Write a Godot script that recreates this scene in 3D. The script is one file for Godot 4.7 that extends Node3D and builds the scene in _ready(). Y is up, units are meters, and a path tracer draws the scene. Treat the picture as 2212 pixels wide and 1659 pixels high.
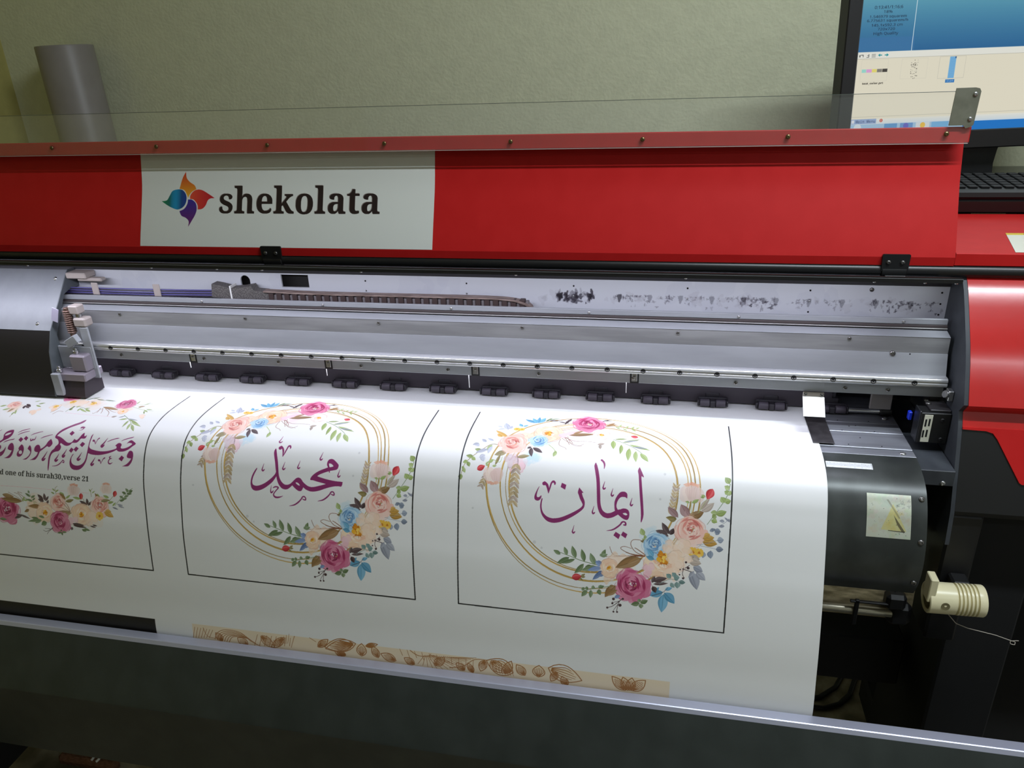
extends Node3D
# A wide-format printer at work in a print shop: red flip-up cover, lit print area, floral prints coming out.
# World: y up, z towards the viewer, x along the printer. Metres.

const LEFT := -1.55            # the machine runs on past the left edge of the frame
const PLATEN := 0.93
var M := {}                    # materials
var rng := RandomNumberGenerator.new()
var printer: Node3D

func _ready() -> void:
	rng.seed = 7
	set_view()
	set_lights()
	make_materials()
	build_room()
	printer = thing("wide_format_printer", "red and black wide format printer printing floral panels, with flipped up red cover", "printer")
	build_platen()
	build_beam()
	build_rear()
	build_cover()
	build_led()
	build_carriage()
	build_right_housing()
	build_sensor()
	build_front()
	build_under()
	build_paper()
	build_clamp()
	build_monitor()
	build_keyboard()
	build_roll()
	build_floor_things()

# ------------------------------------------------------------------ view and light
func set_view() -> void:
	var cam := Camera3D.new()
	cam.name = "camera"
	cam.fov = 53.89
	cam.near = 0.02
	cam.far = 30.0
	cam.transform = Transform3D(Basis(Vector3(0.97953, -0.03525, -0.19819), Vector3(-0.04746, 0.91634, -0.39757), Vector3(0.19563, 0.39884, 0.89591)), Vector3(0, 1.52, 1.2))
	add_child(cam)
	cam.current = true
	var we := WorldEnvironment.new()
	we.name = "environment"
	var e := Environment.new()
	e.background_mode = Environment.BG_COLOR
	e.background_color = Color(0.0, 0.0, 0.0)
	e.tonemap_mode = Environment.TONE_MAPPER_LINEAR
	e.tonemap_exposure = 1.0
	e.sdfgi_enabled = true
	e.ssao_enabled = true
	e.ssil_enabled = true
	we.environment = e
	add_child(we)

func set_lights() -> void:
	M.tube_glow = glow(Color(0.97, 1.0, 0.95), 2.0)
	ceiling_lamp(Vector3(0.75, 2.66, 0.62), 1.2, 0.05, 3.2, "ceiling batten lamp with one white tube above the printer")
	ceiling_lamp(Vector3(1.75, 2.66, 2.2), 1.2, 0.05, 0.9, "ceiling batten lamp with one white tube behind the viewer")

func ceiling_lamp(at: Vector3, length: float, width: float, energy: float, label: String) -> void:
	var t := thing("ceiling_lamp", label, "lamp", at)
	var st := begin()
	box(st, Vector3(-length / 2 - 0.03, 0.03, -0.04), Vector3(length / 2 + 0.03, 0.09, 0.04), 0.004)
	part("lamp_body", st, simple(Color8(225, 225, 220), 0.5), t)
	st = begin()
	cyl(st, Vector3(-length / 2, 0.012, 0), Vector3(length / 2, 0.012, 0), 0.014, 16)
	part("lamp_tube", st, M.tube_glow, t)
	var l := AreaLight3D.new()
	l.name = "lamp_light"
	l.area_size = Vector2(length, width)
	l.light_color = Color(0.925, 0.965, 1.0)
	l.light_energy = energy
	l.area_range = 12.0
	l.area_attenuation = 2.0
	l.shadow_enabled = true
	l.rotation = Vector3(-PI / 2, 0, 0)
	l.position = Vector3(0, -0.006, 0)
	t.add_child(l)

# ------------------------------------------------------------------ naming
func thing(called: String, label: String, category: String, at := Vector3.ZERO, group := "") -> Node3D:
	var o := Node3D.new()
	o.name = called
	add_child(o, true)
	o.position = at
	tag(o, label, category, group)
	return o

func tag(o: Node, label: String, category: String, group := "", kind := "") -> void:
	if label: o.set_meta("label", label)
	if category: o.set_meta("category", category)
	if group: o.set_meta("group", group)
	if kind: o.set_meta("kind", kind)

func part(called: String, st: SurfaceTool, m: Material, parent: Node, label := "") -> MeshInstance3D:
	var mi := MeshInstance3D.new()
	mi.name = called
	mi.mesh = st.commit()
	mi.material_override = m
	parent.add_child(mi, true)
	if label: mi.set_meta("label", label)
	return mi

func struct(called: String, st: SurfaceTool, m: Material, label := "") -> MeshInstance3D:
	var o := part(called, st, m, self, label)
	o.set_meta("kind", "structure")
	return o

func copy_of(o: MeshInstance3D, at: Vector3, parent: Node) -> MeshInstance3D:
	var mi := MeshInstance3D.new()
	mi.name = String(o.name).rstrip("0123456789").rstrip("_")
	mi.mesh = o.mesh
	mi.material_override = o.material_override
	parent.add_child(mi, true)
	mi.position = at
	return mi

# ------------------------------------------------------------------ materials
func simple(c: Color, rough: float, metal := 0.0, spec := 0.5) -> StandardMaterial3D:
	var m := StandardMaterial3D.new()
	m.albedo_color = c
	m.roughness = rough
	m.metallic = metal
	m.metallic_specular = spec
	return m

func glow(c: Color, energy: float) -> StandardMaterial3D:
	var m := simple(c, 0.6)
	m.emission_enabled = true
	m.emission = c
	m.emission_energy_multiplier = energy
	return m

func noise_tex(freq: float, size := 512, octaves := 4, ramp: Gradient = null, sd := 1) -> NoiseTexture2D:
	var n := FastNoiseLite.new()
	n.seed = sd
	n.noise_type = FastNoiseLite.TYPE_SIMPLEX_SMOOTH
	n.frequency = freq
	n.fractal_octaves = octaves
	var t := NoiseTexture2D.new()
	t.width = size
	t.height = size
	t.seamless = true
	t.noise = n
	if ramp: t.color_ramp = ramp
	return t

func ramp(a: Color, b: Color, p := 0.0, q := 1.0) -> Gradient:
	var g := Gradient.new()
	g.set_color(0, a)
	g.set_offset(0, p)
	g.set_color(1, b)
	g.set_offset(1, q)
	return g

# paint or metal whose tone wanders a little over the surface, with a fine grain
func worn(c: Color, rough: float, metal: float, spread: float, scale: Vector3, bump := 0.0, sd := 3) -> StandardMaterial3D:
	var m := simple(Color.WHITE, rough, metal)
	m.albedo_texture = noise_tex(0.012, 512, 5, ramp(c.darkened(spread), c.lightened(spread * 0.6), 0.25, 0.75), sd)
	m.uv1_triplanar = true
	m.uv1_world_triplanar = true
	m.uv1_scale = scale
	if bump > 0.0:
		m.heightmap_enabled = true
		m.heightmap_texture = noise_tex(0.05, 512, 3, null, sd + 1)
		m.heightmap_scale = bump
	return m

func make_materials() -> void:
	M.wall = worn(Color8(224, 226, 193), 0.75, 0.0, 0.02, Vector3(3.2, 3.2, 3.2), 0.06, 11)
	M.wall_yellow = worn(Color8(190, 182, 110), 0.7, 0.0, 0.03, Vector3(3.2, 3.2, 3.2), 0.06, 14)
	M.plain_wall = simple(Color8(205, 205, 195), 0.8)
	M.ceiling = simple(Color8(225, 225, 220), 0.9)
	M.floor = worn(Color8(150, 138, 110), 0.5, 0.0, 0.25, Vector3(1.4, 1.4, 1.4), 0.0, 21)
	M.red = worn(Color8(196, 30, 30), 0.5, 0.0, 0.02, Vector3(3, 3, 3), 0.0, 31)
	M.red_gloss = worn(Color8(192, 30, 28), 0.22, 0.0, 0.02, Vector3(3, 3, 3), 0.004, 33)
	M.red.metallic_specular = 0.32
	M.red_gloss.clearcoat_enabled = true
	M.red_gloss.clearcoat = 0.4
	M.red_gloss.clearcoat_roughness = 0.15
	M.black = simple(Color8(22, 22, 23), 0.45)
	M.black_matt = simple(Color8(17, 17, 18), 0.8)
	M.black_gloss = simple(Color8(14, 14, 15), 0.18)
	M.rubber = simple(Color8(72, 66, 76), 0.5)
	M.apron = worn(Color8(58, 62, 60), 0.36, 0.35, 0.1, Vector3(2, 2, 2), 0.0, 41)
	M.trough = worn(Color8(48, 54, 52), 0.34, 0.1, 0.05, Vector3(2.2, 2.2, 2.2), 0.0, 44)
	M.platen = worn(Color8(158, 160, 168), 0.42, 0.6, 0.08, Vector3(0.6, 3, 9), 0.0, 47)
	M.alu = worn(Color8(160, 163, 168), 0.45, 0.1, 0.04, Vector3(0.8, 6, 6), 0.0, 51)
	M.alu_dull = worn(Color8(158, 159, 161), 0.45, 0.3, 0.08, Vector3(0.8, 8, 8), 0.0, 53)
	M.rail = simple(Color8(200, 201, 203), 0.2, 0.55)
	M.steel = simple(Color8(190, 190, 192), 0.25, 0.9)
	M.screw = simple(Color8(120, 118, 116), 0.3, 0.85)
	M.brass = simple(Color8(130, 112, 78), 0.3, 0.85)
	M.dark_hole = simple(Color8(12, 12, 13), 0.9)
	M.panel_side = worn(Color8(56, 60, 66), 0.55, 0.1, 0.06, Vector3(3, 3, 3), 0.0, 57)
	M.carriage = worn(Color8(136, 140, 145), 0.45, 0.1, 0.03, Vector3(4, 4, 4), 0.008, 61)
	M.carriage_side = worn(Color8(88, 94, 98), 0.5, 0.1, 0.05, Vector3(4, 4, 4), 0.0, 63)
	M.chain = simple(Color8(62, 48, 47), 0.55)
	M.chain_worn = worn(Color8(132, 112, 104), 0.6, 0.0, 0.2, Vector3(4, 20, 20), 0.0, 65)
	M.sleeve = worn(Color8(96, 92, 90), 0.6, 0.1, 0.18, Vector3(40, 40, 40), 0.02, 67)
	M.cable_blue = simple(Color8(92, 88, 150), 0.45)
	M.cable_dark = simple(Color8(52, 46, 62), 0.5)
	M.tan = simple(Color8(176, 166, 160), 0.55)
	M.white_plastic = simple(Color8(235, 235, 232), 0.35)
	M.roller_frame = simple(Color8(44, 41, 47), 0.5)
	M.dusty = worn(Color8(222, 202, 152), 0.8, 0.0, 0.3, Vector3(3, 9, 9), 0.0, 83)
	M.cream = simple(Color8(226, 218, 180), 0.32)
	M.bracket = worn(Color8(128, 128, 112), 0.45, 0.35, 0.06, Vector3(6, 6, 6), 0.0, 69)
	M.strip = worn(Color8(64, 60, 62), 0.35, 0.5, 0.08, Vector3(8, 8, 8), 0.0, 71)
	M.acrylic = StandardMaterial3D.new()
	M.acrylic.transparency = BaseMaterial3D.TRANSPARENCY_ALPHA
	M.acrylic.albedo_color = Color(0.9, 0.93, 0.9, 0.03)
	M.acrylic.roughness = 0.05
	M.acrylic_edge = simple(Color8(86, 92, 84), 0.2)
	M.roll = worn(Color8(150, 144, 140), 0.42, 0.0, 0.03, Vector3(2, 2, 2), 0.0, 73)
	M.brown = worn(Color8(126, 78, 52), 0.7, 0.0, 0.2, Vector3(10, 60, 60), 0.1, 77)
	M.blue_plug = simple(Color8(20, 50, 200), 0.4)

# ------------------------------------------------------------------ mesh helpers
func begin() -> SurfaceTool:
	var st := SurfaceTool.new()
	st.begin(Mesh.PRIMITIVE_TRIANGLES)
	return st

func tri(st: SurfaceTool, a: Vector3, b: Vector3, c: Vector3, na: Vector3, nb: Vector3, nc: Vector3, ua := Vector2.ZERO, ub := Vector2.ZERO, uc := Vector2.ZERO) -> void:
	if (c - a).cross(b - a).dot(na + nb + nc) < 0.0:
		var t := b; b = c; c = t
		t = nb; nb = nc; nc = t
		var u := ub; ub = uc; uc = u
	st.set_normal(na); st.set_uv(ua); st.add_vertex(a)
	st.set_normal(nb); st.set_uv(ub); st.add_vertex(b)
	st.set_normal(nc); st.set_uv(uc); st.add_vertex(c)

func quad(st: SurfaceTool, a: Vector3, b: Vector3, c: Vector3, d: Vector3, n: Vector3) -> void:
	tri(st, a, b, c, n, n, n)
	tri(st, a, c, d, n, n, n)

func quad_uv(st: SurfaceTool, p: Array, n: Array, u: Array) -> void:
	tri(st, p[0], p[1], p[2], n[0], n[1], n[2], u[0], u[1], u[2])
	tri(st, p[0], p[2], p[3], n[0], n[2], n[3], u[0], u[2], u[3])

# a box with chamfered edges
func box(st: SurfaceTool, lo: Vector3, hi: Vector3, bev := 0.0, t := Transform3D()) -> void:
	var c := (lo + hi) / 2
	var h := (hi - lo) / 2
	bev = minf(bev, minf(h.x, minf(h.y, h.z)) * 0.9)
	var at := func(s: Vector3, axis: int) -> Vector3:
		var v := Vector3()
		for k in 3: v[k] = c[k] + s[k] * (h[k] if k == axis else h[k] - bev)
		return t * v
	var dir := func(v: Vector3) -> Vector3: return (t.basis * v).normalized()
	for a in 3:
		var b := (a + 1) % 3
		var d := (a + 2) % 3
		for s in [-1.0, 1.0]:
			var p := []
			for q in [[-1.0, -1.0], [1.0, -1.0], [1.0, 1.0], [-1.0, 1.0]]:
				var v := Vector3()
				v[a] = s; v[b] = q[0]; v[d] = q[1]
				p.append(at.call(v, a))
			var n := Vector3()
			n[a] = s
			quad(st, p[0], p[1], p[2], p[3], dir.call(n))
			if bev > 0.0:
				for s2 in [-1.0, 1.0]:
					var v0 := Vector3()
					v0[a] = s; v0[b] = s2; v0[d] = -1
					var v1 := v0
					v1[d] = 1
					var n2 := Vector3()
					n2[a] = s; n2[b] = s2
					quad(st, at.call(v0, a), at.call(v1, a), at.call(v1, b), at.call(v0, b), dir.call(n2))
	if bev > 0.0:
		for sx in [-1.0, 1.0]:
			for sy in [-1.0, 1.0]:
				for sz in [-1.0, 1.0]:
					var s := Vector3(sx, sy, sz)
					var n: Vector3 = dir.call(s)
					tri(st, at.call(s, 0), at.call(s, 1), at.call(s, 2), n, n, n)

# a closed outline in the plane of t's x and y, pulled along t's z from d0 to d1
func prism(st: SurfaceTool, outline: PackedVector2Array, t: Transform3D, d0: float, d1: float, smooth_deg := 32.0) -> void:
	var n := outline.size()
	var area := 0.0
	for i in n:
		area += outline[i].cross(outline[(i + 1) % n])
	var sgn := signf(area)
	var en := []
	for i in n:
		var d := (outline[(i + 1) % n] - outline[i]).normalized()
		en.append(Vector2(d.y, -d.x) * sgn)
	var lim := cos(deg_to_rad(smooth_deg))
	for i in n:
		var a := outline[i]
		var b := outline[(i + 1) % n]
		var e: Vector2 = en[i]
		var pr: Vector2 = en[(i + n - 1) % n]
		var nx: Vector2 = en[(i + 1) % n]
		var n0 := (e + pr).normalized() if e.dot(pr) > lim else e
		var n1 := (e + nx).normalized() if e.dot(nx) > lim else e
		var w0 := (t.basis * Vector3(n0.x, n0.y, 0)).normalized()
		var w1 := (t.basis * Vector3(n1.x, n1.y, 0)).normalized()
		var p := t * Vector3(a.x, a.y, d0)
		var q := t * Vector3(b.x, b.y, d0)
		var r := t * Vector3(b.x, b.y, d1)
		var s := t * Vector3(a.x, a.y, d1)
		tri(st, p, q, r, w0, w1, w1)
		tri(st, p, r, s, w0, w1, w0)
	var idx := Geometry2D.triangulate_polygon(outline)
	for k in range(0, idx.size(), 3):
		for d in [d0, d1]:
			var nn := (t.basis * Vector3(0, 0, signf(d - (d0 + d1) / 2))).normalized()
			var v := []
			for j in 3: v.append(t * Vector3(outline[idx[k + j]].x, outline[idx[k + j]].y, d))
			tri(st, v[0], v[1], v[2], nn, nn, nn)

# outline given as (y, z) pairs, pulled along x
func pull_x(st: SurfaceTool, yz: Array, x0: float, x1: float, smooth_deg := 32.0) -> void:
	var o := PackedVector2Array()
	for p in yz: o.append(Vector2(p[1], p[0]))
	prism(st, o, Transform3D(Basis(Vector3(0, 0, 1), Vector3(0, 1, 0), Vector3(1, 0, 0)), Vector3.ZERO), x0, x1, smooth_deg)

# an open line of (y, z) pairs made into a closed sheet of thickness t (to the left of the direction of travel seen with z right, y up)
func sheet(yz: Array, t: float) -> Array:
	var back := []
	var n := yz.size()
	for i in n:
		var a := Vector2(yz[maxi(i - 1, 0)][1], yz[maxi(i - 1, 0)][0])
		var b := Vector2(yz[mini(i + 1, n - 1)][1], yz[mini(i + 1, n - 1)][0])
		var d := (b - a).normalized()
		back.append([yz[i][0] + d.x * t, yz[i][1] - d.y * t])
	back.reverse()
	return yz + back

func curve(yz: Array, per := 8) -> Array:
	var out := []
	var n := yz.size()
	for i in n - 1:
		for k in per:
			var t := float(k) / per
			var r := []
			for c in 2:
				r.append(cubic_interpolate(yz[i][c], yz[i + 1][c], yz[maxi(i - 1, 0)][c], yz[mini(i + 2, n - 1)][c], t))
			out.append(r)
	out.append(yz[n - 1])
	return out

# (radius, height) profile turned about the line from a to b; heights in metres from a
func lathe(st: SurfaceTool, prof: Array, a: Vector3, b: Vector3, n := 20, smooth_deg := 40.0) -> void:
	var z := (b - a).normalized()
	var x := z.cross(Vector3(0.31, 0.9, 0.2)).normalized()
	var y := z.cross(x)
	var lim := cos(deg_to_rad(smooth_deg))
	var en := []
	for i in prof.size() - 1:
		var d := Vector2(prof[i + 1][0] - prof[i][0], prof[i + 1][1] - prof[i][1]).normalized()
		en.append(Vector2(d.y, -d.x))
	for i in prof.size() - 1:
		var e: Vector2 = en[i]
		var n0 := e
		var n1 := e
		if i > 0 and e.dot(en[i - 1]) > lim: n0 = (e + en[i - 1]).normalized()
		if i < prof.size() - 2 and e.dot(en[i + 1]) > lim: n1 = (e + en[i + 1]).normalized()
		for k in n:
			var c0 := x * cos(TAU * k / n) + y * sin(TAU * k / n)
			var c1 := x * cos(TAU * (k + 1) / n) + y * sin(TAU * (k + 1) / n)
			var p: Vector3 = a + c0 * prof[i][0] + z * prof[i][1]
			var q: Vector3 = a + c1 * prof[i][0] + z * prof[i][1]
			var r: Vector3 = a + c1 * prof[i + 1][0] + z * prof[i + 1][1]
			var s: Vector3 = a + c0 * prof[i + 1][0] + z * prof[i + 1][1]
			var np := (c0 * n0.x + z * n0.y).normalized()
			var nq := (c1 * n0.x + z * n0.y).normalized()
			var nr := (c1 * n1.x + z * n1.y).normalized()
			var ns := (c0 * n1.x + z * n1.y).normalized()
			if prof[i][0] > 1e-6: tri(st, p, q, r, np, nq, nr)
			if prof[i + 1][0] > 1e-6: tri(st, p, r, s, np, nr, ns)

func cyl(st: SurfaceTool, a: Vector3, b: Vector3, r: float, n := 14, bev := 0.0) -> void:
	var h := (b - a).length()
	bev = minf(bev if bev > 0.0 else r * 0.08, h * 0.3)
	lathe(st, [[0.0, 0.0], [r - bev, 0.0], [r, bev], [r, h - bev], [r - bev, h], [0.0, h]], a, b, n, 30.0)

func wire(st: SurfaceTool, pts: Array, r: float, n := 8, per := 6) -> void:
	var cv := Curve3D.new()
	for i in pts.size():
		var tan: Vector3 = (pts[mini(i + 1, pts.size() - 1)] - pts[maxi(i - 1, 0)]) / 6.0
		cv.add_point(pts[i], -tan, tan)
	var m := maxi(2, (pts.size() - 1) * per)
	var ring := []
	var up := Vector3(0.2, 0.93, 0.3).normalized()
	for i in m + 1:
		var o := cv.get_baked_length() * i / m
		var p := cv.sample_baked(o)
		var q := cv.sample_baked(minf(o + 0.001, cv.get_baked_length()))
		var w := cv.sample_baked(maxf(o - 0.001, 0.0))
		var z := (q - w).normalized()
		var x := up.cross(z).normalized()
		ring.append([p, x, z.cross(x)])
	for i in m:
		for k in n:
			var v := []
			var nn := []
			for g in [[i, k], [i, k + 1], [i + 1, k + 1], [i + 1, k]]:
				var f: Array = ring[g[0]]
				var d: Vector3 = f[1] * cos(TAU * g[1] / n) + f[2] * sin(TAU * g[1] / n)
				v.append(f[0] + d * r)
				nn.append(d)
			tri(st, v[0], v[1], v[2], nn[0], nn[1], nn[2])
			tri(st, v[0], v[2], v[3], nn[0], nn[2], nn[3])

# a dome-headed screw facing along dir, with a cross slot cut as a darker recess ring
func screw_shape(st: SurfaceTool, at: Vector3, dir: Vector3, r: float) -> void:
	lathe(st, [[r, 0.0], [r, r * 0.25], [r * 0.85, r * 0.5], [r * 0.45, r * 0.62], [r * 0.4, r * 0.3], [0.0, r * 0.3]], at, at + dir, 12, 50.0)

func screws(called: String, parent: Node, spots: Array, dir: Vector3, r: float, m: Material) -> void:
	var first: MeshInstance3D = null
	for s in spots:
		if first == null:
			var st := begin()
			screw_shape(st, Vector3.ZERO, dir, r)
			first = part(called, st, m, parent)
			first.position = s
		else:
			copy_of(first, s, parent)

# ------------------------------------------------------------------ the room
func build_room() -> void:
	var st := begin()
	box(st, Vector3(-2.0, -0.1, -0.9), Vector3(2.5, 0.0, 3.4))
	struct("floor", st, M.floor, "dusty beige floor under the printer")
	st = begin()
	box(st, Vector3(-2.0, 2.75, -0.9), Vector3(2.5, 2.85, 3.4))
	struct("ceiling", st, M.ceiling)
	st = begin()
	box(st, Vector3(-2.0, 0.0, -0.92), Vector3(2.5, 2.75, -0.8))
	struct("wall_back", st, M.wall, "pale grey green plastered wall behind the printer")
	st = begin()
	box(st, Vector3(-2.0, 0.0, -0.8), Vector3(-1.868, 2.75, 3.4))
	struct("wall_left", st, M.wall_yellow, "yellowish side wall at the far left")
	st = begin()
	box(st, Vector3(2.38, 0.0, -0.8), Vector3(2.5, 2.75, 3.4))
	struct("wall_right", st, M.plain_wall)
	st = begin()
	box(st, Vector3(-1.868, 0.0, 3.28), Vector3(2.38, 2.75, 3.4))
	struct("wall_front", st, M.plain_wall)

# ------------------------------------------------------------------ printer: platen and apron
const PAPER_LINE := [[0.931, -0.14], [0.931, -0.075], [0.9315, -0.02], [0.932, 0.03], [0.9318, 0.06], [0.9305, 0.085], [0.927, 0.108], [0.9195, 0.131], [0.908, 0.1495], [0.889, 0.165], [0.868, 0.176], [0.84, 0.189], [0.794, 0.208], [0.7538, 0.2235], [0.6833, 0.2445], [0.6298, 0.2565], [0.5746, 0.2675], [0.5, 0.268], [0.44, 0.262]]

func build_platen() -> void:
	var zs := [-0.17, -0.0345, 0.001, 0.0555]
	for i in 3:
		var st := begin()
		box(st, Vector3(LEFT, 0.905, zs[i] + 0.0005), Vector3(0.389, PLATEN, zs[i + 1] - 0.0005), 0.0007)
		part("platen_plank", st, M.platen, printer, "bare grey metal bed plank beside the paper")
	var st := begin()
	box(st, Vector3(LEFT, 0.9, 0.056), Vector3(0.3895, 0.9285, 0.0765), 0.0007)
	part("platen_edge_strip", st, M.platen, printer)
	var spots := []
	for p in [[0.2946, -0.04], [0.3441, -0.041], [0.3091, -0.0189], [0.3199, -0.022], [0.295, -0.0016], [0.3455, -0.0032], [0.3183, 0.022], [0.2959, 0.0475], [0.3452, 0.0487]]:
		spots.append(Vector3(p[0], PLATEN, p[1]))
	flat_holes("platen_hole", spots, Vector3.UP, 0.0011)
	screws("platen_screw", printer, [Vector3(0.3721, PLATEN, -0.0546), Vector3(0.3714, 0.9285, 0.0672)], Vector3.UP, 0.005, M.steel)
	# the curved dark apron that the paper slides down
	var line := [[0.9285, 0.0768], [0.9275, 0.09], [0.924, 0.108], [0.9165, 0.13], [0.9045, 0.148], [0.886, 0.163], [0.865, 0.174], [0.84, 0.184], [0.808, 0.19], [0.776, 0.187], [0.7485, 0.176]]
	st = begin()
	pull_x(st, sheet(curve(line, 5), -0.002), LEFT, 0.3885, 40)
	var ap := part("front_apron", st, M.apron, printer, "dark curved steel apron in front of the bed")
	# stickers on the apron: a paper scale and a worn silver warning label
	st = begin()
	patch_on_line(st, curve(line, 5), 0.2525, 0.3195, 0.101, 0.1135, 0.0006)
	var m := simple(Color.WHITE, 0.45)
	m.albedo_texture = ImageTexture.create_from_image(scale_image())
	part("scale_sticker", st, m, ap, "white ruler sticker")
	st = begin()
	patch_on_line(st, curve(line, 5), 0.3055, 0.3665, 0.1495, 0.1815, 0.0007)
	m = simple(Color.WHITE, 0.3, 0.35)
	m.albedo_texture = ImageTexture.create_from_image(warning_image())
	part("warning_sticker", st, m, ap, "worn silver warning sticker with a triangle")
	var sc := []
	for p in [[0.9, 0.1525], [0.845, 0.1825], [0.776, 0.187]]: sc.append(Vector3(0.381, p[0], p[1]))
	screws("apron_screw", ap, [sc[0]], Vector3(0, 0.6, 0.8), 0.0042, M.screw)
	screws("apron_screw", ap, [sc[1]], Vector3(0, 0.3, 0.95), 0.0042, M.screw)
	screws("apron_screw", ap, [sc[2]], Vector3(0, -0.15, 0.98), 0.0042, M.screw)
	# dark ledge between the bed and the side plate
	st = begin()
	box(st, Vector3(0.3895, 0.895, -0.16), Vector3(0.4395, 0.921, 0.1), 0.001)
	part("side_ledge", st, M.panel_side, printer)
	screws("ledge_screw", printer, [Vector3(0.424, 0.9, 0.1)], Vector3(0, 0.1, 1), 0.004, M.steel)

func flat_holes(called: String, spots: Array, dir: Vector3, r: float) -> void:
	var first: MeshInstance3D = null
	for s in spots:
		if first == null:
			var st := begin()
			lathe(st, [[r, 0.0], [r, 0.0003], [0.0, 0.0003]], Vector3.ZERO, dir, 10)
			first = part(called, st, M.dark_hole, printer)
			first.position = s
		else:
			copy_of(first, s, printer)

# a thin patch that lies on a (y, z) line between two z values, u along x, v down the line
func patch_on_line(st: SurfaceTool, line: Array, x0: float, x1: float, z0: float, z1: float, up: float) -> void:
	var pts := []
	var n := line.size()
	for i in n:
		if line[i][1] < z0 - 0.0005 or line[i][1] > z1 + 0.0005 or line[i][0] < 0.81: continue
		pts.append(i)
	var rows := []
	var length := 0.0
	var last := Vector2()
	var ends := [z0] 
	for i in pts: ends.append(line[i][1])
	ends.append(z1)
	for z in ends:
		for i in n - 1:
			if (line[i][1] <= z and z <= line[i + 1][1]):
				var t: float = (z - line[i][1]) / maxf(line[i + 1][1] - line[i][1], 1e-6)
				var y: float = lerpf(line[i][0], line[i + 1][0], t)
				var d := Vector2(line[i + 1][1] - line[i][1], line[i + 1][0] - line[i][0]).normalized()
				var p := Vector2(z, y) + Vector2(-d.y, d.x) * up
				if rows: length += (p - last).length()
				last = p
				rows.append([p, Vector2(-d.y, d.x), length])
				break
	for i in rows.size() - 1:
		var a: Array = rows[i]
		var b: Array = rows[i + 1]
		var na := Vector3(0, a[1].y, a[1].x)
		var nb := Vector3(0, b[1].y, b[1].x)
		quad_uv(st, [Vector3(x0, a[0].y, a[0].x), Vector3(x1, a[0].y, a[0].x), Vector3(x1, b[0].y, b[0].x), Vector3(x0, b[0].y, b[0].x)], [na, na, nb, nb],
			[Vector2(0, a[2] / length), Vector2(1, a[2] / length), Vector2(1, b[2] / length), Vector2(0, b[2] / length)])

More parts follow.
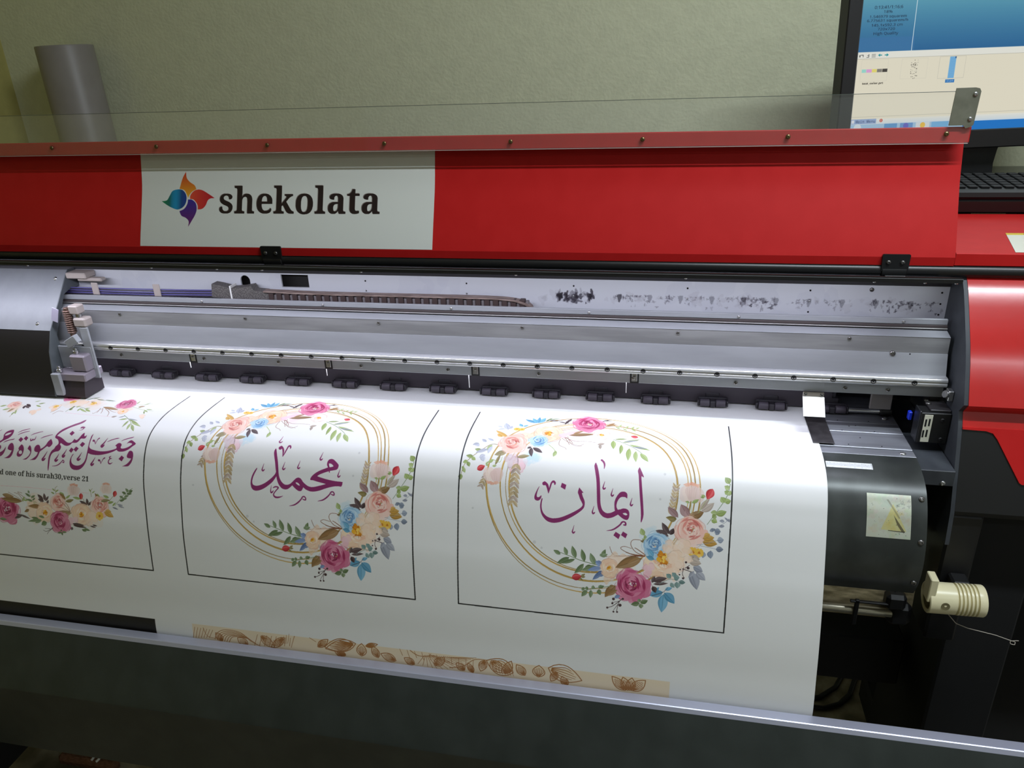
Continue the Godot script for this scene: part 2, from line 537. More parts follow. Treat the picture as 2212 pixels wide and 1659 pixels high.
# ------------------------------------------------------------------ printer: beam, rail, rollers
func build_beam() -> void:
	var st := begin()
	pull_x(st, [[0.9985, -0.04], [0.9985, -0.001], [0.9995, 0.0], [1.0352, 0.0], [1.0352, -0.04]], LEFT, 0.434)
	var low := part("beam_lower_face", st, M.alu, printer, "pale lower face of the carriage beam")
	st = begin()
	pull_x(st, [[1.0352, -0.04], [1.0352, -0.0005], [1.0675, -0.0105], [1.0675, -0.04]], LEFT, 0.434)
	part("beam_panel", st, M.alu, printer, "smooth pale panel above the rail")
	st = begin()
	pull_x(st, [[1.0675, -0.04], [1.0675, -0.0118], [1.0938, -0.0125], [1.0938, -0.04]], LEFT, 0.434)
	var ch := part("beam_channel", st, M.alu_dull, printer, "dull grey channel along the beam")
	st = begin()
	pull_x(st, [[1.0938, -0.04], [1.0938, -0.0122], [1.0943, -0.0117], [1.0982, -0.0305], [1.0982, -0.04]], LEFT, 0.434)
	part("beam_top_strip", st, M.alu, printer)
	st = begin()
	box(st, Vector3(LEFT, 1.0982, -0.044), Vector3(0.434, 1.1045, -0.0362))
	part("belt_slot", st, M.dark_hole, printer)
	st = begin()
	cyl(st, Vector3(LEFT, 1.1015, -0.0335), Vector3(0.434, 1.1015, -0.0335), 0.0011, 10)
	part("belt_wire", st, simple(Color8(170, 168, 166), 0.4, 0.5), printer, "thin bright wire along the belt")
	st = begin()
	box(st, Vector3(LEFT, 1.1027, -0.0362), Vector3(0.434, 1.1068, -0.0345), 0.0004)
	part("drive_belt", st, simple(Color8(78, 70, 70), 0.55), printer, "grey toothed drive belt")
	st = begin()
	box(st, Vector3(LEFT, 1.1068, -0.042), Vector3(0.434, 1.116, -0.0365), 0.0006)
	var fl := part("cable_tray_front", st, M.alu, printer, "pale front lip of the cable tray")
	var spots := []
	for x in [-0.8688, -0.6212, -0.3754, -0.1298, 0.1175, 0.3694]: spots.append(Vector3(x, 1.1105, -0.0365))
	screws("rivet", fl, spots, Vector3(0, 0, 1), 0.0026, M.steel)
	spots = []
	for x in [-1.0351, -0.7688, -0.5054, -0.2428, 0.0204, 0.2873]: spots.append(Vector3(x, 1.088, -0.012))
	screws("channel_screw", ch, spots, Vector3(0, 0, 1), 0.003, M.screw)
	screws("panel_screw", printer, [Vector3(0.3538, 1.066, -0.0105)], Vector3(0, 0.3, 0.95), 0.0045, M.screw)
	flat_holes("panel_hole", [Vector3(0.3793, 1.066, -0.0103), Vector3(0.3801, 1.0405, -0.0025), Vector3(0.411, 1.0405, -0.0025), Vector3(0.2, 1.043, -0.0033)], Vector3(0, 0.3, 0.95), 0.0012)
	# linear rail with counterbored holes every 60 mm
	st = begin()
	pull_x(st, [[1.0206, 0.0], [1.0206, 0.0115], [1.0212, 0.0128], [1.022, 0.0132], [1.0258, 0.0132], [1.0264, 0.0124], [1.029, 0.0124], [1.0294, 0.0132], [1.0312, 0.0132], [1.0325, 0.0128], [1.0336, 0.0119], [1.0345, 0.0106], [1.035, 0.009], [1.0352, 0.007], [1.0352, 0.0]], LEFT, 0.434, 50)
	var rail := part("linear_rail", st, M.rail, printer, "polished steel rail with a row of bolt holes")
	st = begin()
	lathe(st, [[0.0042, 0.0], [0.0042, 0.0009], [0.003, 0.0009], [0.0028, 0.0002], [0.0018, 0.0002], [0.0016, 0.0007], [0.0, 0.0007]], Vector3.ZERO, Vector3(0, 0, 1), 14)
	var hole: MeshInstance3D = null
	for i in 33:
		var at := Vector3(-0.9935 - 9 * 0.06 + i * 0.06, 1.0268, 0.0126)
		if at.x < LEFT + 0.02: continue
		if hole == null:
			hole = part("rail_bolt", st, M.dark_hole, rail, "dark bolt hole")
			hole.position = at
		else:
			copy_of(hole, at, rail)
	spots = []
	for x in [-1.0438, -0.8637, -0.7087, -0.5434, -0.3781, -0.2134, -0.05, 0.1186, 0.2892, 0.3534]: spots.append(Vector3(x, 1.0075, 0.0))
	screws("beam_screw", low, spots, Vector3(0, 0, 1), 0.0034, M.screw)
	# small square windows with a clip in each
	for x in [-0.887, -0.608, -0.3275, -0.048]:
		st = begin()
		box(st, Vector3(x - 0.0075, 0.9985, -0.0002), Vector3(x + 0.0075, 1.0165, 0.0006))
		var w := part("sensor_window", st, M.black, low, "black framed square window")
		st = begin()
		box(st, Vector3(x - 0.0045, 1.002, 0.0005), Vector3(x + 0.0045, 1.0165, 0.0012), 0.0003)
		part("window_clip", st, M.steel, w)
		screws("window_screw", w, [Vector3(x, 1.011, 0.0012)], Vector3(0, 0, 1), 0.0022, M.screw)
	# white cable tie tails below the beam
	for p in [[-0.904, 0.983], [-0.619, 0.98], [-0.3435, 0.97], [-0.062, 0.975]]:
		st = begin()
		box(st, Vector3(p[0] - 0.0006, p[1], -0.011), Vector3(p[0] + 0.0006, 0.999, -0.0095), 0.0002)
		part("cable_tie_tail", st, M.white_plastic, printer)
	# dark back of the paper path
	st = begin()
	box(st, Vector3(LEFT, 0.931, -0.2), Vector3(0.434, 0.999, -0.14))
	part("paper_guide", st, M.black_matt, printer)
	st = begin()
	box(st, Vector3(LEFT, 0.985, -0.139), Vector3(0.434, 0.9985, -0.041), 0.001)
	part("beam_underside", st, simple(Color8(205, 207, 210), 0.6), printer)
	st = begin()
	box(st, Vector3(LEFT, 0.9335, -0.09), Vector3(0.29, 0.986, -0.079), 0.001)
	part("feed_cover", st, simple(Color8(52, 46, 54), 0.6), printer, "dark cover behind the rollers")
	# pinch rollers, one every 100 mm
	for i in 19:
		var x := -1.5115 + i * 0.1
		if x < LEFT + 0.03 or x > 0.3: continue
		pinch_roller(x)
	# short feed shaft visible right of the last roller
	st = begin()
	cyl(st, Vector3(0.29, 0.9385, -0.066), Vector3(0.368, 0.9385, -0.066), 0.0042, 14)
	part("feed_shaft", st, M.steel, printer, "bright steel shaft behind the bare bed")
	st = begin()
	cyl(st, Vector3(0.366, 0.9385, -0.066), Vector3(0.384, 0.9385, -0.066), 0.0078, 16)
	part("shaft_bearing", st, M.black, printer)
	st = begin()
	box(st, Vector3(0.335, 0.965, -0.022), Vector3(0.368, 1.0, -0.016), 0.001)
	part("bearing_bracket", st, simple(Color8(112, 106, 104), 0.5, 0.4), printer)

var roller_meshes := {}
func pinch_roller(x: float) -> void:
	if roller_meshes.is_empty():
		var st := begin()
		box(st, Vector3(-0.0265, 0.0045, -0.014), Vector3(0.0265, 0.0135, -0.0085), 0.0015)
		box(st, Vector3(-0.0048, 0.001, -0.009), Vector3(0.0048, 0.0125, 0.0068), 0.0015)
		box(st, Vector3(-0.0265, 0.002, -0.009), Vector3(-0.0228, 0.0135, 0.005), 0.0012)
		box(st, Vector3(0.0228, 0.002, -0.009), Vector3(0.0265, 0.0135, 0.005), 0.0012)
		box(st, Vector3(-0.013, 0.008, -0.03), Vector3(0.013, 0.021, -0.013), 0.002)
		box(st, Vector3(-0.0085, 0.02, -0.03), Vector3(0.0085, 0.056, -0.019), 0.0015)
		roller_meshes.frame = st.commit()
		st = begin()
		lathe(st, [[0.0, 0.0], [0.0058, 0.0], [0.0069, 0.0012], [0.0071, 0.009], [0.0069, 0.0158], [0.0058, 0.017], [0.0, 0.017]], Vector3.ZERO, Vector3(1, 0, 0), 18, 50)
		roller_meshes.barrel = st.commit()
	var o := MeshInstance3D.new()
	o.name = "pinch_roller"
	o.mesh = roller_meshes.frame
	o.material_override = M.roller_frame
	o.position = Vector3(x, PLATEN + 0.0022, -0.064)
	printer.add_child(o, true)
	for dx in [-0.0222, 0.0052]:
		var b := MeshInstance3D.new()
		b.name = "roller_barrel"
		b.mesh = roller_meshes.barrel
		b.material_override = M.rubber
		b.position = Vector3(dx, 0.0072, 0.0005)
		o.add_child(b, true)

# ------------------------------------------------------------------ printer: rear plate, cable chain
func build_rear() -> void:
	var root := CSGBox3D.new()
	root.name = "rear_plate"
	root.size = Vector3(0.4405 - LEFT, 0.1155, 0.004)
	root.position = Vector3((0.4405 + LEFT) / 2, 1.10125, -0.077)
	var m := simple(Color.WHITE, 0.45)
	m.albedo_texture = ImageTexture.create_from_image(smudge_image())
	m.uv1_triplanar = true
	m.uv1_scale = Vector3(1.0 / (0.4405 - LEFT), 1.0 / 0.1155, 1.0)
	m.uv1_offset = Vector3(0.5, 0.5, 0)
	root.material = m
	root.set_meta("label", "pale rear plate with ink smudges")
	for h in [[-0.6904, 1.1432, 0.056, 0.0246], [-0.7936, 1.1385, 0.02, 0.012]]:
		var b := CSGBox3D.new()
		b.name = "opening"
		b.operation = CSGShape3D.OPERATION_SUBTRACTION
		b.size = Vector3(h[2], h[3], 0.02)
		b.position = Vector3(h[0], h[1], -0.077) - root.position
		b.material = m
		root.add_child(b, true)
	var c := CSGCylinder3D.new()
	c.name = "opening"
	c.operation = CSGShape3D.OPERATION_SUBTRACTION
	c.radius = 0.01
	c.height = 0.02
	c.sides = 20
	c.rotation = Vector3(PI / 2, 0, 0)
	c.position = Vector3(-0.7936, 1.1425, -0.077) - root.position
	c.material = m
	root.add_child(c, true)
	printer.add_child(root, true)
	var st := begin()
	box(st, Vector3(LEFT, 1.02, -0.16), Vector3(0.4405, 1.2, -0.11))
	part("rear_inner_wall", st, simple(Color8(46, 46, 46), 0.7), printer)
	st = begin()
	box(st, Vector3(LEFT, 1.1588, -0.079), Vector3(0.4405, 1.204, -0.072), 0.0006)
	part("rear_upper_plate", st, simple(Color8(38, 37, 42), 0.5), printer, "black strip above the rear plate")
	var spots := []
	for p in [[-0.5486, 1.1467], [-0.3551, 1.1462], [-0.1611, 1.1459], [0.0336, 1.1462], [0.231, 1.1472], [0.43, 1.1481], [0.4306, 1.1294], [0.4308, 1.1113], [0.2315, 1.1101]]:
		spots.append(Vector3(p[0], p[1], -0.075))
	flat_holes("plate_hole", spots, Vector3(0, 0, 1), 0.0016)
	spots = []
	for p in [[-0.549, 1.1281], [-0.3556, 1.1274], [-0.1612, 1.1276], [0.0341, 1.1282], [0.2315, 1.1291]]: spots.append(Vector3(p[0], p[1], -0.075))
	screws("plate_screw", printer, spots, Vector3(0, 0, 1), 0.0018, M.steel)
	screws("plate_bolt", printer, [Vector3(0.3249, 1.1508, -0.075)], Vector3(0, 0, 1), 0.0036, M.screw)
	# rim of the round opening
	# energy chain lying in the tray: links with a worn top band, bending down at its right end
	var chain := Node3D.new()
	chain.name = "cable_chain"
	printer.add_child(chain, true)
	var st2 := begin()
	box(st2, Vector3(0.0, 0.0, -0.012), Vector3(0.0098, 0.0235, 0.0), 0.001)
	var link := st2.commit()
	st2 = begin()
	box(st2, Vector3(0.0102, 0.001, -0.012), Vector3(0.016, 0.0205, -0.0025), 0.0008)
	var inner := st2.commit()
	for i in 31:
		var o := MeshInstance3D.new()
		o.name = "chain_link"
		o.mesh = link
		o.material_override = M.chain
		o.position = Vector3(-0.733 + i * 0.016, 1.1035, -0.045)
		chain.add_child(o, true)
		var w := MeshInstance3D.new()
		w.name = "link_window"
		w.mesh = inner
		w.material_override = simple(Color8(112, 106, 108), 0.55) if i == 0 else (chain.get_child(0).get_child(0) as MeshInstance3D).material_override
		o.add_child(w, true)
	st = begin()
	var band := [[1.1315, -0.742], [1.1293, -0.62], [1.1295, -0.36], [1.129, -0.3], [1.1268, -0.265], [1.122, -0.245], [1.115, -0.2325], [1.104, -0.2295]]
	var o2 := PackedVector2Array()
	var cb := curve(band, 6)
	for p in cb: o2.append(Vector2(p[1], p[0] + 0.0004))
	cb.reverse()
	for p in cb: o2.append(Vector2(p[1] - (0.0028 if p[1] > -0.26 else 0.0), p[0] - 0.0024))
	prism(st, o2, Transform3D(), -0.0585, -0.0435)
	part("chain_band", st, M.chain_worn, chain, "worn brown top band of the cable chain")
	# braided sleeve tied with a white cable tie, then a bundle of thin blue hoses held by two clips
	st = begin()
	prism(st, PackedVector2Array([Vector2(-0.853, 1.116), Vector2(-0.849, 1.142), Vector2(-0.835, 1.14), Vector2(-0.812, 1.1345), Vector2(-0.805, 1.1345), Vector2(-0.787, 1.1365), Vector2(-0.7676, 1.14), Vector2(-0.763, 1.131), Vector2(-0.742, 1.1295), Vector2(-0.722, 1.119), Vector2(-0.7, 1.113), Vector2(-0.7, 1.109), Vector2(-0.8, 1.112)]), Transform3D(), -0.068, -0.0475)
	part("braided_sleeve", st, M.sleeve, printer, "grey braided sleeve around the hoses")
	st = begin()
	box(st, Vector3(-0.8125, 1.112, -0.0685), Vector3(-0.8095, 1.139, -0.0465), 0.0004)
	part("cable_tie", st, M.white_plastic, printer)
	for k in 6:
		st = begin()
		var y := 1.1142 + k * 0.0024
		wire(st, [Vector3(LEFT, y, -0.052 - (k % 2) * 0.003), Vector3(-1.12, y + 0.0005, -0.0515), Vector3(-1.0, y - 0.0012 + (k % 3) * 0.001, -0.051), Vector3(-0.92, y + 0.001, -0.052), Vector3(-0.848, y + 0.0015, -0.054)], 0.0012, 8, 4)
		part("ink_hose", st, M.cable_blue if k % 2 else M.cable_dark, printer, "thin blue grey hose")
	for x in [-1.107, -0.97]:
		st = begin()
		box(st, Vector3(x - 0.0075, 1.114, -0.05), Vector3(x + 0.0075, 1.1385, -0.0475), 0.001)
		part("hose_clip", st, M.tan, printer)

# ------------------------------------------------------------------ printer: flip-up cover with label, lip and acrylic window
const COVER_LINE := [[1.2032, -0.031], [1.2163, -0.03], [1.24, -0.0395], [1.267, -0.0512], [1.2825, -0.0578], [1.296, -0.0635], [1.309, -0.069], [1.322, -0.0738], [1.3345, -0.0775], [1.348, -0.081], [1.374, -0.088], [1.3935, -0.0925]]

func build_cover() -> void:
	var st := begin()
	pull_x(st, sheet(COVER_LINE, 0.0022), LEFT, 0.4235, 20)
	var hood := part("flip_cover", st, M.red, printer, "long red cover plate flipped up on black hinges")
	# lip along the top, bent forward
	st = begin()
	pull_x(st, [[1.3935, -0.0945], [1.3958, -0.0945], [1.4012, -0.069], [1.4012, -0.0665], [1.4, -0.0655], [1.3795, -0.0655], [1.3795, -0.068], [1.3975, -0.068], [1.3935, -0.0915]], LEFT, 0.4222, 15)
	part("cover_lip", st, M.red, hood, "red lip folded forward along the top")
	# acrylic sheet screwed to the front of the lip
	st = begin()
	box(st, Vector3(LEFT, 1.3785, -0.0652), Vector3(0.4205, 1.4495, -0.0628))
	part("acrylic_window", st, M.acrylic, hood, "clear acrylic strip standing above the red cover")
	st = begin()
	box(st, Vector3(LEFT, 1.4495, -0.0652), Vector3(0.4205, 1.4502, -0.0628))
	part("acrylic_top_edge", st, M.acrylic_edge, hood)
	st = begin()
	box(st, Vector3(LEFT, 1.3779, -0.0652), Vector3(0.4205, 1.3785, -0.0628))
	part("acrylic_bottom_edge", st, simple(Color8(210, 190, 185), 0.2), hood)
	var spots := []
	for x in [-1.351, -1.133, -0.9145, -0.6965, -0.4805, -0.2625, -0.0497, 0.1687, 0.3893]: spots.append(Vector3(x, 1.3905 + absf(x + 0.3) * 0.002, -0.0628))
	screws("lip_screw", hood, spots, Vector3(0, 0, 1), 0.0037, M.brass)
	# grey bracket at the right end of the window
	st = begin()
	prism(st, PackedVector2Array([Vector2(0.3898, 1.4035), Vector2(0.3913, 1.4545), Vector2(0.4165, 1.4548), Vector2(0.4218, 1.4535), Vector2(0.4242, 1.4495), Vector2(0.4225, 1.4045), Vector2(0.4195, 1.4015), Vector2(0.4126, 1.3995), Vector2(0.409, 1.4035)]), Transform3D(), -0.0627, -0.0607)
	var br := part("window_bracket", st, M.bracket, hood, "small grey metal bracket with two screws")
	screws("bracket_screw", br, [Vector3(0.4171, 1.446, -0.0607), Vector3(0.4162, 1.4123, -0.0607)], Vector3(0, 0, 1), 0.0031, M.steel)
	# white name label following the cover
	st = begin()
	var total := 0.0
	var rows := []
	for i in range(1, COVER_LINE.size() - 1):
		var a := Vector2(COVER_LINE[i][1], COVER_LINE[i][0])
		var b := Vector2(COVER_LINE[i + 1][1], COVER_LINE[i + 1][0])
		var z := Vector2(COVER_LINE[i - 1][1], COVER_LINE[i - 1][0])
		var d := (b - (a if i == 1 else z)).normalized()
		var n := Vector2(d.y, -d.x)
		var p := a + n * 0.0006
		if i == 1: p += d * 0.0015
		if i == COVER_LINE.size() - 2: p += d * 0.009
		if rows: total += (p - rows[-1][0]).length()
		rows.append([p, n, total])
	var x0 := -0.969
	var x1 := -0.4
	for i in rows.size() - 1:
		var a: Array = rows[i]
		var b: Array = rows[i + 1]
		var na := Vector3(0, a[1].y, a[1].x)
		var nb := Vector3(0, b[1].y, b[1].x)
		quad_uv(st, [Vector3(x0, a[0].y, a[0].x), Vector3(x1, a[0].y, a[0].x), Vector3(x1, b[0].y, b[0].x), Vector3(x0, b[0].y, b[0].x)], [na, na, nb, nb],
			[Vector2(0, 1 - a[2] / total), Vector2(1, 1 - a[2] / total), Vector2(1, 1 - b[2] / total), Vector2(0, 1 - b[2] / total)])
	var m := simple(Color.WHITE, 0.4)
	m.albedo_texture = ImageTexture.create_from_image(label_image(total / (x1 - x0)))
	part("name_label", st, m, hood, "white label with four petal emblem and the word shekolata")
	# hinge tube and hinges
	st = begin()
	cyl(st, Vector3(LEFT, 1.194, -0.037), Vector3(1.2, 1.194, -0.037), 0.0095, 20)
	part("hinge_tube", st, simple(Color8(26, 26, 27), 0.35), printer, "long black hinge tube under the red cover")
	for x in [-0.7025, 0.3405]:
		st = begin()
		prism(st, PackedVector2Array([Vector2(x - 0.019, 1.195), Vector2(x - 0.02, 1.2195), Vector2(x - 0.0185, 1.221), Vector2(x + 0.0185, 1.221), Vector2(x + 0.02, 1.2195), Vector2(x + 0.019, 1.195)]), Transform3D(), -0.0295, -0.0262)
		cyl(st, Vector3(x - 0.018, 1.1935, -0.037), Vector3(x + 0.018, 1.1935, -0.037), 0.0118, 20)
		box(st, Vector3(x - 0.0135, 1.1842, -0.04), Vector3(x + 0.0165, 1.1885, -0.0225), 0.0006)
		var h := part("hinge", st, M.black, printer, "black hinge plate with two screws")
		screws("hinge_screw", h, [Vector3(x - 0.0105, 1.2085, -0.0262), Vector3(x + 0.0095, 1.2085, -0.0262)], Vector3(0, 0, 1), 0.0035, M.screw)

# ------------------------------------------------------------------ printer: light strip under the cover
func build_led() -> void:
	# a thin black visor runs forward from the hinge tube and carries the lights under its front edge
	var st := begin()
	pull_x(st, [[1.1858, -0.03], [1.2104, 0.063], [1.2123, 0.0705], [1.2042, 0.0705], [1.2042, 0.0691], [1.2106, 0.0688], [1.2088, 0.0625], [1.1842, -0.03]], LEFT, 0.405, 10)
	var strip := part("light_visor", st, simple(Color8(22, 22, 24), 0.5), printer, "thin black visor carrying the white lights")
	st = begin()
	box(st, Vector3(LEFT, 1.2097, 0.0704), Vector3(0.405, 1.2105, 0.0709))
	part("visor_edge", st, simple(Color8(120, 120, 124), 0.4), strip, "thin pale edge line of the visor")
	M.led = glow(Color(0.9, 0.93, 1.0), 30.0)
	st = begin()
	box(st, Vector3(-0.0025, -0.0012, -0.0025), Vector3(0.0025, 0.0, 0.0025), 0.0004)
	var chip := st.commit()
	for i in 112:
		var o := MeshInstance3D.new()
		o.name = "led_chip"
		o.mesh = chip
		o.material_override = M.led
		o.position = Vector3(-1.5 + i * 0.0166, 1.2076, 0.058)
		strip.add_child(o, true)
	var spots := []
	for x in [-1.13, -0.8787, -0.7527, -0.6688, -0.4917, -0.2337, 0.0263, 0.2897, 0.3566, 0.397]: spots.append(Vector3(x, 1.2043, 0.0698))
	screws("strip_screw", strip, spots, Vector3(0, -1, 0.3).normalized(), 0.0022, M.steel)
	var l := AreaLight3D.new()
	l.name = "led_light"
	l.area_size = Vector2(1.85, 0.014)
	l.light_color = Color(0.925, 0.925, 1.0)
	l.light_energy = 0.26
	l.area_range = 4.0
	l.area_attenuation = 2.0
	l.shadow_enabled = true
	l.rotation = Vector3(-PI / 2, 0, 0)
	l.position = Vector3(-0.575, 1.2042, 0.057)
	strip.add_child(l)
	# a second, weaker strip under the beam lights the paper at the rollers
	st = begin()
	box(st, Vector3(-1.5, 0.9965, -0.0135), Vector3(0.3, 0.9985, -0.0085))
	var low := part("under_beam_light", st, glow(Color(0.9, 0.93, 1.0), 1.2), printer, "white light strip under the beam")
	l = AreaLight3D.new()
	l.name = "under_beam_glow"
	l.area_size = Vector2(1.8, 0.005)
	l.light_color = Color(0.925, 0.925, 1.0)
	l.light_energy = 0.042
	l.area_range = 4.0
	l.area_attenuation = 2.0
	l.shadow_enabled = true
	l.rotation = Vector3(-PI / 2, 0, 0)
	l.position = Vector3(-0.6, 0.996, -0.011)
	low.add_child(l)

# ------------------------------------------------------------------ printer: print carriage
func build_carriage() -> void:
	var car := Node3D.new()
	car.name = "print_carriage"
	printer.add_child(car, true)
	car.set_meta("label", "grey and black print carriage at the left of the paper")
	var xr := -1.165
	var st := begin()
	pull_x(st, [[1.0624, 0.0262], [1.158, -0.0515], [1.1618, -0.056], [1.1618, -0.082], [1.11, -0.02], [1.0624, 0.017]], -1.54, xr - 0.002, 20)
	var shell := part("carriage_shell", st, M.carriage, car, "silver grey sloping carriage cover")
	screws("shell_screw", shell, [Vector3(-1.187, 1.1465, -0.0435), Vector3(-1.2, 1.0725, 0.0165), Vector3(-1.31, 1.0725, 0.0165)], Vector3(0, 0.63, 0.77), 0.004, M.steel)
	st = begin()
	pull_x(st, [[0.9365, 0.02], [0.9365, 0.0565], [0.9385, 0.058], [1.0254, 0.0425], [1.0624, 0.0255], [1.0624, 0.017], [1.06, 0.017]], -1.54, xr - 0.002, 20)
	part("carriage_front", st, simple(Color8(20, 17, 19), 0.5), car, "black lower front of the carriage")
	st = begin()
	pull_x(st, [[0.937, 0.014], [0.9365, 0.0575], [0.9385, 0.0588], [1.0254, 0.0432], [1.0625, 0.0265], [1.158, -0.051], [1.1622, -0.0555], [1.1622, -0.085], [1.125, -0.085], [1.125, -0.048], [1.1195, -0.03], [1.05, 0.0145]], xr - 0.002, xr, 20)
	part("carriage_side", st, M.carriage_side, car, "dark grey side plate of the carriage")
	# the machinery on its right side
	st = begin()
	box(st, Vector3(xr, 1.146, -0.075), Vector3(xr + 0.045, 1.158, -0.045), 0.002)
	box(st, Vector3(xr + 0.02, 1.14, -0.065), Vector3(xr + 0.075, 1.147, -0.05), 0.002)
	part("belt_arm", st, M.tan, car)
	st = begin()
	box(st, Vector3(xr, 0.985, 0.017), Vector3(xr + 0.075, 1.03, 0.022), 0.001)
	box(st, Vector3(xr + 0.06, 0.965, 0.017), Vector3(xr + 0.078, 1.07, 0.0215), 0.001)
	part("slider_plate", st, M.alu, car)
	st = begin()
	for k in 11: cyl(st, Vector3(xr + 0.04, 1.058 + k * 0.0042, 0.017), Vector3(xr + 0.04, 1.0605 + k * 0.0042, 0.017), 0.0085, 14)
	cyl(st, Vector3(xr + 0.04, 1.05, 0.017), Vector3(xr + 0.04, 1.108, 0.017), 0.0055, 12)
	part("coil_spring", st, simple(Color8(120, 96, 86), 0.35, 0.5), car, "ribbed brown coil beside the carriage")
	st = begin()
	box(st, Vector3(-0.007, -0.014, 0.0), Vector3(0.007, 0.014, 0.0012), 0.0003, Transform3D(Basis(Vector3(0, 0, 1), -0.35), Vector3(xr + 0.016, 1.094, 0.022)))
	part("paper_flag", st, simple(Color8(205, 200, 225), 0.6), car)
	st = begin()
	box(st, Vector3(xr + 0.045, 1.095, 0.0), Vector3(xr + 0.066, 1.112, 0.02), 0.002)
	box(st, Vector3(xr + 0.05, 1.07, 0.0), Vector3(xr + 0.078, 1.088, 0.022), 0.003)
	part("sensor_block", st, M.tan, car)
	st = begin()
	box(st, Vector3(-0.014, -0.008, 0.0), Vector3(0.014, 0.008, 0.012), 0.001, Transform3D(Basis(Vector3(0, 0, 1), 0.5), Vector3(xr + 0.045, 1.044, 0.022)))
	part("angle_clip", st, M.alu, car)
	st = begin()
	box(st, Vector3(xr, 0.968, -0.0), Vector3(xr + 0.07, 0.984, 0.05), 0.002)
	box(st, Vector3(xr + 0.035, 0.984, 0.015), Vector3(xr + 0.07, 1.018, 0.04), 0.003)
	part("head_bracket", st, simple(Color8(150, 142, 152), 0.4, 0.4), car, "grey head bracket")
	st = begin()
	pull_x(st, [[0.9345, 0.0], [0.9345, 0.052], [0.938, 0.054], [0.968, 0.046], [0.968, 0.0]], xr, xr + 0.062)
	part("print_head", st, simple(Color8(52, 44, 50), 0.5), car, "dark print head under the carriage side")
	st = begin()
	box(st, Vector3(xr, 0.94, 0.05), Vector3(xr + 0.018, 0.985, 0.058), 0.001)
	part("edge_plate", st, M.alu, car)
	for p in [[xr + 0.012, 0.985, 0.045], [xr + 0.045, 1.018, 0.028], [xr + 0.06, 1.088, 0.012]]:
		st = begin()
		cyl(st, Vector3(p[0], p[1], p[2]), Vector3(p[0], p[1] + 0.007, p[2]), 0.006, 6)
		cyl(st, Vector3(p[0], p[1] + 0.007, p[2]), Vector3(p[0], p[1] + 0.012, p[2]), 0.0035, 10)
		part("carriage_bolt", st, M.steel, car)

# ------------------------------------------------------------------ printer: right-hand housing
const SIDE_LINE := [[1.186, -0.036], [1.178, -0.0265], [1.169, -0.018], [1.148, -0.002], [1.124, 0.0155], [1.1, 0.0325], [1.0755, 0.047], [1.0435, 0.062], [1.0187, 0.074], [1.0175, 0.0735], [1.0028, 0.0587], [0.9812, 0.069], [0.954, 0.0785], [0.917, 0.0905], [0.857, 0.109]]

func build_right_housing() -> void:
	var st := begin()
	var prof := SIDE_LINE.slice(0, 12) + [[0.9812, -0.3], [1.186, -0.3]]
	pull_x(st, prof, 0.4465, 1.2, 25)
	part("side_cover", st, M.red_gloss, printer, "glossy red curved end cover at the right")
	st = begin()
	var low := [[0.9812, 0.0685], [0.954, 0.078], [0.917, 0.09], [0.857, 0.1085], [0.845, 0.1], [0.845, -0.25], [0.9812, -0.25]]
	pull_x(st, low, 0.4465, 1.2, 25)
	part("lower_side_cover", st, M.black, printer, "black lower end cover")
	# red wedge that runs down the right part of the lower cover
	st = begin()
	var t := Transform3D(Basis(Vector3(1, 0, 0), Vector3(0, 0.9495, -0.3137), Vector3(0, 0.3137, 0.9495)), Vector3(0, 0.9812, 0.0688))
	prism(st, PackedVector2Array([Vector2(0.4465, 0.0005), Vector2(0.4465, -0.003), Vector2(0.478, -0.004), Vector2(0.488, -0.007), Vector2(0.4945, -0.0155), Vector2(0.5295, -0.0795), Vector2(0.533, -0.082), Vector2(1.2, -0.082), Vector2(1.2, 0.0005)]), t, -0.006, 0.0022)
	part("red_wedge", st, M.red, printer, "red lower panel with a slanted edge")
	# red top box, its front fascia, and a black joint below it
	st = begin()
	pull_x(st, [[1.204, -0.032], [1.2215, -0.032], [1.2228, -0.0333], [1.2228, -0.335], [1.204, -0.335]], 0.4245, 1.2, 20)
	var top := part("top_housing", st, M.red, printer, "flat red housing top beside the cover")
	st = begin()
	box(st, Vector3(0.4245, 1.1865, -0.33), Vector3(1.2, 1.204, -0.048))
	part("housing_joint", st, M.black_matt, printer)
	# control panel label
	st = begin()
	quad_uv(st, [Vector3(0.5405, 1.2232, -0.1735), Vector3(0.72, 1.2232, -0.1735), Vector3(0.72, 1.2232, -0.0400), Vector3(0.5075, 1.2232, -0.0400)], [Vector3.UP, Vector3.UP, Vector3.UP, Vector3.UP], [Vector2(0, 0), Vector2(1, 0), Vector2(1, 1), Vector2(0, 1)])
	var m := simple(Color.WHITE, 0.35)
	m.albedo_texture = ImageTexture.create_from_image(control_image())
	var cp := part("control_label", st, m, top, "yellow, white and black control panel label")
	for k in 3:
		st = begin()
		cyl(st, Vector3(0.5525 + k * 0.0115, 1.223, -0.108), Vector3(0.5525 + k * 0.0115, 1.2242, -0.108), 0.0042, 16)
		part("control_button", st, simple([Color8(64, 66, 64), Color8(64, 66, 64), Color8(120, 150, 190)][k], 0.4), cp)
	# side plate facing the print area
	st = begin()
	pull_x(st, [[1.186, -0.085], [1.186, -0.037], [1.169, -0.019], [1.148, -0.003], [1.124, 0.0145], [1.1, 0.0315], [1.0755, 0.046], [1.0435, 0.061], [1.0187, 0.072], [1.0028, 0.0577], [0.9812, 0.068], [0.954, 0.0775], [0.917, 0.0895], [0.857, 0.108], [0.8, 0.115], [0.8, -0.16], [1.0, -0.16]], 0.4405, 0.4465, 25)
	part("side_plate", st, M.panel_side, printer, "dark grey side plate right of the print area")

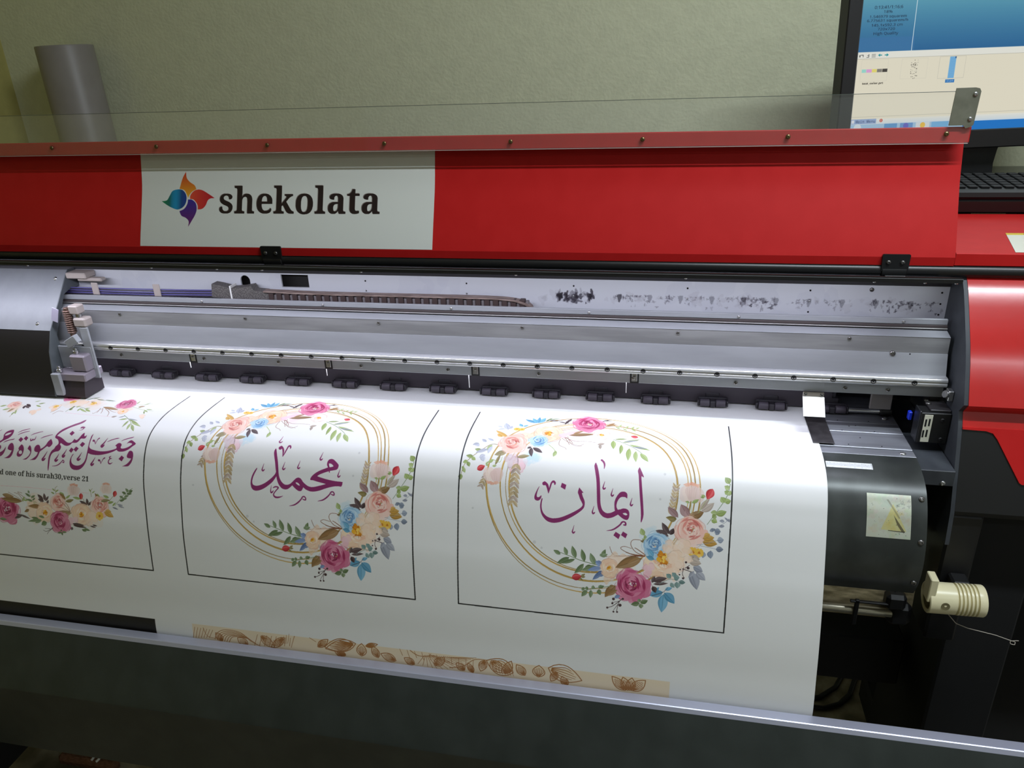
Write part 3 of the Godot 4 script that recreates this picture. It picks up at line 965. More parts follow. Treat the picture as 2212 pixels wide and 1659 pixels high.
# ------------------------------------------------------------------ printer: box with the slotted white label
func build_sensor() -> void:
	var s := Node3D.new()
	s.name = "sensor_unit"
	printer.add_child(s, true)
	s.set_meta("label", "black electronic unit with a slotted white label")
	var st := begin()
	box(st, Vector3(0.3965, 0.9365, 0.012), Vector3(0.4395, 0.9885, 0.04), 0.001)
	part("unit_body", st, M.black, s)
	st = begin()
	box(st, Vector3(0.4015, 0.9385, 0.04), Vector3(0.4135, 0.9855, 0.0407), 0.0002)
	var lab := part("unit_label", st, simple(Color8(226, 224, 205), 0.6), s, "white label with four dark slots")
	for p in [[0.4045, 0.9655], [0.4095, 0.9665], [0.4035, 0.9465], [0.4085, 0.9475]]:
		st = begin()
		box(st, Vector3(p[0] - 0.0013, p[1], 0.0405), Vector3(p[0] + 0.0013, p[1] + 0.0125, 0.0409))
		part("label_slot", st, M.dark_hole, lab)
	st = begin()
	box(st, Vector3(0.3945, 0.937, 0.014), Vector3(0.3965, 0.99, 0.039), 0.0004)
	part("unit_side_plate", st, simple(Color8(60, 62, 66), 0.3, 0.6), s)
	st = begin()
	box(st, Vector3(0.4175, 0.975, -0.03), Vector3(0.4395, 1.007, -0.002), 0.001)
	box(st, Vector3(0.41, 0.9885, -0.005), Vector3(0.4395, 0.992, 0.035), 0.0008)
	part("rear_block", st, simple(Color8(58, 56, 58), 0.4, 0.3), s)
	screws("unit_screw", s, [Vector3(0.428, 0.9775, 0.04), Vector3(0.4305, 0.9445, 0.04)], Vector3(0, 0, 1), 0.0032, M.black)
	screws("unit_bolt", s, [Vector3(0.4125, 0.992, 0.012), Vector3(0.4135, 0.992, -0.001)], Vector3(0, 1, 0), 0.0042, M.screw)
	st = begin()
	box(st, Vector3(0.3885, 0.96, 0.0), Vector3(0.394, 0.974, 0.009), 0.001)
	part("blue_plug", st, M.blue_plug, s, "small blue connector")
	st = begin()
	cyl(st, Vector3(0.4385, 1.012, 0.022), Vector3(0.428, 1.016, 0.026), 0.006, 12)
	box(st, Vector3(0.4325, 1.005, 0.015), Vector3(0.4402, 1.022, 0.03), 0.001)
	part("rail_end_clamp", st, M.steel, s, "shiny end clamp of the rail")

# ------------------------------------------------------------------ printer: take-up trough and stand
func build_front() -> void:
	var st := begin()
	pull_x(st, [[0.5735, 0.2715], [0.575, 0.273], [0.575, 0.2885], [0.5742, 0.29], [0.568, 0.2935], [0.5675, 0.2905], [0.57, 0.2885], [0.57, 0.275], [0.55, 0.274], [0.55, 0.2715]], LEFT, 1.1, 15)
	var rim := part("trough_rim", st, simple(Color8(186, 188, 208), 0.34, 0.45), printer, "pale bent rim of the front tray")
	st = begin()
	pull_x(st, sheet([[0.5672, 0.292], [0.474, 0.3475], [0.4705, 0.3487], [0.466, 0.348], [0.295, 0.33], [0.285, 0.322], [0.282, 0.2]], 0.002), LEFT, 1.1, 25)
	part("front_tray", st, M.trough, printer, "dark grey green front tray panel")

func build_under() -> void:
	var st := begin()
	# main frame under the bed
	st = begin()
	box(st, Vector3(LEFT, 0.76, -0.3), Vector3(0.4405, 0.9, 0.02), 0.002)
	part("bed_frame", st, M.black_matt, printer)
	st = begin()
	box(st, Vector3(LEFT, 0.353, -0.13), Vector3(0.48, 0.4625, -0.05), 0.003)
	part("cross_beam", st, M.black_matt, printer, "black cross beam between the legs")
	# dusty beige drip sheet under the apron, with the take-up shaft in front of it
	st = begin()
	pull_x(st, sheet([[0.742, 0.03], [0.68, 0.045], [0.615, 0.05], [0.59, 0.04]], 0.0015), LEFT, 0.4385, 30)
	part("drip_sheet", st, M.dusty, printer, "stained beige sheet under the apron")
	st = begin()
	cyl(st, Vector3(LEFT, 0.6235, 0.07), Vector3(0.401, 0.6235, 0.07), 0.0075, 18)
	part("take_up_shaft", st, simple(Color8(176, 170, 150), 0.3, 0.6), printer, "dull steel shaft under the apron")
	st = begin()
	box(st, Vector3(0.386, 0.637, 0.058), Vector3(0.418, 0.668, 0.084), 0.006)
	part("shaft_clamp", st, M.black, printer, "black clamp at the end of the shaft")
	st = begin()
	box(st, Vector3(0.395, 0.6, 0.055), Vector3(0.432, 0.645, 0.078), 0.008)
	part("shaft_bracket", st, M.black, printer)
	st = begin()
	box(st, Vector3(0.338, 0.6, 0.076), Vector3(0.345, 0.652, 0.082), 0.001)
	box(st, Vector3(0.33, 0.646, 0.076), Vector3(0.392, 0.65, 0.082), 0.001)
	part("shaft_stop", st, M.black, printer)
	st = begin()
	wire(st, [Vector3(0.4, 0.668, 0.07), Vector3(0.408, 0.682, 0.068), Vector3(0.425, 0.695, 0.06), Vector3(0.436, 0.705, 0.05)], 0.0012)
	part("thin_wire", st, M.black, printer)
	# legs and foot at the right
	st = begin()
	box(st, Vector3(0.495, 0.06, -0.2), Vector3(0.6, 0.86, 0.06), 0.004)
	part("stand_leg", st, M.black_matt, printer, "black stand leg under the right end cover")
	st = begin()
	box(st, Vector3(-1.52, 0.06, -0.2), Vector3(-1.42, 0.86, 0.06), 0.004)
	part("stand_leg", st, M.black_matt, printer)
	for x in [0.5475, -1.47]:
		st = begin()
		box(st, Vector3(x - 0.045, 0.06, -0.32), Vector3(x + 0.045, 0.13, 0.45), 0.006)
		part("stand_foot", st, M.black_matt, printer)
		for z in [-0.29, 0.4]:
			st = begin()
			cyl(st, Vector3(x - 0.02, 0.03, z), Vector3(x + 0.02, 0.03, z), 0.03, 16)
			box(st, Vector3(x - 0.025, 0.035, z - 0.012), Vector3(x + 0.025, 0.062, z + 0.012), 0.003)
			part("caster", st, M.black, printer)
	# side arm carrying the cream spool end
	st = begin()
	box(st, Vector3(0.4465, 0.6, -0.05), Vector3(0.494, 0.845, 0.1), 0.004)
	part("take_up_arm", st, M.black, printer)
	st = begin()
	box(st, Vector3(0.46, 0.68, 0.1), Vector3(0.486, 0.74, 0.128), 0.003)
	part("spool_support", st, M.black, printer)
	st = begin()
	var prof := [[0.018, 0.002], [0.0205, 0.0], [0.023, 0.0], [0.0242, 0.0012], [0.0242, 0.0385]]
	for k in 6:
		var h := 0.0385 + k * 0.0055
		prof += [[0.0242, h], [0.0205, h + 0.0006], [0.0205, h + 0.0024], [0.0246, h + 0.003], [0.0246, h + 0.0055]]
	prof += [[0.0246, 0.0785], [0.0236, 0.08], [0.0, 0.08]]
	lathe(st, prof, Vector3(0.4165, 0.7245, 0.15), Vector3(0.5, 0.7265, 0.15), 32, 40)
	var sp := part("spool_end", st, M.cream, printer, "cream plastic ribbed spool end")
	st = begin()
	box(st, Vector3(0.4125, 0.728, 0.144), Vector3(0.4238, 0.7695, 0.168), 0.0012)
	part("spool_tab", st, M.cream, sp)
	st = begin()
	var hd := Vector3(0, 0.12, 0.9928)
	var hc := Vector3(0.4375, 0.7248, 0.15) + hd * 0.0238
	lathe(st, [[0.0062, 0.0], [0.0062, 0.0008], [0.005, 0.0006], [0.0, 0.0002]], hc, hc + hd, 18)
	part("spool_hole", st, simple(Color8(110, 102, 70), 0.6), sp, "round hole in the spool end")
	# black cover behind the stand, closing the dark right side
	st = begin()
	box(st, Vector3(0.4465, 0.76, -0.25), Vector3(1.2, 0.845, 0.02), 0.003)
	part("housing_base", st, M.black_matt, printer)
	st = begin()
	box(st, Vector3(0.62, 0.0, -0.33), Vector3(1.2, 0.76, -0.05), 0.004)
	part("ink_cabinet", st, M.black_matt, printer, "black cabinet under the right end")

# ------------------------------------------------------------------ the printed sheet
func build_paper() -> void:
	var line := curve(PAPER_LINE, 7)
	var acc := [0.0]
	for i in range(1, line.size()):
		acc.append(acc[-1] + Vector2(line[i][0] - line[i - 1][0], line[i][1] - line[i - 1][1]).length())
	# s = 0 where the paper passes z = -0.075
	var s0: float = acc[7]
	var mesh := ArrayMesh.new()
	var mats := []
	for half in 2:
		var x0: float = [-1.36, -0.36][half]
		var x1: float = [-0.36, 0.25][half]
		var st := begin()
		for i in line.size() - 1:
			var r := []
			for j in [i, i + 1]:
				var p: Array = line[maxi(j - 1, 0)]
				var q: Array = line[mini(j + 1, line.size() - 1)]
				var d := Vector2(q[1] - p[1], q[0] - p[0]).normalized()
				r.append([Vector2(line[j][1], line[j][0]), Vector3(0, d.x, -d.y), (acc[j] - s0) / 0.62])
			for face in [1.0, -1.0]:
				var off := Vector3.ZERO
				var n0: Vector3 = r[0][1] * face
				var n1: Vector3 = r[1][1] * face
				var o0 := n0 * 0.00012
				var o1 := n1 * 0.00012
				quad_uv(st, [Vector3(x0, r[0][0].y, r[0][0].x) + o0, Vector3(x1, r[0][0].y, r[0][0].x) + o0, Vector3(x1, r[1][0].y, r[1][0].x) + o1, Vector3(x0, r[1][0].y, r[1][0].x) + o1], [n0, n0, n1, n1],
					[Vector2(0, r[0][2]), Vector2(1, r[0][2]), Vector2(1, r[1][2]), Vector2(0, r[1][2])])
		var m := simple(Color.WHITE, 0.42)
		m.albedo_texture = ImageTexture.create_from_image(print_image(half))
		m.texture_repeat = false
		mats.append(m)
		mesh = st.commit(mesh)
	var o := MeshInstance3D.new()
	o.name = "printed_sheet"
	o.mesh = mesh
	for k in 2: mesh.surface_set_material(k, mats[k])
	add_child(o, true)
	tag(o, "wide white printed sheet with floral panels and purple script running over the bed", "paper")

# ------------------------------------------------------------------ clamp at the right edge of the paper
func build_clamp() -> void:
	var t := thing("edge_clamp", "dark steel paper edge strip with a bright white tag beside the sheet", "clamp", Vector3(0.257, PLATEN, 0.01))
	var o := -t.position
	var tr := Transform3D(Basis(), o)
	var st := begin()
	box(st, Vector3(0.2408, 0.9326, -0.05), Vector3(0.2735, 0.934, 0.0548), 0.0003, tr)
	part("steel_strip", st, M.strip, t, "dark flat steel strip")
	st = begin()
	box(st, Vector3(0.2257, 0.9885, 0.0003), Vector3(0.2583, 0.9985, 0.0035), 0.0008, tr)
	var b := part("clamp_bracket", st, simple(Color8(168, 160, 152), 0.35, 0.6), t)
	screws("clamp_screw", b, [Vector3(0.2295, 0.9945, 0.0035) + o, Vector3(0.2545, 0.9943, 0.0035) + o], Vector3(0, 0, 1), 0.0026, M.screw)
	st = begin()
	pull_x_at(st, sheet(curve([[0.9905, 0.0035], [0.985, 0.009], [0.976, 0.0195], [0.9668, 0.0295]], 4), 0.0006), 0.2255, 0.259, o)
	part("white_tag", st, simple(Color8(250, 250, 246), 0.3), t, "bright white tag")

func pull_x_at(st: SurfaceTool, yz: Array, x0: float, x1: float, o: Vector3) -> void:
	var p := []
	for q in yz: p.append([q[0] + o.y, q[1] + o.z])
	pull_x(st, p, x0 + o.x, x1 + o.x)

# ------------------------------------------------------------------ monitor and keyboard
func build_monitor() -> void:
	var foot := Vector3(0.56, 1.246, -0.59)
	var t := thing("computer_monitor", "black computer monitor showing print job progress, beyond the red cover", "monitor", foot)
	var tr := Transform3D(Basis(Vector3(0.96593, 0, -0.25882), Vector3(-0.01805, 0.99756, -0.06738), Vector3(0.25819, 0.06976, 0.96357)), Vector3(0.3371, 1.3669, -0.47) - foot)
	var st := begin()
	var w := 0.455
	var lo := -0.015
	var hi := 0.245
	box(st, Vector3(-0.0285, lo - 0.036, -0.03), Vector3(-0.0002, hi + 0.028, 0.006), 0.002, tr)
	box(st, Vector3(w, lo - 0.036, -0.03), Vector3(w + 0.0285, hi + 0.028, 0.006), 0.002, tr)
	box(st, Vector3(-0.001, hi, -0.03), Vector3(w + 0.001, hi + 0.028, 0.006), 0.002, tr)
	box(st, Vector3(-0.001, lo - 0.036, -0.03), Vector3(w + 0.001, lo, 0.006), 0.002, tr)
	part("bezel", st, M.black, t, "black plastic bezel")
	st = begin()
	box(st, Vector3(-0.02, lo - 0.03, -0.055), Vector3(w + 0.02, hi + 0.02, -0.029), 0.012, tr)
	part("back_shell", st, M.black, t)
	st = begin()
	var n := tr.basis.z
	quad_uv(st, [tr * Vector3(-0.0005, hi, 0.0005), tr * Vector3(w, hi, 0.0005), tr * Vector3(w, lo, 0.0005), tr * Vector3(-0.0005, lo, 0.0005)], [n, n, n, n], [Vector2(0, 0), Vector2(1, 0), Vector2(1, 1), Vector2(0, 1)])
	var m := simple(Color8(8, 8, 8), 0.3)
	m.emission_enabled = true
	m.emission = Color.WHITE
	m.emission_operator = BaseMaterial3D.EMISSION_OP_MULTIPLY
	m.emission_texture = ImageTexture.create_from_image(screen_image())
	m.emission_energy_multiplier = 0.8
	part("screen", st, m, t, "lit screen with blue and cream print software windows")
	var l := AreaLight3D.new()
	l.name = "screen_light"
	l.area_size = Vector2(w, hi - lo)
	l.light_color = Color(0.86, 0.95, 1.0)
	l.light_energy = 0.02
	l.shadow_enabled = true
	l.area_range = 5.0
	l.area_attenuation = 2.0
	l.transform = tr * Transform3D(Basis(Vector3.UP, PI), Vector3(w / 2, (hi + lo) / 2, 0.002)) 
	l.basis = l.basis.orthonormalized()
	t.add_child(l)
	# neck and base
	st = begin()
	var pr := PackedVector2Array([Vector2(-0.075, 0.0), Vector2(-0.07, 0.05), Vector2(-0.064, 0.09), Vector2(-0.064, 0.125), Vector2(0.084, 0.125), Vector2(0.09, 0.075), Vector2(0.086, 0.055), Vector2(0.0835, 0.03), Vector2(0.0865, 0.0)])
	prism(st, pr, Transform3D(Basis(Vector3.UP, 0.26), Vector3(0, 0.004, 0)), -0.015, 0.03)
	part("stand_neck", st, M.black, t, "broad black stand neck")
	st = begin()
	prism(st, rounded(0.13, 0.066, 0.03), Transform3D(Basis(Vector3(1, 0, 0), Vector3(0, 0, -1), Vector3(0, 1, 0)), Vector3(0.01, 0, 0.01)), 0.0, 0.012)
	part("stand_base", st, M.black_gloss, t)

func rounded(hx: float, hy: float, r: float) -> PackedVector2Array:
	var p := PackedVector2Array()
	for q in 4:
		var c: Vector2 = Vector2(hx - r, hy - r) * [Vector2(1, 1), Vector2(-1, 1), Vector2(-1, -1), Vector2(1, -1)][q]
		for k in 7: p.append(c + Vector2.from_angle(PI / 2 * (q + k / 6.0)) * r)
	return p

func build_keyboard() -> void:
	# a black desk stands behind the printer and carries keyboard and monitor
	var dk := thing("desk", "black desk with a thick top behind the red housing, under the keyboard", "desk", Vector3(0.75, 0, -0.563))
	var st := begin()
	box(st, Vector3(-0.3, 1.223, -0.22), Vector3(0.6, 1.246, 0.22), 0.002)
	part("desk_top", st, M.black_gloss, dk)
	for x in [-0.1, 0.56]:
		for z in [-0.18, 0.18]:
			st = begin()
			box(st, Vector3(x - 0.025, 0.0, z - 0.025), Vector3(x + 0.025, 1.223, z + 0.025), 0.002)
			part("desk_leg", st, M.black_matt, dk)
	var t := thing("keyboard", "black computer keyboard on the desk in front of the monitor", "keyboard", Vector3(0.72, 1.246, -0.422))
	st = begin()
	pull_x(st, [[0.0, -0.075], [0.0, 0.075], [0.006, 0.079], [0.014, 0.078], [0.0175, 0.058], [0.0265, -0.07], [0.02, -0.078]], -0.23, 0.23)
	part("keyboard_body", st, M.black, t)
	st = begin()
	box(st, Vector3(-0.0075, 0.0, -0.0072), Vector3(0.0082, 0.0035, 0.0082), 0.001)
	var key := st.commit()
	var km := simple(Color8(24, 24, 25), 0.6)
	for r in 6:
		for c in 22:
			var o := MeshInstance3D.new()
			o.name = "key"
			o.mesh = key
			o.material_override = km
			var z := 0.046 - r * 0.0205
			o.position = Vector3(-0.2145 + c * 0.0204, 0.0175 + (0.058 - z) * 0.07, z)
			t.add_child(o, true)

# ------------------------------------------------------------------ things behind and below
func build_roll() -> void:
	var t := thing("vinyl_roll", "pale grey roll of media standing upright against the back wall at the left", "roll", Vector3(-1.566, 0.0, -0.71))
	var st := begin()
	var top := Vector3(-0.03, 1.585, -0.003)
	lathe(st, [[0.04, 0.0], [0.068, 0.0], [0.0705, 0.003], [0.0705, 1.582], [0.069, 1.585], [0.042, 1.585]], Vector3(0, 0, 0), top, 48)
	part("media_wrap", st, M.roll, t)
	st = begin()
	lathe(st, [[0.04, 0.0], [0.044, 0.0], [0.044, 1.586], [0.04, 1.586], [0.04, 0.0]], Vector3(0, 0, 0), top, 32)
	part("cardboard_core", st, simple(Color8(150, 118, 84), 0.8), t)

func build_floor_things() -> void:
	var st := begin()
	wire(st, [Vector3(0.36, 0.006, -0.36), Vector3(0.42, 0.006, -0.345), Vector3(0.47, 0.006, -0.39), Vector3(0.53, 0.006, -0.5)], 0.006)
	var o := part("cable", st, M.black, self)
	tag(o, "black cable lying straight across the pale floor below the printer", "cable", "cables on the floor")
	st = begin()
	wire(st, [Vector3(0.37, 0.006, -0.315), Vector3(0.43, 0.006, -0.315), Vector3(0.47, 0.006, -0.335), Vector3(0.5, 0.006, -0.37), Vector3(0.53, 0.006, -0.44)], 0.006)
	o = part("cable", st, M.black, self)
	tag(o, "black cable curving over the pale floor, nearer to the viewer", "cable", "cables on the floor")
	st = begin()
	wire(st, [Vector3(0.447, 0.702, 0.146), Vector3(0.468, 0.679, 0.15), Vector3(0.486, 0.672, 0.15), Vector3(0.527, 0.664, 0.15), Vector3(0.5514, 0.656, 0.15), Vector3(0.557, 0.6545, 0.15), Vector3(0.556, 0.6505, 0.152), Vector3(0.55, 0.651, 0.151), Vector3(0.5495, 0.6555, 0.15), Vector3(0.5575, 0.6573, 0.15), Vector3(0.561, 0.6575, 0.15)], 0.0006, 6, 8)
	o = part("string", st, simple(Color8(180, 172, 160), 0.7), self)
	tag(o, "thin pale string with a small loop hanging from the cream spool end", "string")
	# bits on the floor at the lower left
	var t := thing("cloth_strip", "small brown ribbed strip with a white loop on the floor at lower left", "cloth", Vector3(-1.29, 0.0, 0.145))
	st = begin()
	box(st, Vector3(-0.085, 0.0, -0.014), Vector3(0.075, 0.03, 0.014), 0.01)
	part("ribbed_band", st, M.brown, t)
	st = begin()
	wire(st, [Vector3(0.012, 0.031, 0.008), Vector3(0.014, 0.034, -0.006), Vector3(0.026, 0.034, -0.008), Vector3(0.03, 0.034, 0.004), Vector3(0.026, 0.031, 0.01)], 0.003)
	part("white_loop", st, M.white_plastic, t)
	st = begin()
	cyl(st, Vector3(-1.41, 0.012, 0.2), Vector3(-1.2, 0.012, 0.19), 0.012, 16)
	o = part("steel_tube", st, M.steel, self)
	tag(o, "bright steel tube lying on the floor at lower left", "tube")

# ------------------------------------------------------------------ printed pictures, drawn with filled outlines
var cv: Image
var cv_o := Vector2.ZERO       # millimetres at the picture's left top
var cv_k := 1.0                # picture pixels per millimetre
var cv_c := 0.0                # where the drawing's own zero lies
var cv_drift := 0.0
var cv_up := false             # true when v grows upwards from cv_o.y
var strips := {}
const INK := {
	"g1": [160, 180, 106], "g2": [114, 136, 92], "g3": [138, 122, 70], "g4": [118, 150, 146], "b1": [104, 172, 210], "bl": [120, 146, 196], "bg": [140, 152, 172],
	"lav": [196, 200, 216], "gy": [152, 156, 170], "dk": [76, 56, 58], "oc": [214, 164, 76], "tn": [190, 172, 158], "mv": [178, 140, 140], "ol": [160, 122, 78], "br": [134, 84, 60],
	"plum": [140, 48, 106], "paper": [236, 236, 235], "black": [38, 38, 38], "skyp": [178, 216, 236], "pinkp": [240, 190, 200], "peachp": [246, 212, 184], "mauvep": [206, 180, 188],
	"speck": [214, 214, 214], "gold": [212, 174, 96], "gold_line": [166, 112, 62], "red": [206, 66, 72], "wheat": [206, 184, 142], "white": [252, 240, 234], "cream": [250, 224, 194], "yell": [240, 190, 70],
}

func ink(n: String, a := 1.0) -> Color:
	var c: Array = INK[n]
	return Color(c[0] / 255.0, c[1] / 255.0, c[2] / 255.0, a)

func canvas(w: int, h: int, c: Color, o: Vector2, k: float, up := false) -> void:
	cv = Image.create_empty(w, h, false, Image.FORMAT_RGBA8)
	cv.fill(c)
	cv_o = o
	cv_k = k
	cv_up = up
	cv_c = 0.0
	cv_drift = 0.0

func px(u: float, v: float) -> Vector2:
	var x := u + cv_c
	if cv_drift != 0.0: x += cv_drift * smoothstep(290.0, 480.0, v)
	return Vector2((x - cv_o.x) * cv_k, (cv_o.y - v if cv_up else v - cv_o.y) * cv_k)

# scan-line fill of an outline given in picture pixels
func fill_px(p: PackedVector2Array, c: Color, c2 := Color(0, 0, 0, 0), along := -1) -> void:
	var n := p.size()
	var lo := p[0]
	var hi := p[0]
	for q in p:
		lo = lo.min(q)
		hi = hi.max(q)
	var w := cv.get_width()
	var y0 := maxi(0, ceili(lo.y - 0.5))
	var y1 := mini(cv.get_height() - 1, floori(hi.y - 0.5))
	var solid := c.a >= 0.999
	var strip: Image = null
	if not solid:
		var key := c.to_html()
		if not strips.has(key):
			var s := Image.create_empty(1024, 1, false, Image.FORMAT_RGBA8)
			s.fill(c)
			strips[key] = s
		strip = strips[key]
	for y in range(y0, y1 + 1):
		var yc := y + 0.5
		var xs := PackedFloat32Array()
		var a := p[n - 1]
		for i in n:
			var b := p[i]
			if (a.y <= yc) != (b.y <= yc):
				xs.append(a.x + (yc - a.y) * (b.x - a.x) / (b.y - a.y))
			a = b
		xs.sort()
		for k in range(0, xs.size() - 1, 2):
			var x0 := maxi(0, roundi(xs[k]))
			var x1 := mini(w, roundi(xs[k + 1]))
			if x1 <= x0: continue
			if along == 1:
				cv.fill_rect(Rect2i(x0, y, x1 - x0, 1), c.lerp(c2, (yc - lo.y) / maxf(hi.y - lo.y, 1.0)))
			elif along == 0:
				var x := x0
				while x < x1:
					cv.fill_rect(Rect2i(x, y, mini(4, x1 - x), 1), c.lerp(c2, (x - lo.x) / maxf(hi.x - lo.x, 1.0)))
					x += 4
			elif solid:
				cv.fill_rect(Rect2i(x0, y, x1 - x0, 1), c)
			else:
				while x0 < x1:
					var m := mini(1024, x1 - x0)
					cv.blend_rect(strip, Rect2i(0, 0, m, 1), Vector2i(x0, y))
					x0 += m

func to_px(a: Array) -> PackedVector2Array:
	var p := PackedVector2Array()
	for i in range(0, a.size(), 2): p.append(px(a[i], a[i + 1]))
	return p

func smooth_outline(p: PackedVector2Array, per := 3) -> PackedVector2Array:
	var out := PackedVector2Array()
	var n := p.size()
	for i in n:
		var a := p[(i + n - 1) % n]
		var b := p[i]
		var c := p[(i + 1) % n]
		var d := p[(i + 2) % n]
		# keep corners sharp: only round where the outline turns gently
		var t0 := (c - a) * 0.5
		var t1 := (d - b) * 0.5
		if (b - a).normalized().dot((c - b).normalized()) < 0.5: t0 = c - b
		if (c - b).normalized().dot((d - c).normalized()) < 0.5: t1 = c - b
		for k in per:
			var t := float(k) / per
			var t2 := t * t
			var t3 := t2 * t
			out.append(b * (2 * t3 - 3 * t2 + 1) + t0 * (t3 - 2 * t2 + t) + c * (-2 * t3 + 3 * t2) + t1 * (t3 - t2))
	return out

func fill(col: String, a: Array) -> void:
	fill_px(smooth_outline(to_px(a)), ink(col))

func box_mm(u0: float, v0: float, u1: float, v1: float, c: Color) -> void:
	var a := px(u0, v0)
	var b := px(u1, v1)
	var lo := a.min(b)
	var s := (a - b).abs()
	cv.fill_rect(Rect2i(roundi(lo.x), roundi(lo.y), maxi(1, roundi(s.x)), maxi(1, roundi(s.y))), c)

func disc_px(p: Vector2, r: float, c: Color, n := 12) -> void:
	var q := PackedVector2Array()
	for k in n: q.append(p + Vector2.from_angle(TAU * k / n) * r)
	fill_px(q, c)

func dot(u: float, v: float, r: float, col: String) -> void:
	disc_px(px(u, v), maxf(r * cv_k, 0.7), ink(col), 16)

# a pen line through (u, v, width) triples
func stroke(col: String, a: Array) -> void:
	var p := []
	for i in range(0, a.size(), 3):
		var q := px(a[i], a[i + 1])
		p.append(Vector3(q.x, q.y, a[i + 2] * cv_k * 0.5))
	pen(p, ink(col))

func pen(p: Array, c: Color, per := 5) -> void:
	var s := PackedVector3Array()
	var n := p.size()
	for i in n - 1:
		var a: Vector3 = p[maxi(i - 1, 0)]
		var d: Vector3 = p[mini(i + 2, n - 1)]
		for k in per:
			var t := float(k) / per
			s.append(Vector3(cubic_interpolate(p[i].x, p[i + 1].x, a.x, d.x, t), cubic_interpolate(p[i].y, p[i + 1].y, a.y, d.y, t), lerpf(p[i].z, p[i + 1].z, t)))
	s.append(p[n - 1])
	for i in s.size() - 1:
		var a := Vector2(s[i].x, s[i].y)
		var b := Vector2(s[i + 1].x, s[i + 1].y)
		if a.distance_to(b) < 0.01: continue
		var d := (b - a).normalized().orthogonal()
		fill_px(PackedVector2Array([a + d * maxf(s[i].z, 0.6), b + d * maxf(s[i + 1].z, 0.6), b - d * maxf(s[i + 1].z, 0.6), a - d * maxf(s[i].z, 0.6)]), c)
		if c.a > 0.99 and s[i].z > 1.2: disc_px(a, s[i].z, c, 10)

func twig(col: String, w: float, a: Array) -> void:
	var p := []
	for i in range(0, a.size(), 2):
		var q := px(a[i], a[i + 1])
		p.append(Vector3(q.x, q.y, w * cv_k * 0.5 * (1.0 - 0.5 * i / a.size())))
	pen(p, ink(col, 1.0), 4)

func leaf_outline(a: Vector2, b: Vector2, w: float, bend: float, from := 0.0, to := 1.0) -> PackedVector2Array:
	var d := b - a
	var n := d.orthogonal().normalized()
	var p := PackedVector2Array()
	for side in 2:
		for k in 9:
			var t: float = k / 8.0 if side == 0 else 1.0 - k / 8.0
			var h: float = pow(sin(PI * pow(t, 0.85)), 0.9) * w * 0.5
			var f: float = (from if side == 1 else to) * (1.0 if side == 0 else -1.0)
			p.append(a + d * t + n * (sin(PI * t) * bend + h * f))
	return p

func leaves(col: String, a: Array) -> void:
	for i in range(0, a.size(), 5):
		var p := px(a[i], a[i + 1])
		var q := px(a[i + 2], a[i + 3])
		var w: float = a[i + 4] * cv_k
		var c := ink(col)
		c = c.lightened(rng.randf() * 0.16) if rng.randf() < 0.6 else c.darkened(rng.randf() * 0.12)
		var bend := rng.randf_range(-0.12, 0.12) * w
		fill_px(leaf_outline(p, q, w, bend, 1.0, 1.0), c)
		var hi := c.lightened(0.22)
		hi.a = 0.55
		fill_px(leaf_outline(p, q, w, bend, -0.1, 0.86), hi)
		var lo := c.darkened(0.25)
		lo.a = 0.45
		fill_px(leaf_outline(p, q, w, bend, 1.0, -0.62), lo)
		if w > 9.0:
			pen([Vector3(p.x, p.y, w * 0.03), Vector3((p.x + q.x) / 2, (p.y + q.y) / 2, w * 0.025), Vector3(q.x, q.y, 0.4)], c.darkened(0.22), 2)

func line_leaf(a: Array) -> void:
	for i in range(0, a.size(), 5):
		var p := px(a[i], a[i + 1])
		var q := px(a[i + 2], a[i + 3])
		var w: float = a[i + 4] * cv_k
		var o := leaf_outline(p, q, w, 0.0, 1.0, 1.0)
		var t := 0.75 * cv_k
		for k in o.size():
			var b := o[(k + 1) % o.size()]
			pen([Vector3(o[k].x, o[k].y, t), Vector3(b.x, b.y, t)], ink("gold_line"), 1)
		for k in 6:
			var f := (k - 2.5) / 3.4
			var n := (q - p).orthogonal().normalized() * w * 0.5 * f
			var s := p.lerp(q, 0.1) + n * 0.25
			var e := p.lerp(q, 0.86 - absf(f) * 0.3) + n * 0.8
			pen([Vector3(s.x, s.y, t), Vector3(p.lerp(q, 0.45).x + n.x, p.lerp(q, 0.45).y + n.y, t * 0.8), Vector3(e.x, e.y, t * 0.5)], ink("gold_line"), 3)

func blob(c: Vector2, r: float, col: Color, wob := 0.12, squash := 1.0, ang := 0.0) -> void:
	var p := PackedVector2Array()
	var a1 := rng.randf() * TAU
	var a2 := rng.randf() * TAU
	for k in 20:
		var t := TAU * k / 20
		var d := r * (1.0 + wob * sin(t * 3 + a1) + wob * 0.6 * sin(t * 5 + a2))
		p.append(c + Vector2(cos(t) * d, sin(t) * d * squash).rotated(ang))
	fill_px(p, col)

# a printed rule of even width
func rule(w: float, a: Array) -> void:
	var p := []
	for i in range(0, a.size(), 2):
		var q := px(a[i], a[i + 1])
		p.append(Vector3(q.x, q.y, w * cv_k * 0.5))
	pen(p, ink("black"), 4)

func wash(u: float, v: float, r: float, col: String) -> void:
	var p := px(u, v)
	for k in 6:
		blob(p + Vector2(rng.randf_range(-0.5, 0.5), rng.randf_range(-0.5, 0.5)) * r * cv_k, r * cv_k * rng.randf_range(0.45, 0.8), ink(col, 0.2), 0.2)

func arc(c: Vector2, r: float, a0: float, a1: float, w: float, col: Color) -> void:
	var p := []
	for k in 5:
		var t := k / 4.0
		var q := c + Vector2.from_angle(lerpf(a0, a1, t)) * r
		p.append(Vector3(q.x, q.y, w * sin(PI * clampf(t, 0.06, 0.94))))
	pen(p, col, 2)

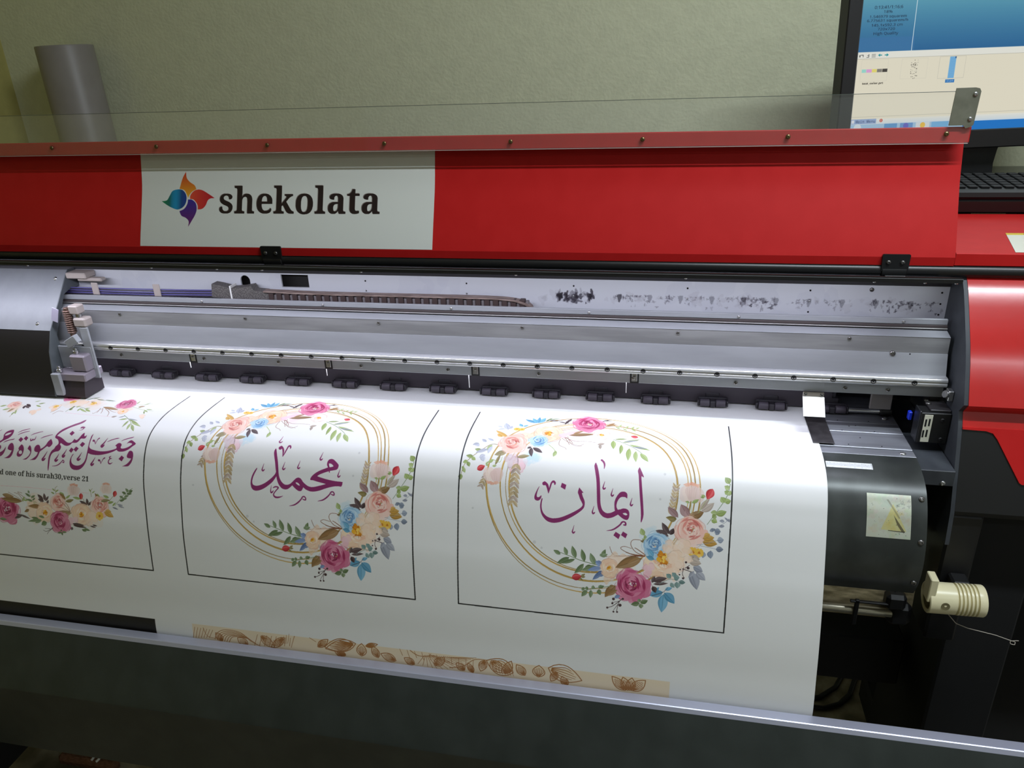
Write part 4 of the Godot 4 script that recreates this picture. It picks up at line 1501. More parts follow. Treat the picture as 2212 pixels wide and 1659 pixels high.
# a sickle of colour, part of a ring that is thick in the middle
func crescent(c: Vector2, r: float, a0: float, span: float, thick: float, col: Color) -> void:
	var p := PackedVector2Array()
	for k in 9:
		p.append(c + Vector2.from_angle(a0 + span * k / 8.0) * r)
	for k in 9:
		var t := 1.0 - k / 8.0
		p.append(c + Vector2.from_angle(a0 + span * t) * (r - thick * sin(PI * clampf(t, 0.02, 0.98))))
	fill_px(p, col)

func rose(u: float, v: float, r: float, kind: String, sd: int) -> void:
	rng.seed = sd * 977
	var c := px(u, v)
	r *= cv_k
	var pal: Array = {"magenta": [Color8(224, 140, 168), Color8(204, 92, 134), Color8(174, 50, 98), Color8(112, 22, 56)], "peach": [Color8(248, 214, 200), Color8(240, 182, 166), Color8(226, 138, 126), Color8(172, 78, 76)],
		"blue": [Color8(196, 222, 240), Color8(150, 194, 226), Color8(104, 154, 202), Color8(66, 102, 150)]}[kind]
	var turn := rng.randf() * TAU
	# loose outer petals
	for k in 9:
		var a := turn + TAU * k / 9 + rng.randf_range(-0.25, 0.25)
		var q := c + Vector2.from_angle(a) * r * rng.randf_range(0.46, 0.62)
		var pr := r * rng.randf_range(0.36, 0.5)
		var b: Color = pal[0].lerp(pal[1], rng.randf() * 0.7)
		b.a = 0.88
		blob(q, pr, b, 0.12, rng.randf_range(0.7, 0.95), a + PI / 2)
		var e: Color = pal[1].darkened(0.1)
		e.a = 0.5
		crescent(q, pr * 0.98, a - 1.1, 2.2, pr * rng.randf_range(0.08, 0.2), e)
		var l: Color = pal[0].lightened(0.45)
		l.a = 0.5
		crescent(q, pr * 0.8, a - 0.8 + rng.randf_range(-0.5, 0.5), 1.3, pr * 0.16, l)
	# ruffled middle, dark folds against light rims
	var m := c + Vector2(rng.randf_range(-0.08, 0.08), -0.1) * r
	for k in 40:
		var t := k / 39.0
		var ra := r * lerpf(0.66, 0.08, t)
		var a := rng.randf() * TAU
		var q := m + Vector2.from_angle(rng.randf() * TAU) * r * 0.09
		var pick := rng.randf()
		var col: Color = pal[2].lerp(pal[3], rng.randf() * (0.4 + 0.6 * t)) if pick < 0.4 + 0.12 * t else (pal[1].lerp(pal[2], rng.randf()) if pick < 0.74 else pal[0].lightened(rng.randf() * 0.25))
		col.a = 0.8
		crescent(q, ra, a, rng.randf_range(0.9, 2.0), r * rng.randf_range(0.06, 0.17), col)
	for k in 9:
		var a := rng.randf() * TAU
		var col: Color = pal[3]
		col.a = 0.8
		crescent(m + Vector2.from_angle(a) * r * 0.2 * rng.randf(), r * rng.randf_range(0.08, 0.26), rng.randf() * TAU, rng.randf_range(0.8, 1.6), r * rng.randf_range(0.025, 0.06), col)

func anemone(u: float, v: float, r: float, kind: String, sd: int) -> void:
	rng.seed = sd * 613
	var c := px(u, v)
	r *= cv_k
	var base := ink(kind)
	var edge := Color8(232, 168, 140)
	var turn := rng.randf() * TAU
	for k in 10:
		var a := turn + TAU * k / 10 + rng.randf_range(-0.2, 0.2)
		var pr := r * rng.randf_range(0.38, 0.52)
		var q := c + Vector2.from_angle(a) * r * rng.randf_range(0.48, 0.62)
		var b := base.lerp(edge, rng.randf() * 0.35)
		b.a = 0.9
		blob(q, pr, b, 0.12, rng.randf_range(0.7, 0.95), a + PI / 2)
		var e := edge.darkened(rng.randf() * 0.16)
		e.a = 0.55
		crescent(q, pr * 0.98, a - 1.2, 2.4, pr * rng.randf_range(0.06, 0.2), e)
		e.a = 0.35
		crescent(q, pr * 0.7, a + rng.randf_range(-1.6, 0.4), 1.4, pr * 0.14, e)
	for k in 16:
		var t := k / 15.0
		var col := base.lightened(0.45) if k % 2 else base.lerp(edge, 0.55)
		col.a = 0.75
		crescent(c + Vector2.from_angle(rng.randf() * TAU) * r * 0.08, r * lerpf(0.6, 0.22, t), rng.randf() * TAU, rng.randf_range(0.9, 1.8), r * rng.randf_range(0.08, 0.2), col)
	for k in 12:
		var a := rng.randf() * TAU
		var q := c + Vector2.from_angle(a) * r * 0.16
		var w := c + Vector2.from_angle(a) * r * rng.randf_range(0.26, 0.4)
		pen([Vector3(q.x, q.y, r * 0.014), Vector3(w.x, w.y, r * 0.006)], Color(0.72, 0.48, 0.3, 0.55), 1)
	for k in 22:
		blob(c + Vector2.from_angle(rng.randf() * TAU) * r * 0.2 * sqrt(rng.randf()), r * rng.randf_range(0.05, 0.1), [Color8(240, 178, 52), Color8(222, 142, 34), Color8(250, 210, 104), Color8(196, 116, 30)][k % 4], 0.2)

# the orange heart of an open flower
func heart(u: float, v: float, r: float, sd: int) -> void:
	rng.seed = sd * 71
	var c := px(u, v)
	r *= cv_k
	for k in 14:
		var a := rng.randf() * TAU
		var q := c + Vector2.from_angle(a) * r * 1.1
		var w := c + Vector2.from_angle(a) * r * rng.randf_range(1.5, 2.2)
		pen([Vector3(q.x, q.y, r * 0.06), Vector3(w.x, w.y, r * 0.02)], Color(0.7, 0.46, 0.3, 0.55), 1)
	for k in 26:
		blob(c + Vector2.from_angle(rng.randf() * TAU) * r * sqrt(rng.randf()), r * rng.randf_range(0.25, 0.5), [Color8(240, 178, 52), Color8(222, 142, 34), Color8(250, 210, 104), Color8(196, 116, 30)][k % 4], 0.2)

func daisy(u: float, v: float, r: float, kind: String, sd: int) -> void:
	rng.seed = sd * 331
	var c := px(u, v)
	r *= cv_k
	var turn := rng.randf() * TAU
	for k in 5:
		var a := turn + TAU * k / 5
		blob(c + Vector2.from_angle(a) * r * 0.55, r * 0.42, ink(kind).lightened(rng.randf() * 0.3), 0.12, 0.75, a + PI / 2)
	blob(c, r * 0.26, Color8(206, 130, 40))

func petals(u: float, v: float, r: float, col: String, sd: int) -> void:
	rng.seed = sd * 191
	var c := px(u, v)
	r *= cv_k
	for k in 6:
		var a := rng.randf() * TAU
		var q := c + Vector2.from_angle(a) * r * 0.45
		var b := ink(col).lightened(rng.randf() * 0.4)
		b.a = 0.7
		blob(q, r * 0.5, b, 0.12, 0.7, a)
		var e := ink(col).darkened(0.14)
		e.a = 0.55
		arc(q, r * 0.4, a - 1, a + 1, r * 0.03, e)

func protea(u: float, v: float, r: float, flip: float) -> void:
	var c := px(u, v)
	r *= cv_k
	var s := -1.0 if flip > 0.5 else 1.0
	for k in 5:
		var b := Color8(244, 226, 214).lerp(Color8(226, 196, 190), rng.randf())
		b.a = 0.75
		blob(c + Vector2((k - 2) * r * 0.24, r * 0.1 * s * absf(k - 2)), r * 0.5, b, 0.08, 1.35, (k - 2) * 0.12 * s)
	for k in 5:
		var b := Color8(226, 150, 124).lerp(Color8(240, 186, 160), rng.randf())
		b.a = 0.75
		blob(c + Vector2((k - 2) * r * 0.22, -s * r * 0.72 + absf(k - 2) * s * r * 0.06), r * 0.2, b, 0.2, 0.7)
	for k in 5:
		var a := c + Vector2((k - 2) * r * 0.2, -s * r * 0.4)
		var b := c + Vector2((k - 2) * r * 0.12, s * r * 0.5)
		pen([Vector3(a.x, a.y, 0.7), Vector3(b.x, b.y, 0.5)], Color(0.72, 0.58, 0.5, 0.5), 1)

func bud(u: float, v: float, r: float, ang: float) -> void:
	var c := px(u, v)
	r *= cv_k
	var d := Vector2.from_angle(ang + PI / 2 if ang > 3.0 else ang) * r
	fill_px(leaf_outline(c + d, c - d, r * 1.35, 0.0, 1.0, 1.0), ink("red"))
	var lo := Color8(160, 36, 44, 150)
	fill_px(leaf_outline(c + d, c - d, r * 1.35, 0.0, 1.0, -0.5), lo)
	var hi := Color8(240, 130, 130, 130)
	fill_px(leaf_outline(c + d, c - d, r * 1.0, 0.0, -0.2, 0.9), hi)

func wheat(u0: float, v0: float, u1: float, v1: float, n: int) -> void:
	var a := Vector2(u0, v0)
	var b := Vector2(u1, v1)
	var d := (b - a) / n
	var s := d.orthogonal().normalized()
	twig("wheat", 0.9, [a.x, a.y, b.x, b.y])
	for k in n:
		var p := a + d * k
		var l := d.length() * 1.75
		var w := d.length() * 0.72
		for g in [-1.0, 1.0]:
			var e: Vector2 = p + d.normalized() * l * 0.8 + s * g * l * 0.62
			leaves(["wheat", "tn", "wheat"][k % 3], [p.x, p.y, e.x, e.y, w])
			twig("br", 0.25, [p.x, p.y, e.x, e.y])

func ring(u: float, v: float, r: float, w: float) -> void:
	for k in 72:
		var a := TAU * k / 72
		var b := TAU * (k + 1) / 72
		var p := px(u + cos(a) * r, v + sin(a) * r)
		var q := px(u + cos(b) * r, v + sin(b) * r)
		var t := w * cv_k * 0.5 * (0.75 + 0.35 * sin(a * 2 + r))
		pen([Vector3(p.x, p.y, t), Vector3(q.x, q.y, t)], ink("gold").darkened(0.12 + 0.12 * sin(a * 3 + r)), 1)

# lettering: the font's own outlines, fitted into a rectangle
func letters(s: String, u0: float, u1: float, v0: float, v1: float, c: Color, fonts := ["Droid Serif"], weight := 700, c2 := Color(0, 0, 0, 0)) -> void:
	var f := SystemFont.new()
	f.font_names = PackedStringArray(fonts)
	f.font_weight = weight
	var tm := TextMesh.new()
	tm.text = s
	tm.font = f
	tm.font_size = 64
	tm.depth = 0.0
	tm.curve_step = 1.0
	var arr := tm.get_mesh_arrays()
	if arr.is_empty() or arr[Mesh.ARRAY_VERTEX] == null: return
	var vs: PackedVector3Array = arr[Mesh.ARRAY_VERTEX]
	var ix: PackedInt32Array = arr[Mesh.ARRAY_INDEX] if arr[Mesh.ARRAY_INDEX] != null else PackedInt32Array(range(vs.size()))
	if vs.is_empty(): return
	var lo := Vector2(vs[0].x, vs[0].y)
	var hi := lo
	for v in vs:
		lo = lo.min(Vector2(v.x, v.y))
		hi = hi.max(Vector2(v.x, v.y))
	for k in range(0, ix.size(), 3):
		var p := PackedVector2Array()
		for j in 3:
			var v := vs[ix[k + j]]
			p.append(px(lerpf(u0, u1, (v.x - lo.x) / (hi.x - lo.x)), lerpf(v0, v1, (v.y - lo.y) / (hi.y - lo.y))))
		fill_px(p, c)

func print_image(half: int) -> Image:
	var k: float = [4.096, 5.04][half]
	var w: int = [4096, 3074][half]
	canvas(w, roundi(620 * k), ink("paper"), Vector2([-1360.0, -360.0][half], 0.0), k)
	# large earlier job at the bottom: black field and beige band with golden line flowers
	box_mm(-1400, 561.3, -888.5, 640, Color8(30, 28, 28))
	box_mm(-812.8, 561.2, 33.2, 640, Color8(238, 220, 192))
	paint_band()
	for card in ([1] if half else [-1, 0]):
		cv_c = {-1: -1120.0, 0: -614.2, 1: -104.5}[card]
		cv_drift = {-1: 0.0, 0: 11.0, 1: 0.0}[card]
		if card >= 0:
			for p in [[-0.6, 255.0, 169.9, 2.6], [-4.0, 252.5, 165.8, 2.0], [2.6, 256.5, 149.0, 2.8], [4.5, 254.0, 151.5, 2.2], [1.6, 256.0, 133.6, 2.6], [-1.5, 255.0, 136.5, 2.1]]:
				ring(p[0], p[1], p[2], p[3])
			rng.seed = 99
			paint_wreath()
			if card: paint_right_name()
			else: paint_middle_name()
			rule(2.1, [-216.0, 85.0, -216.0, 250.0, -214.0, 330.0, -209.5, 466.2])
			rule(2.1, [-209.5, 466.2, 0.0, 467.0, 214.5, 467.5])
			rule(2.1, [214.5, 467.5, 215.8, 330.0, 216.5, 250.0, 216.5, 86.0])
		else:
			rng.seed = 77
			paint_garland()
			paint_left_verse()
			letters("d one of his surah30,verse 21", -86.6, 103.6, 315.4, 303.4, ink("black"))
			rule(2.1, [217.0, 88.0, 215.5, 200.0, 216.0, 290.0, 221.0, 338.0, 229.0, 396.0, 236.8, 466.2])
			rule(2.1, [236.8, 466.2, 0.0, 466.5, -240.0, 466.5])
	cv.resize(w / 2, cv.get_height() / 2, Image.INTERPOLATE_BILINEAR)
	return cv

func label_image(ratio: float) -> Image:
	var k := 3072.0 / 569.0
	var h := ratio * 569.0
	canvas(3072, roundi(h * k), Color8(226, 228, 222), Vector2(0, h + 1.5), k, true)
	var outline := func(a: Array) -> PackedVector2Array: return smooth_outline(to_px(a), 5)
	fill_px(outline.call([92.5, 137.9, 84.7, 126.1, 78.0, 107.5, 87.8, 104.9, 93.7, 96.1, 95.9, 90.5, 98.8, 96.1, 104.3, 102.4, 112.7, 106.6, 109.0, 113.6, 99.2, 119.9, 93.3, 127.3]), Color8(206, 62, 40), Color8(240, 186, 44), 1)
	fill_px(outline.call([150.3, 90.4, 138.8, 97.3, 124.6, 104.8, 113.3, 105.6, 105.4, 101.6, 100.5, 94.8, 100.2, 89.0, 108.2, 87.2, 115.7, 78.3, 116.9, 69.5, 125.8, 70.8, 132.6, 77.1, 136.5, 85.9, 141.9, 89.7]), Color8(226, 84, 54), Color8(188, 22, 44), 0)
	var lp: PackedVector2Array = outline.call([42.0, 84.6, 52.6, 86.4, 58.0, 94.8, 63.5, 103.2, 73.5, 106.2, 83.5, 105.4, 90.7, 98.6, 93.1, 89.7, 90.9, 79.6, 84.7, 72.7, 74.8, 69.4, 63.2, 72.7, 53.0, 77.7])
	fill_px(lp, Color8(28, 128, 72), Color8(28, 60, 150), 0)
	# cyan glow of the print in the middle of the left petal
	for j in 22:
		var t := j / 21.0
		var x := lerpf(57.0, 82.0, t)
		var c := Color8(26, 148, 196)
		c.a = 0.9 * sin(PI * t)
		var clip := Geometry2D.intersect_polygons(lp, PackedVector2Array([px(x, 110), px(x + 1.25, 110), px(x + 1.25, 65), px(x, 65)]))
		for q in clip: fill_px(q, c)
	fill_px(outline.call([98.5, 37.7, 99.1, 47.8, 92.6, 54.2, 83.9, 57.9, 79.2, 66.3, 89.0, 70.7, 94.9, 79.6, 96.3, 87.9, 104.0, 87.4, 112.2, 80.9, 114.6, 70.7, 112.2, 60.6, 105.6, 49.1]), Color8(56, 46, 146), Color8(112, 32, 104), 1)
	letters("shekolata", 159.6, 469.0, 61.9, 113.2, Color8(140, 128, 122))
	letters("shekolata", 160.6, 470.4, 61.2, 112.4, Color8(40, 28, 28))
	cv.resize(1536, cv.get_height() / 2, Image.INTERPOLATE_BILINEAR)
	return cv

func screen_image() -> Image:
	var k := 4.4
	canvas(roundi(455 * k), roundi(260 * k), Color8(236, 230, 208), Vector2(0, 245), k, true)
	for i in 56:
		var v := 245.0 - i * 2.0
		if v < 134.8: break
		var t := (245.0 - v) / 110.0
		box_mm(0, v, 455, maxf(v - 2.05, 134.8), Color8(112, 182, 196).lerp(Color8(40, 104, 156), pow(t, 0.8)))
	box_mm(0, 160, 110, 134.8, Color8(58, 118, 168))
	box_mm(105.4, 245, 106.6, 134.8, Color8(225, 240, 245))
	box_mm(0, 134.8, 455, 122.9, Color8(238, 238, 228))
	box_mm(0, 123.2, 455, 122.7, Color8(160, 160, 150))
	var navy := Color8(14, 34, 60)
	var sans := ["Droid Sans"]
	for l in [["0:13:41/1:16:6", 25.0, 79.5, 208.9, 214.4], ["18%", 43.5, 60.0, 201.7, 206.3], ["1.546979 squarem", 17.3, 88.4, 192.2, 198.3], ["6.775631 squarem/h", 12.9, 92.0, 185.4, 191.6], ["145.1x592.3 cm", 22.4, 82.6, 178.7, 183.4], ["720x720", 35.0, 68.6, 171.9, 176.3], ["High Quality", 28.0, 76.0, 162.6, 169.3]]:
		letters(l[0], l[1], l[2], l[3], l[4], navy, sans, 400)
	var grey := Color8(70, 74, 74)
	for p in [[5, 126, 7, 130], [8, 129, 13, 130.2], [12, 126, 13.2, 130], [19, 125, 24, 126], [23, 125, 24.2, 131], [20.5, 128, 24, 129]]: box_mm(p[0], p[3], p[2], p[1], grey)
	for i in 3: box_mm(29, 131 - i * 2.4, 37, 130.2 - i * 2.4, Color8(120, 124, 120))
	for x in [41.5, 53.5]:
		box_mm(x + 1, 129.4, x + 8, 127.8, Color8(30, 150, 160))
		fill_px(to_px([x, 128.6, x + 4, 131.4, x + 4, 125.8] if x < 50 else [x + 9, 128.6, x + 5, 131.4, x + 5, 125.8]), Color8(30, 150, 160))
	var faint := Color8(216, 212, 196)
	for f in [[11, 121, 64, 82], [90, 120.5, 142, 84]]: frame_mm(f[0], f[1], f[2], f[3], faint)
	frame_mm(165, 121.5, 217.3, 82, Color8(190, 188, 176))
	var sw := [12.8, 21.8, 32.8, 42.8, 53.3, 63.4]
	for i in 5: box_mm(sw[i], 104.2, sw[i + 1] - 0.4, 98.2, [Color8(160, 224, 212), Color8(226, 168, 220), Color8(236, 224, 122), Color8(136, 132, 124), Color8(72, 68, 64)][i])
	letters("test_color.prt", 16.0, 57.8, 75.6, 80.6, Color8(40, 36, 34), sans, 700)
	rng.seed = 5
	for i in 46:
		var x := rng.randf_range(108, 122)
		var y := rng.randf_range(82, 119)
		box_mm(x, y, x + rng.randf_range(0.6, 2.6), y - rng.randf_range(0.5, 1.8), Color8(70, 66, 60).lerp(faint, 0.35 + rng.randf() * 0.6 if i > 8 else 0.1))
	box_mm(185.2, 121.2, 197.8, 82.4, Color8(120, 182, 228))
	for i in 12: box_mm(186.5 + (i % 3) * 0.6, 118 - i * 3.0, 196, 117.5 - i * 3.0, Color8(102, 164, 214))
	box_mm(195.4, 121.2, 197.8, 118, Color8(50, 90, 140))
	box_mm(181.6, 80.2, 199.8, 74.2, Color8(52, 122, 192))
	letters("32.prt", 184, 197.5, 75.2, 79.0, Color8(200, 224, 244), sans, 400)
	box_mm(0, 17.4, 455, 16.7, Color8(190, 188, 172))
	for i in 9: box_mm(0, 13.0 - i * 1.4, 455, 11.6 - i * 1.4, Color8(236, 236, 226).lerp(Color8(205, 222, 236), i / 8.0))
	box_mm(1.0, 13.2, 52.6, 4.2, Color8(150, 174, 214))
	box_mm(3, 11.6, 8.5, 5.6, Color8(226, 230, 236))
	letters("Main Menu", 11.5, 50.5, 6.0, 11.4, Color8(30, 52, 100), ["Droid Sans Mono"], 400)
	disc_px(px(62.4, 9.4), 3.2 * k, Color8(206, 74, 58), 24)
	box_mm(61.9, 11.4, 62.9, 7.6, Color8(240, 230, 226))
	box_mm(0, 1.4, 455, -15, Color8(26, 122, 204))
	box_mm(0, 3.2, 230, -15, Color8(160, 196, 224))
	for p in [[70, 96, Color8(88, 150, 204)], [102, 128, Color8(96, 146, 206)], [134, 162, Color8(214, 222, 226)], [166, 200, Color8(110, 176, 222)]]: box_mm(p[0], 3.0, p[1], -15, p[2])
	disc_px(px(16, -3), 7.5 * k, Color8(214, 226, 234), 28)
	disc_px(px(114, -2.4), 5.4 * k, Color8(92, 92, 190), 24)
	disc_px(px(148, -2.4), 5.2 * k, Color8(236, 190, 60), 24)
	box_mm(230, 1.4, 455, -15, Color8(24, 120, 204))
	cv.resize(cv.get_width() / 2, cv.get_height() / 2, Image.INTERPOLATE_BILINEAR)
	return cv

func frame_mm(u0: float, v0: float, u1: float, v1: float, c: Color) -> void:
	box_mm(u0, v0, u1, v0 - 0.5, c)
	box_mm(u0, v1 + 0.5, u1, v1, c)
	box_mm(u0, v0, u0 + 0.5, v1, c)
	box_mm(u1 - 0.5, v0, u1, v1, c)

func scale_image() -> Image:
	canvas(670, 130, Color8(226, 228, 230), Vector2(0, 0), 10.0)
	for i in 64: box_mm(1.5 + i, 4.2 if i % 5 else 3.4, 1.65 + i, 9.0 if i % 10 else 10.5, Color8(120, 122, 126))
	box_mm(1.0, 3.0, 65.5, 3.2, Color8(110, 112, 116))
	rng.seed = 3
	for i in 60: blob(px(rng.randf() * 67, rng.randf() * 13), rng.randf_range(2, 12), Color(0.6, 0.62, 0.64, 0.25), 0.3)
	box_mm(65.6, 0.8, 66.0, 12.0, Color8(120, 122, 124))
	return cv

func warning_image() -> Image:
	canvas(488, 512, Color8(196, 200, 184), Vector2(0, 0), 8.0)
	rng.seed = 12
	for i in 70: blob(px(rng.randf() * 61, rng.randf() * 64), rng.randf_range(10, 60), Color8(150 + rng.randi() % 70, 160 + rng.randi() % 50, 140 + rng.randi() % 40, 40), 0.3)
	fill_px(to_px([36, 14, 55, 53, 20, 52]), Color8(206, 196, 120, 170))
	for i in 30: blob(px(rng.randf_range(26, 50), rng.randf_range(26, 50)), rng.randf_range(6, 26), Color8(206, 186, 110, 50), 0.3)
	fill_px(to_px([37, 30, 52, 52, 52, 54, 49, 54, 42, 44]), Color8(84, 78, 60, 200))
	fill_px(to_px([30, 52.4, 53, 53.0, 53, 54.6, 30, 53.4]), Color8(70, 66, 52, 220))
	fill_px(to_px([27, 8, 30, 8, 46, 34, 44, 35]), Color8(120, 118, 100, 120))
	for i in 50: blob(px(rng.randf() * 61, rng.randf() * 64), rng.randf_range(1, 5), Color8(60, 60, 54, 150), 0.3)
	for i in 14: blob(px(rng.randf_range(40, 58), rng.randf_range(6, 26)), rng.randf_range(4, 18), Color8(110, 116, 110, 70), 0.4)
	return cv

func smudge_image() -> Image:
	var w := 1990.5
	canvas(2048, 119, Color8(206, 209, 215), Vector2(-1550, 1159), 2048.0 / w, true)
	rng.seed = 8
	for i in 60: blob(px(rng.randf_range(-1550, 440), rng.randf_range(1045, 1159)), rng.randf_range(6, 40), Color8(192, 196, 204, 60), 0.3)
	# ink spatter where the cable chain rubs
	for g in [[-192, -128, 46, 0.9, 5.0], [-90, 12, 70, 0.5, 2.2], [25, 130, 60, 0.4, 2.0], [120, 180, 40, 0.75, 2.6], [190, 300, 40, 0.45, 2.0], [320, 436, 70, 0.7, 2.2]]:
		for i in g[2]:
			var x := rng.randf_range(g[0], g[1])
			var top := 1131.0 - rng.randf() * rng.randf() * 22.0
			var c := Color(0.12, 0.1, 0.14, rng.randf() * g[3] * 0.8)
			blob(px(x, top), rng.randf_range(0.6, g[4]) , c, 0.4, 1.0 + rng.randf() * 1.2, PI / 2 if rng.randf() < 0.4 else 0.0)
	for i in 12:
		var x := -190.0 + i * 52.0
		fill_px(to_px([x, 1132, x + 8, 1133, x + 9, 1128, x + 5, 1118, x + 3, 1119]), Color(0.1, 0.09, 0.12, 0.28 if i > 2 else 0.6))
	for i in 40: blob(px(rng.randf_range(-230, 430), rng.randf_range(1118, 1133)), rng.randf_range(3, 9), Color(0.42, 0.38, 0.4, 0.07), 0.3)
	return cv

func control_image() -> Image:
	canvas(360, 270, Color8(232, 230, 214), Vector2(0, 0), 2.0)
	box_mm(0, 0, 180, 14, Color8(226, 196, 30))
	for i in 12: box_mm(24 + i * 5, 5, 27 + i * 5, 10, Color8(90, 80, 20))
	box_mm(22, 36, 180, 124, Color8(34, 48, 46))
	box_mm(22, 36, 180, 38, Color8(60, 70, 66))
	return cv

# ------------------------------------------------------------------ the print, element by element, in millimetres on the sheet
func paint_band():
	line_leaf([-502.8, 562.1, -556.3, 575.5, 24.1, -522.8, 589.2, -537.9, 581.3, 10.3, -677.3, 569.5, -653.1, 589.8, 17.2, -631.9, 567.1, -659.8, 592.3, 13.7])
	line_leaf([-498, 561.5, -554.8, 578.6, 22.7, -488.3, 584.6, -487.1, 560.1, 17.9, -457.6, 583.7, -467.3, 562.4, 13.7, -425.7, 585.3, -452.6, 574.9, 15.8, -517.8, 586.9, -533.1, 582.3, 10.3, -269.1, 563.4, -276.4, 584.9, 13.7, -220.6, 580.3, -266.2, 563, 30.9, -257.6, 561.9, -240.5, 583.1, 20.6, -200.8, 582.3, -215, 563.9, 15.1, -178.3, 582.3, -177.1, 560.4, 20.6, -161.8, 562.9, -106.4, 578.7, 30.9, -147.8, 568.7, -157.3, 587.2, 12.4, -35.8, 586.9, -58, 564, 15.8, -31.8, 586.3, -40.6, 563.1, 15.1, -29.1, 585.9, -26, 562.6, 15.1, -26.4, 585.6, -4.7, 564.1, 17.9])
	twig("gold_line", 0.9, [-413.2, 573, -418.2, 560.9])
	twig("gold_line", 0.9, [-400.7, 575.5, -405.1, 561.4])
	twig("gold_line", 0.9, [-388.1, 574.1, -391.9, 561.9])
	twig("gold_line", 0.9, [-375.6, 576.6, -378.9, 562.4])
	twig("gold_line", 0.9, [-363.1, 575.3, -365.8, 562.9])
	twig("gold_line", 0.9, [-350.8, 577.8, -352.8, 563.5])
	twig("gold_line", 0.9, [-338.4, 576.4, -339.9, 564])
	twig("gold_line", 0.9, [-326.1, 578.9, -327, 564.5])
	twig("gold_line", 0.9, [-313.8, 577.6, -314.2, 565])
	twig("gold_line", 0.9, [-301.6, 580.1, -301.4, 565.5])
	twig("gold_line", 0.9, [-289.4, 578.7, -288.7, 566])
	twig("gold_line", 0.9, [-374.2, 567.8, -386.7, 586.5])
	twig("gold_line", 0.9, [-372.4, 567.6, -377.8, 588.2])
	twig("gold_line", 0.9, [-370.7, 567.4, -368.9, 590])
	twig("gold_line", 0.9, [-368.9, 567.1, -360.1, 591.7])
	twig("gold_line", 0.9, [-367.1, 566.9, -351.2, 593.4])
	twig("gold_line", 0.9, [-365.3, 566.7, -342.3, 591.2])
	twig("gold_line", 0.9, [-363.5, 566.4, -333.4, 588.9])
	twig("gold_line", 0.9, [-361.8, 566.2, -324.5, 586.7])
	twig("gold_line", 0.9, [-360, 566, -315.7, 584.6])
	twig("gold_line", 0.9, [-358.2, 565.7, -306.9, 582.4])
	twig("gold_line", 1.4, [-399.4, 561.6, -386.2, 569.4, -368.3, 569.3, -362.3, 563.1])
	twig("gold_line", 1.4, [-330.4, 585.9, -306.8, 579.5, -286.4, 564.1, -263.3, 562.6])
	twig("gold_line", 1.2, [-769.8, 587.9, -763.2, 573.6, -745.9, 565.4, -716.4, 567.7, -698.1, 583.8])
	twig("gold_line", 1.2, [-765.1, 588.4, -758, 574.3, -738.8, 567.5, -712, 570.9, -695, 585.1])
	twig("gold_line", 1.2, [-760.5, 588.8, -752.7, 574.9, -731.7, 569.6, -707.7, 574, -691.8, 586.4])
	twig("gold_line", 1.2, [-755.9, 589.2, -747.5, 575.6, -724.6, 571.8, -703.4, 577.1, -688.7, 587.7])
	twig("gold_line", 1.2, [-751.2, 589.7, -742.2, 576.3, -717.6, 573.9, -699.1, 580.2, -685.5, 588.9])
	twig("gold_line", 1.2, [-746.6, 590.1, -737, 577, -710.5, 576, -694.8, 583.4, -682.4, 590.2])
	twig("gold_line", 1.2, [-742, 590.5, -731.8, 577.7, -703.5, 578.1, -690.5, 586.6, -679.2, 591.5])
	twig("gold_line", 1, [-813.8, 590.2, -807.9, 567.3])
	twig("gold_line", 1, [-808.3, 589.5, -801.9, 567.6])
	twig("gold_line", 1, [-802.8, 588.8, -795.8, 567.9])
	twig("gold_line", 1, [-797.3, 588.1, -789.8, 568.1])
	twig("gold_line", 1, [-791.9, 587.4, -783.8, 568.4])
	twig("gold_line", 1, [-786.4, 586.7, -777.8, 568.7])
	twig("gold_line", 1, [-780.9, 586, -771.8, 568.9])
	twig("gold_line", 1, [-692.3, 591.5, -683.6, 567])
	twig("gold_line", 1, [-682.4, 590.2, -674.5, 566.8])
	twig("gold_line", 1, [-672.5, 588.9, -665.4, 566.7])
	twig("gold_line", 1, [-662.6, 587.6, -656.3, 566.5])
	twig("gold_line", 1, [-652.8, 586.4, -647.3, 566.4])
	twig("gold_line", 1, [-643, 585.1, -638.3, 566.3])
	twig("gold_line", 1, [-633.2, 583.8, -629.3, 566.1])
	twig("gold_line", 1, [-623.4, 582.5, -620.3, 566])
	twig("gold_line", 1, [-791, 567, -784.3, 583, -767.9, 586])
	twig("gold_line", 1, [-612.4, 561.4, -620.5, 585.5])
	twig("gold_line", 1, [-583.8, 561.1, -571.6, 567.6])
	line_leaf([-754.9, 589.4, -766.6, 574, 13.7, -705.6, 593.3, -723.9, 578.7, 17.2, -569, 577.1, -549.2, 560, 12.4])
	line_leaf([-392.7, 588, -410.4, 577.4, 13.7, -356.9, 584.7, -338.8, 567.9, 15.1, -304.1, 587.1, -318.4, 574.7, 13.7, -289.6, 589.9, -298, 571.9, 10.3, -130.9, 592.9, -139.4, 575.3, 12.4, -479.6, 564, -458.1, 558, 8.2, -234.8, 583.9, -223.5, 558.9, 15.1])
	twig("gold_line", 0.8, [-362.3, 566.3, -347.7, 573.9])
	twig("gold_line", 0.8, [-358.8, 566.1, -342.8, 574.8])
	twig("gold_line", 0.8, [-355.3, 566, -337.8, 575.7])
	twig("gold_line", 0.8, [-351.7, 565.8, -332.8, 576.6])
	twig("gold_line", 0.8, [-348.2, 565.7, -327.8, 577.6])
	twig("gold_line", 0.8, [-344.6, 565.5, -322.9, 578.5])
	twig("gold_line", 0.8, [-341.1, 565.4, -317.9, 576.2])
	twig("gold_line", 0.8, [-337.6, 565.2, -312.9, 573.9])
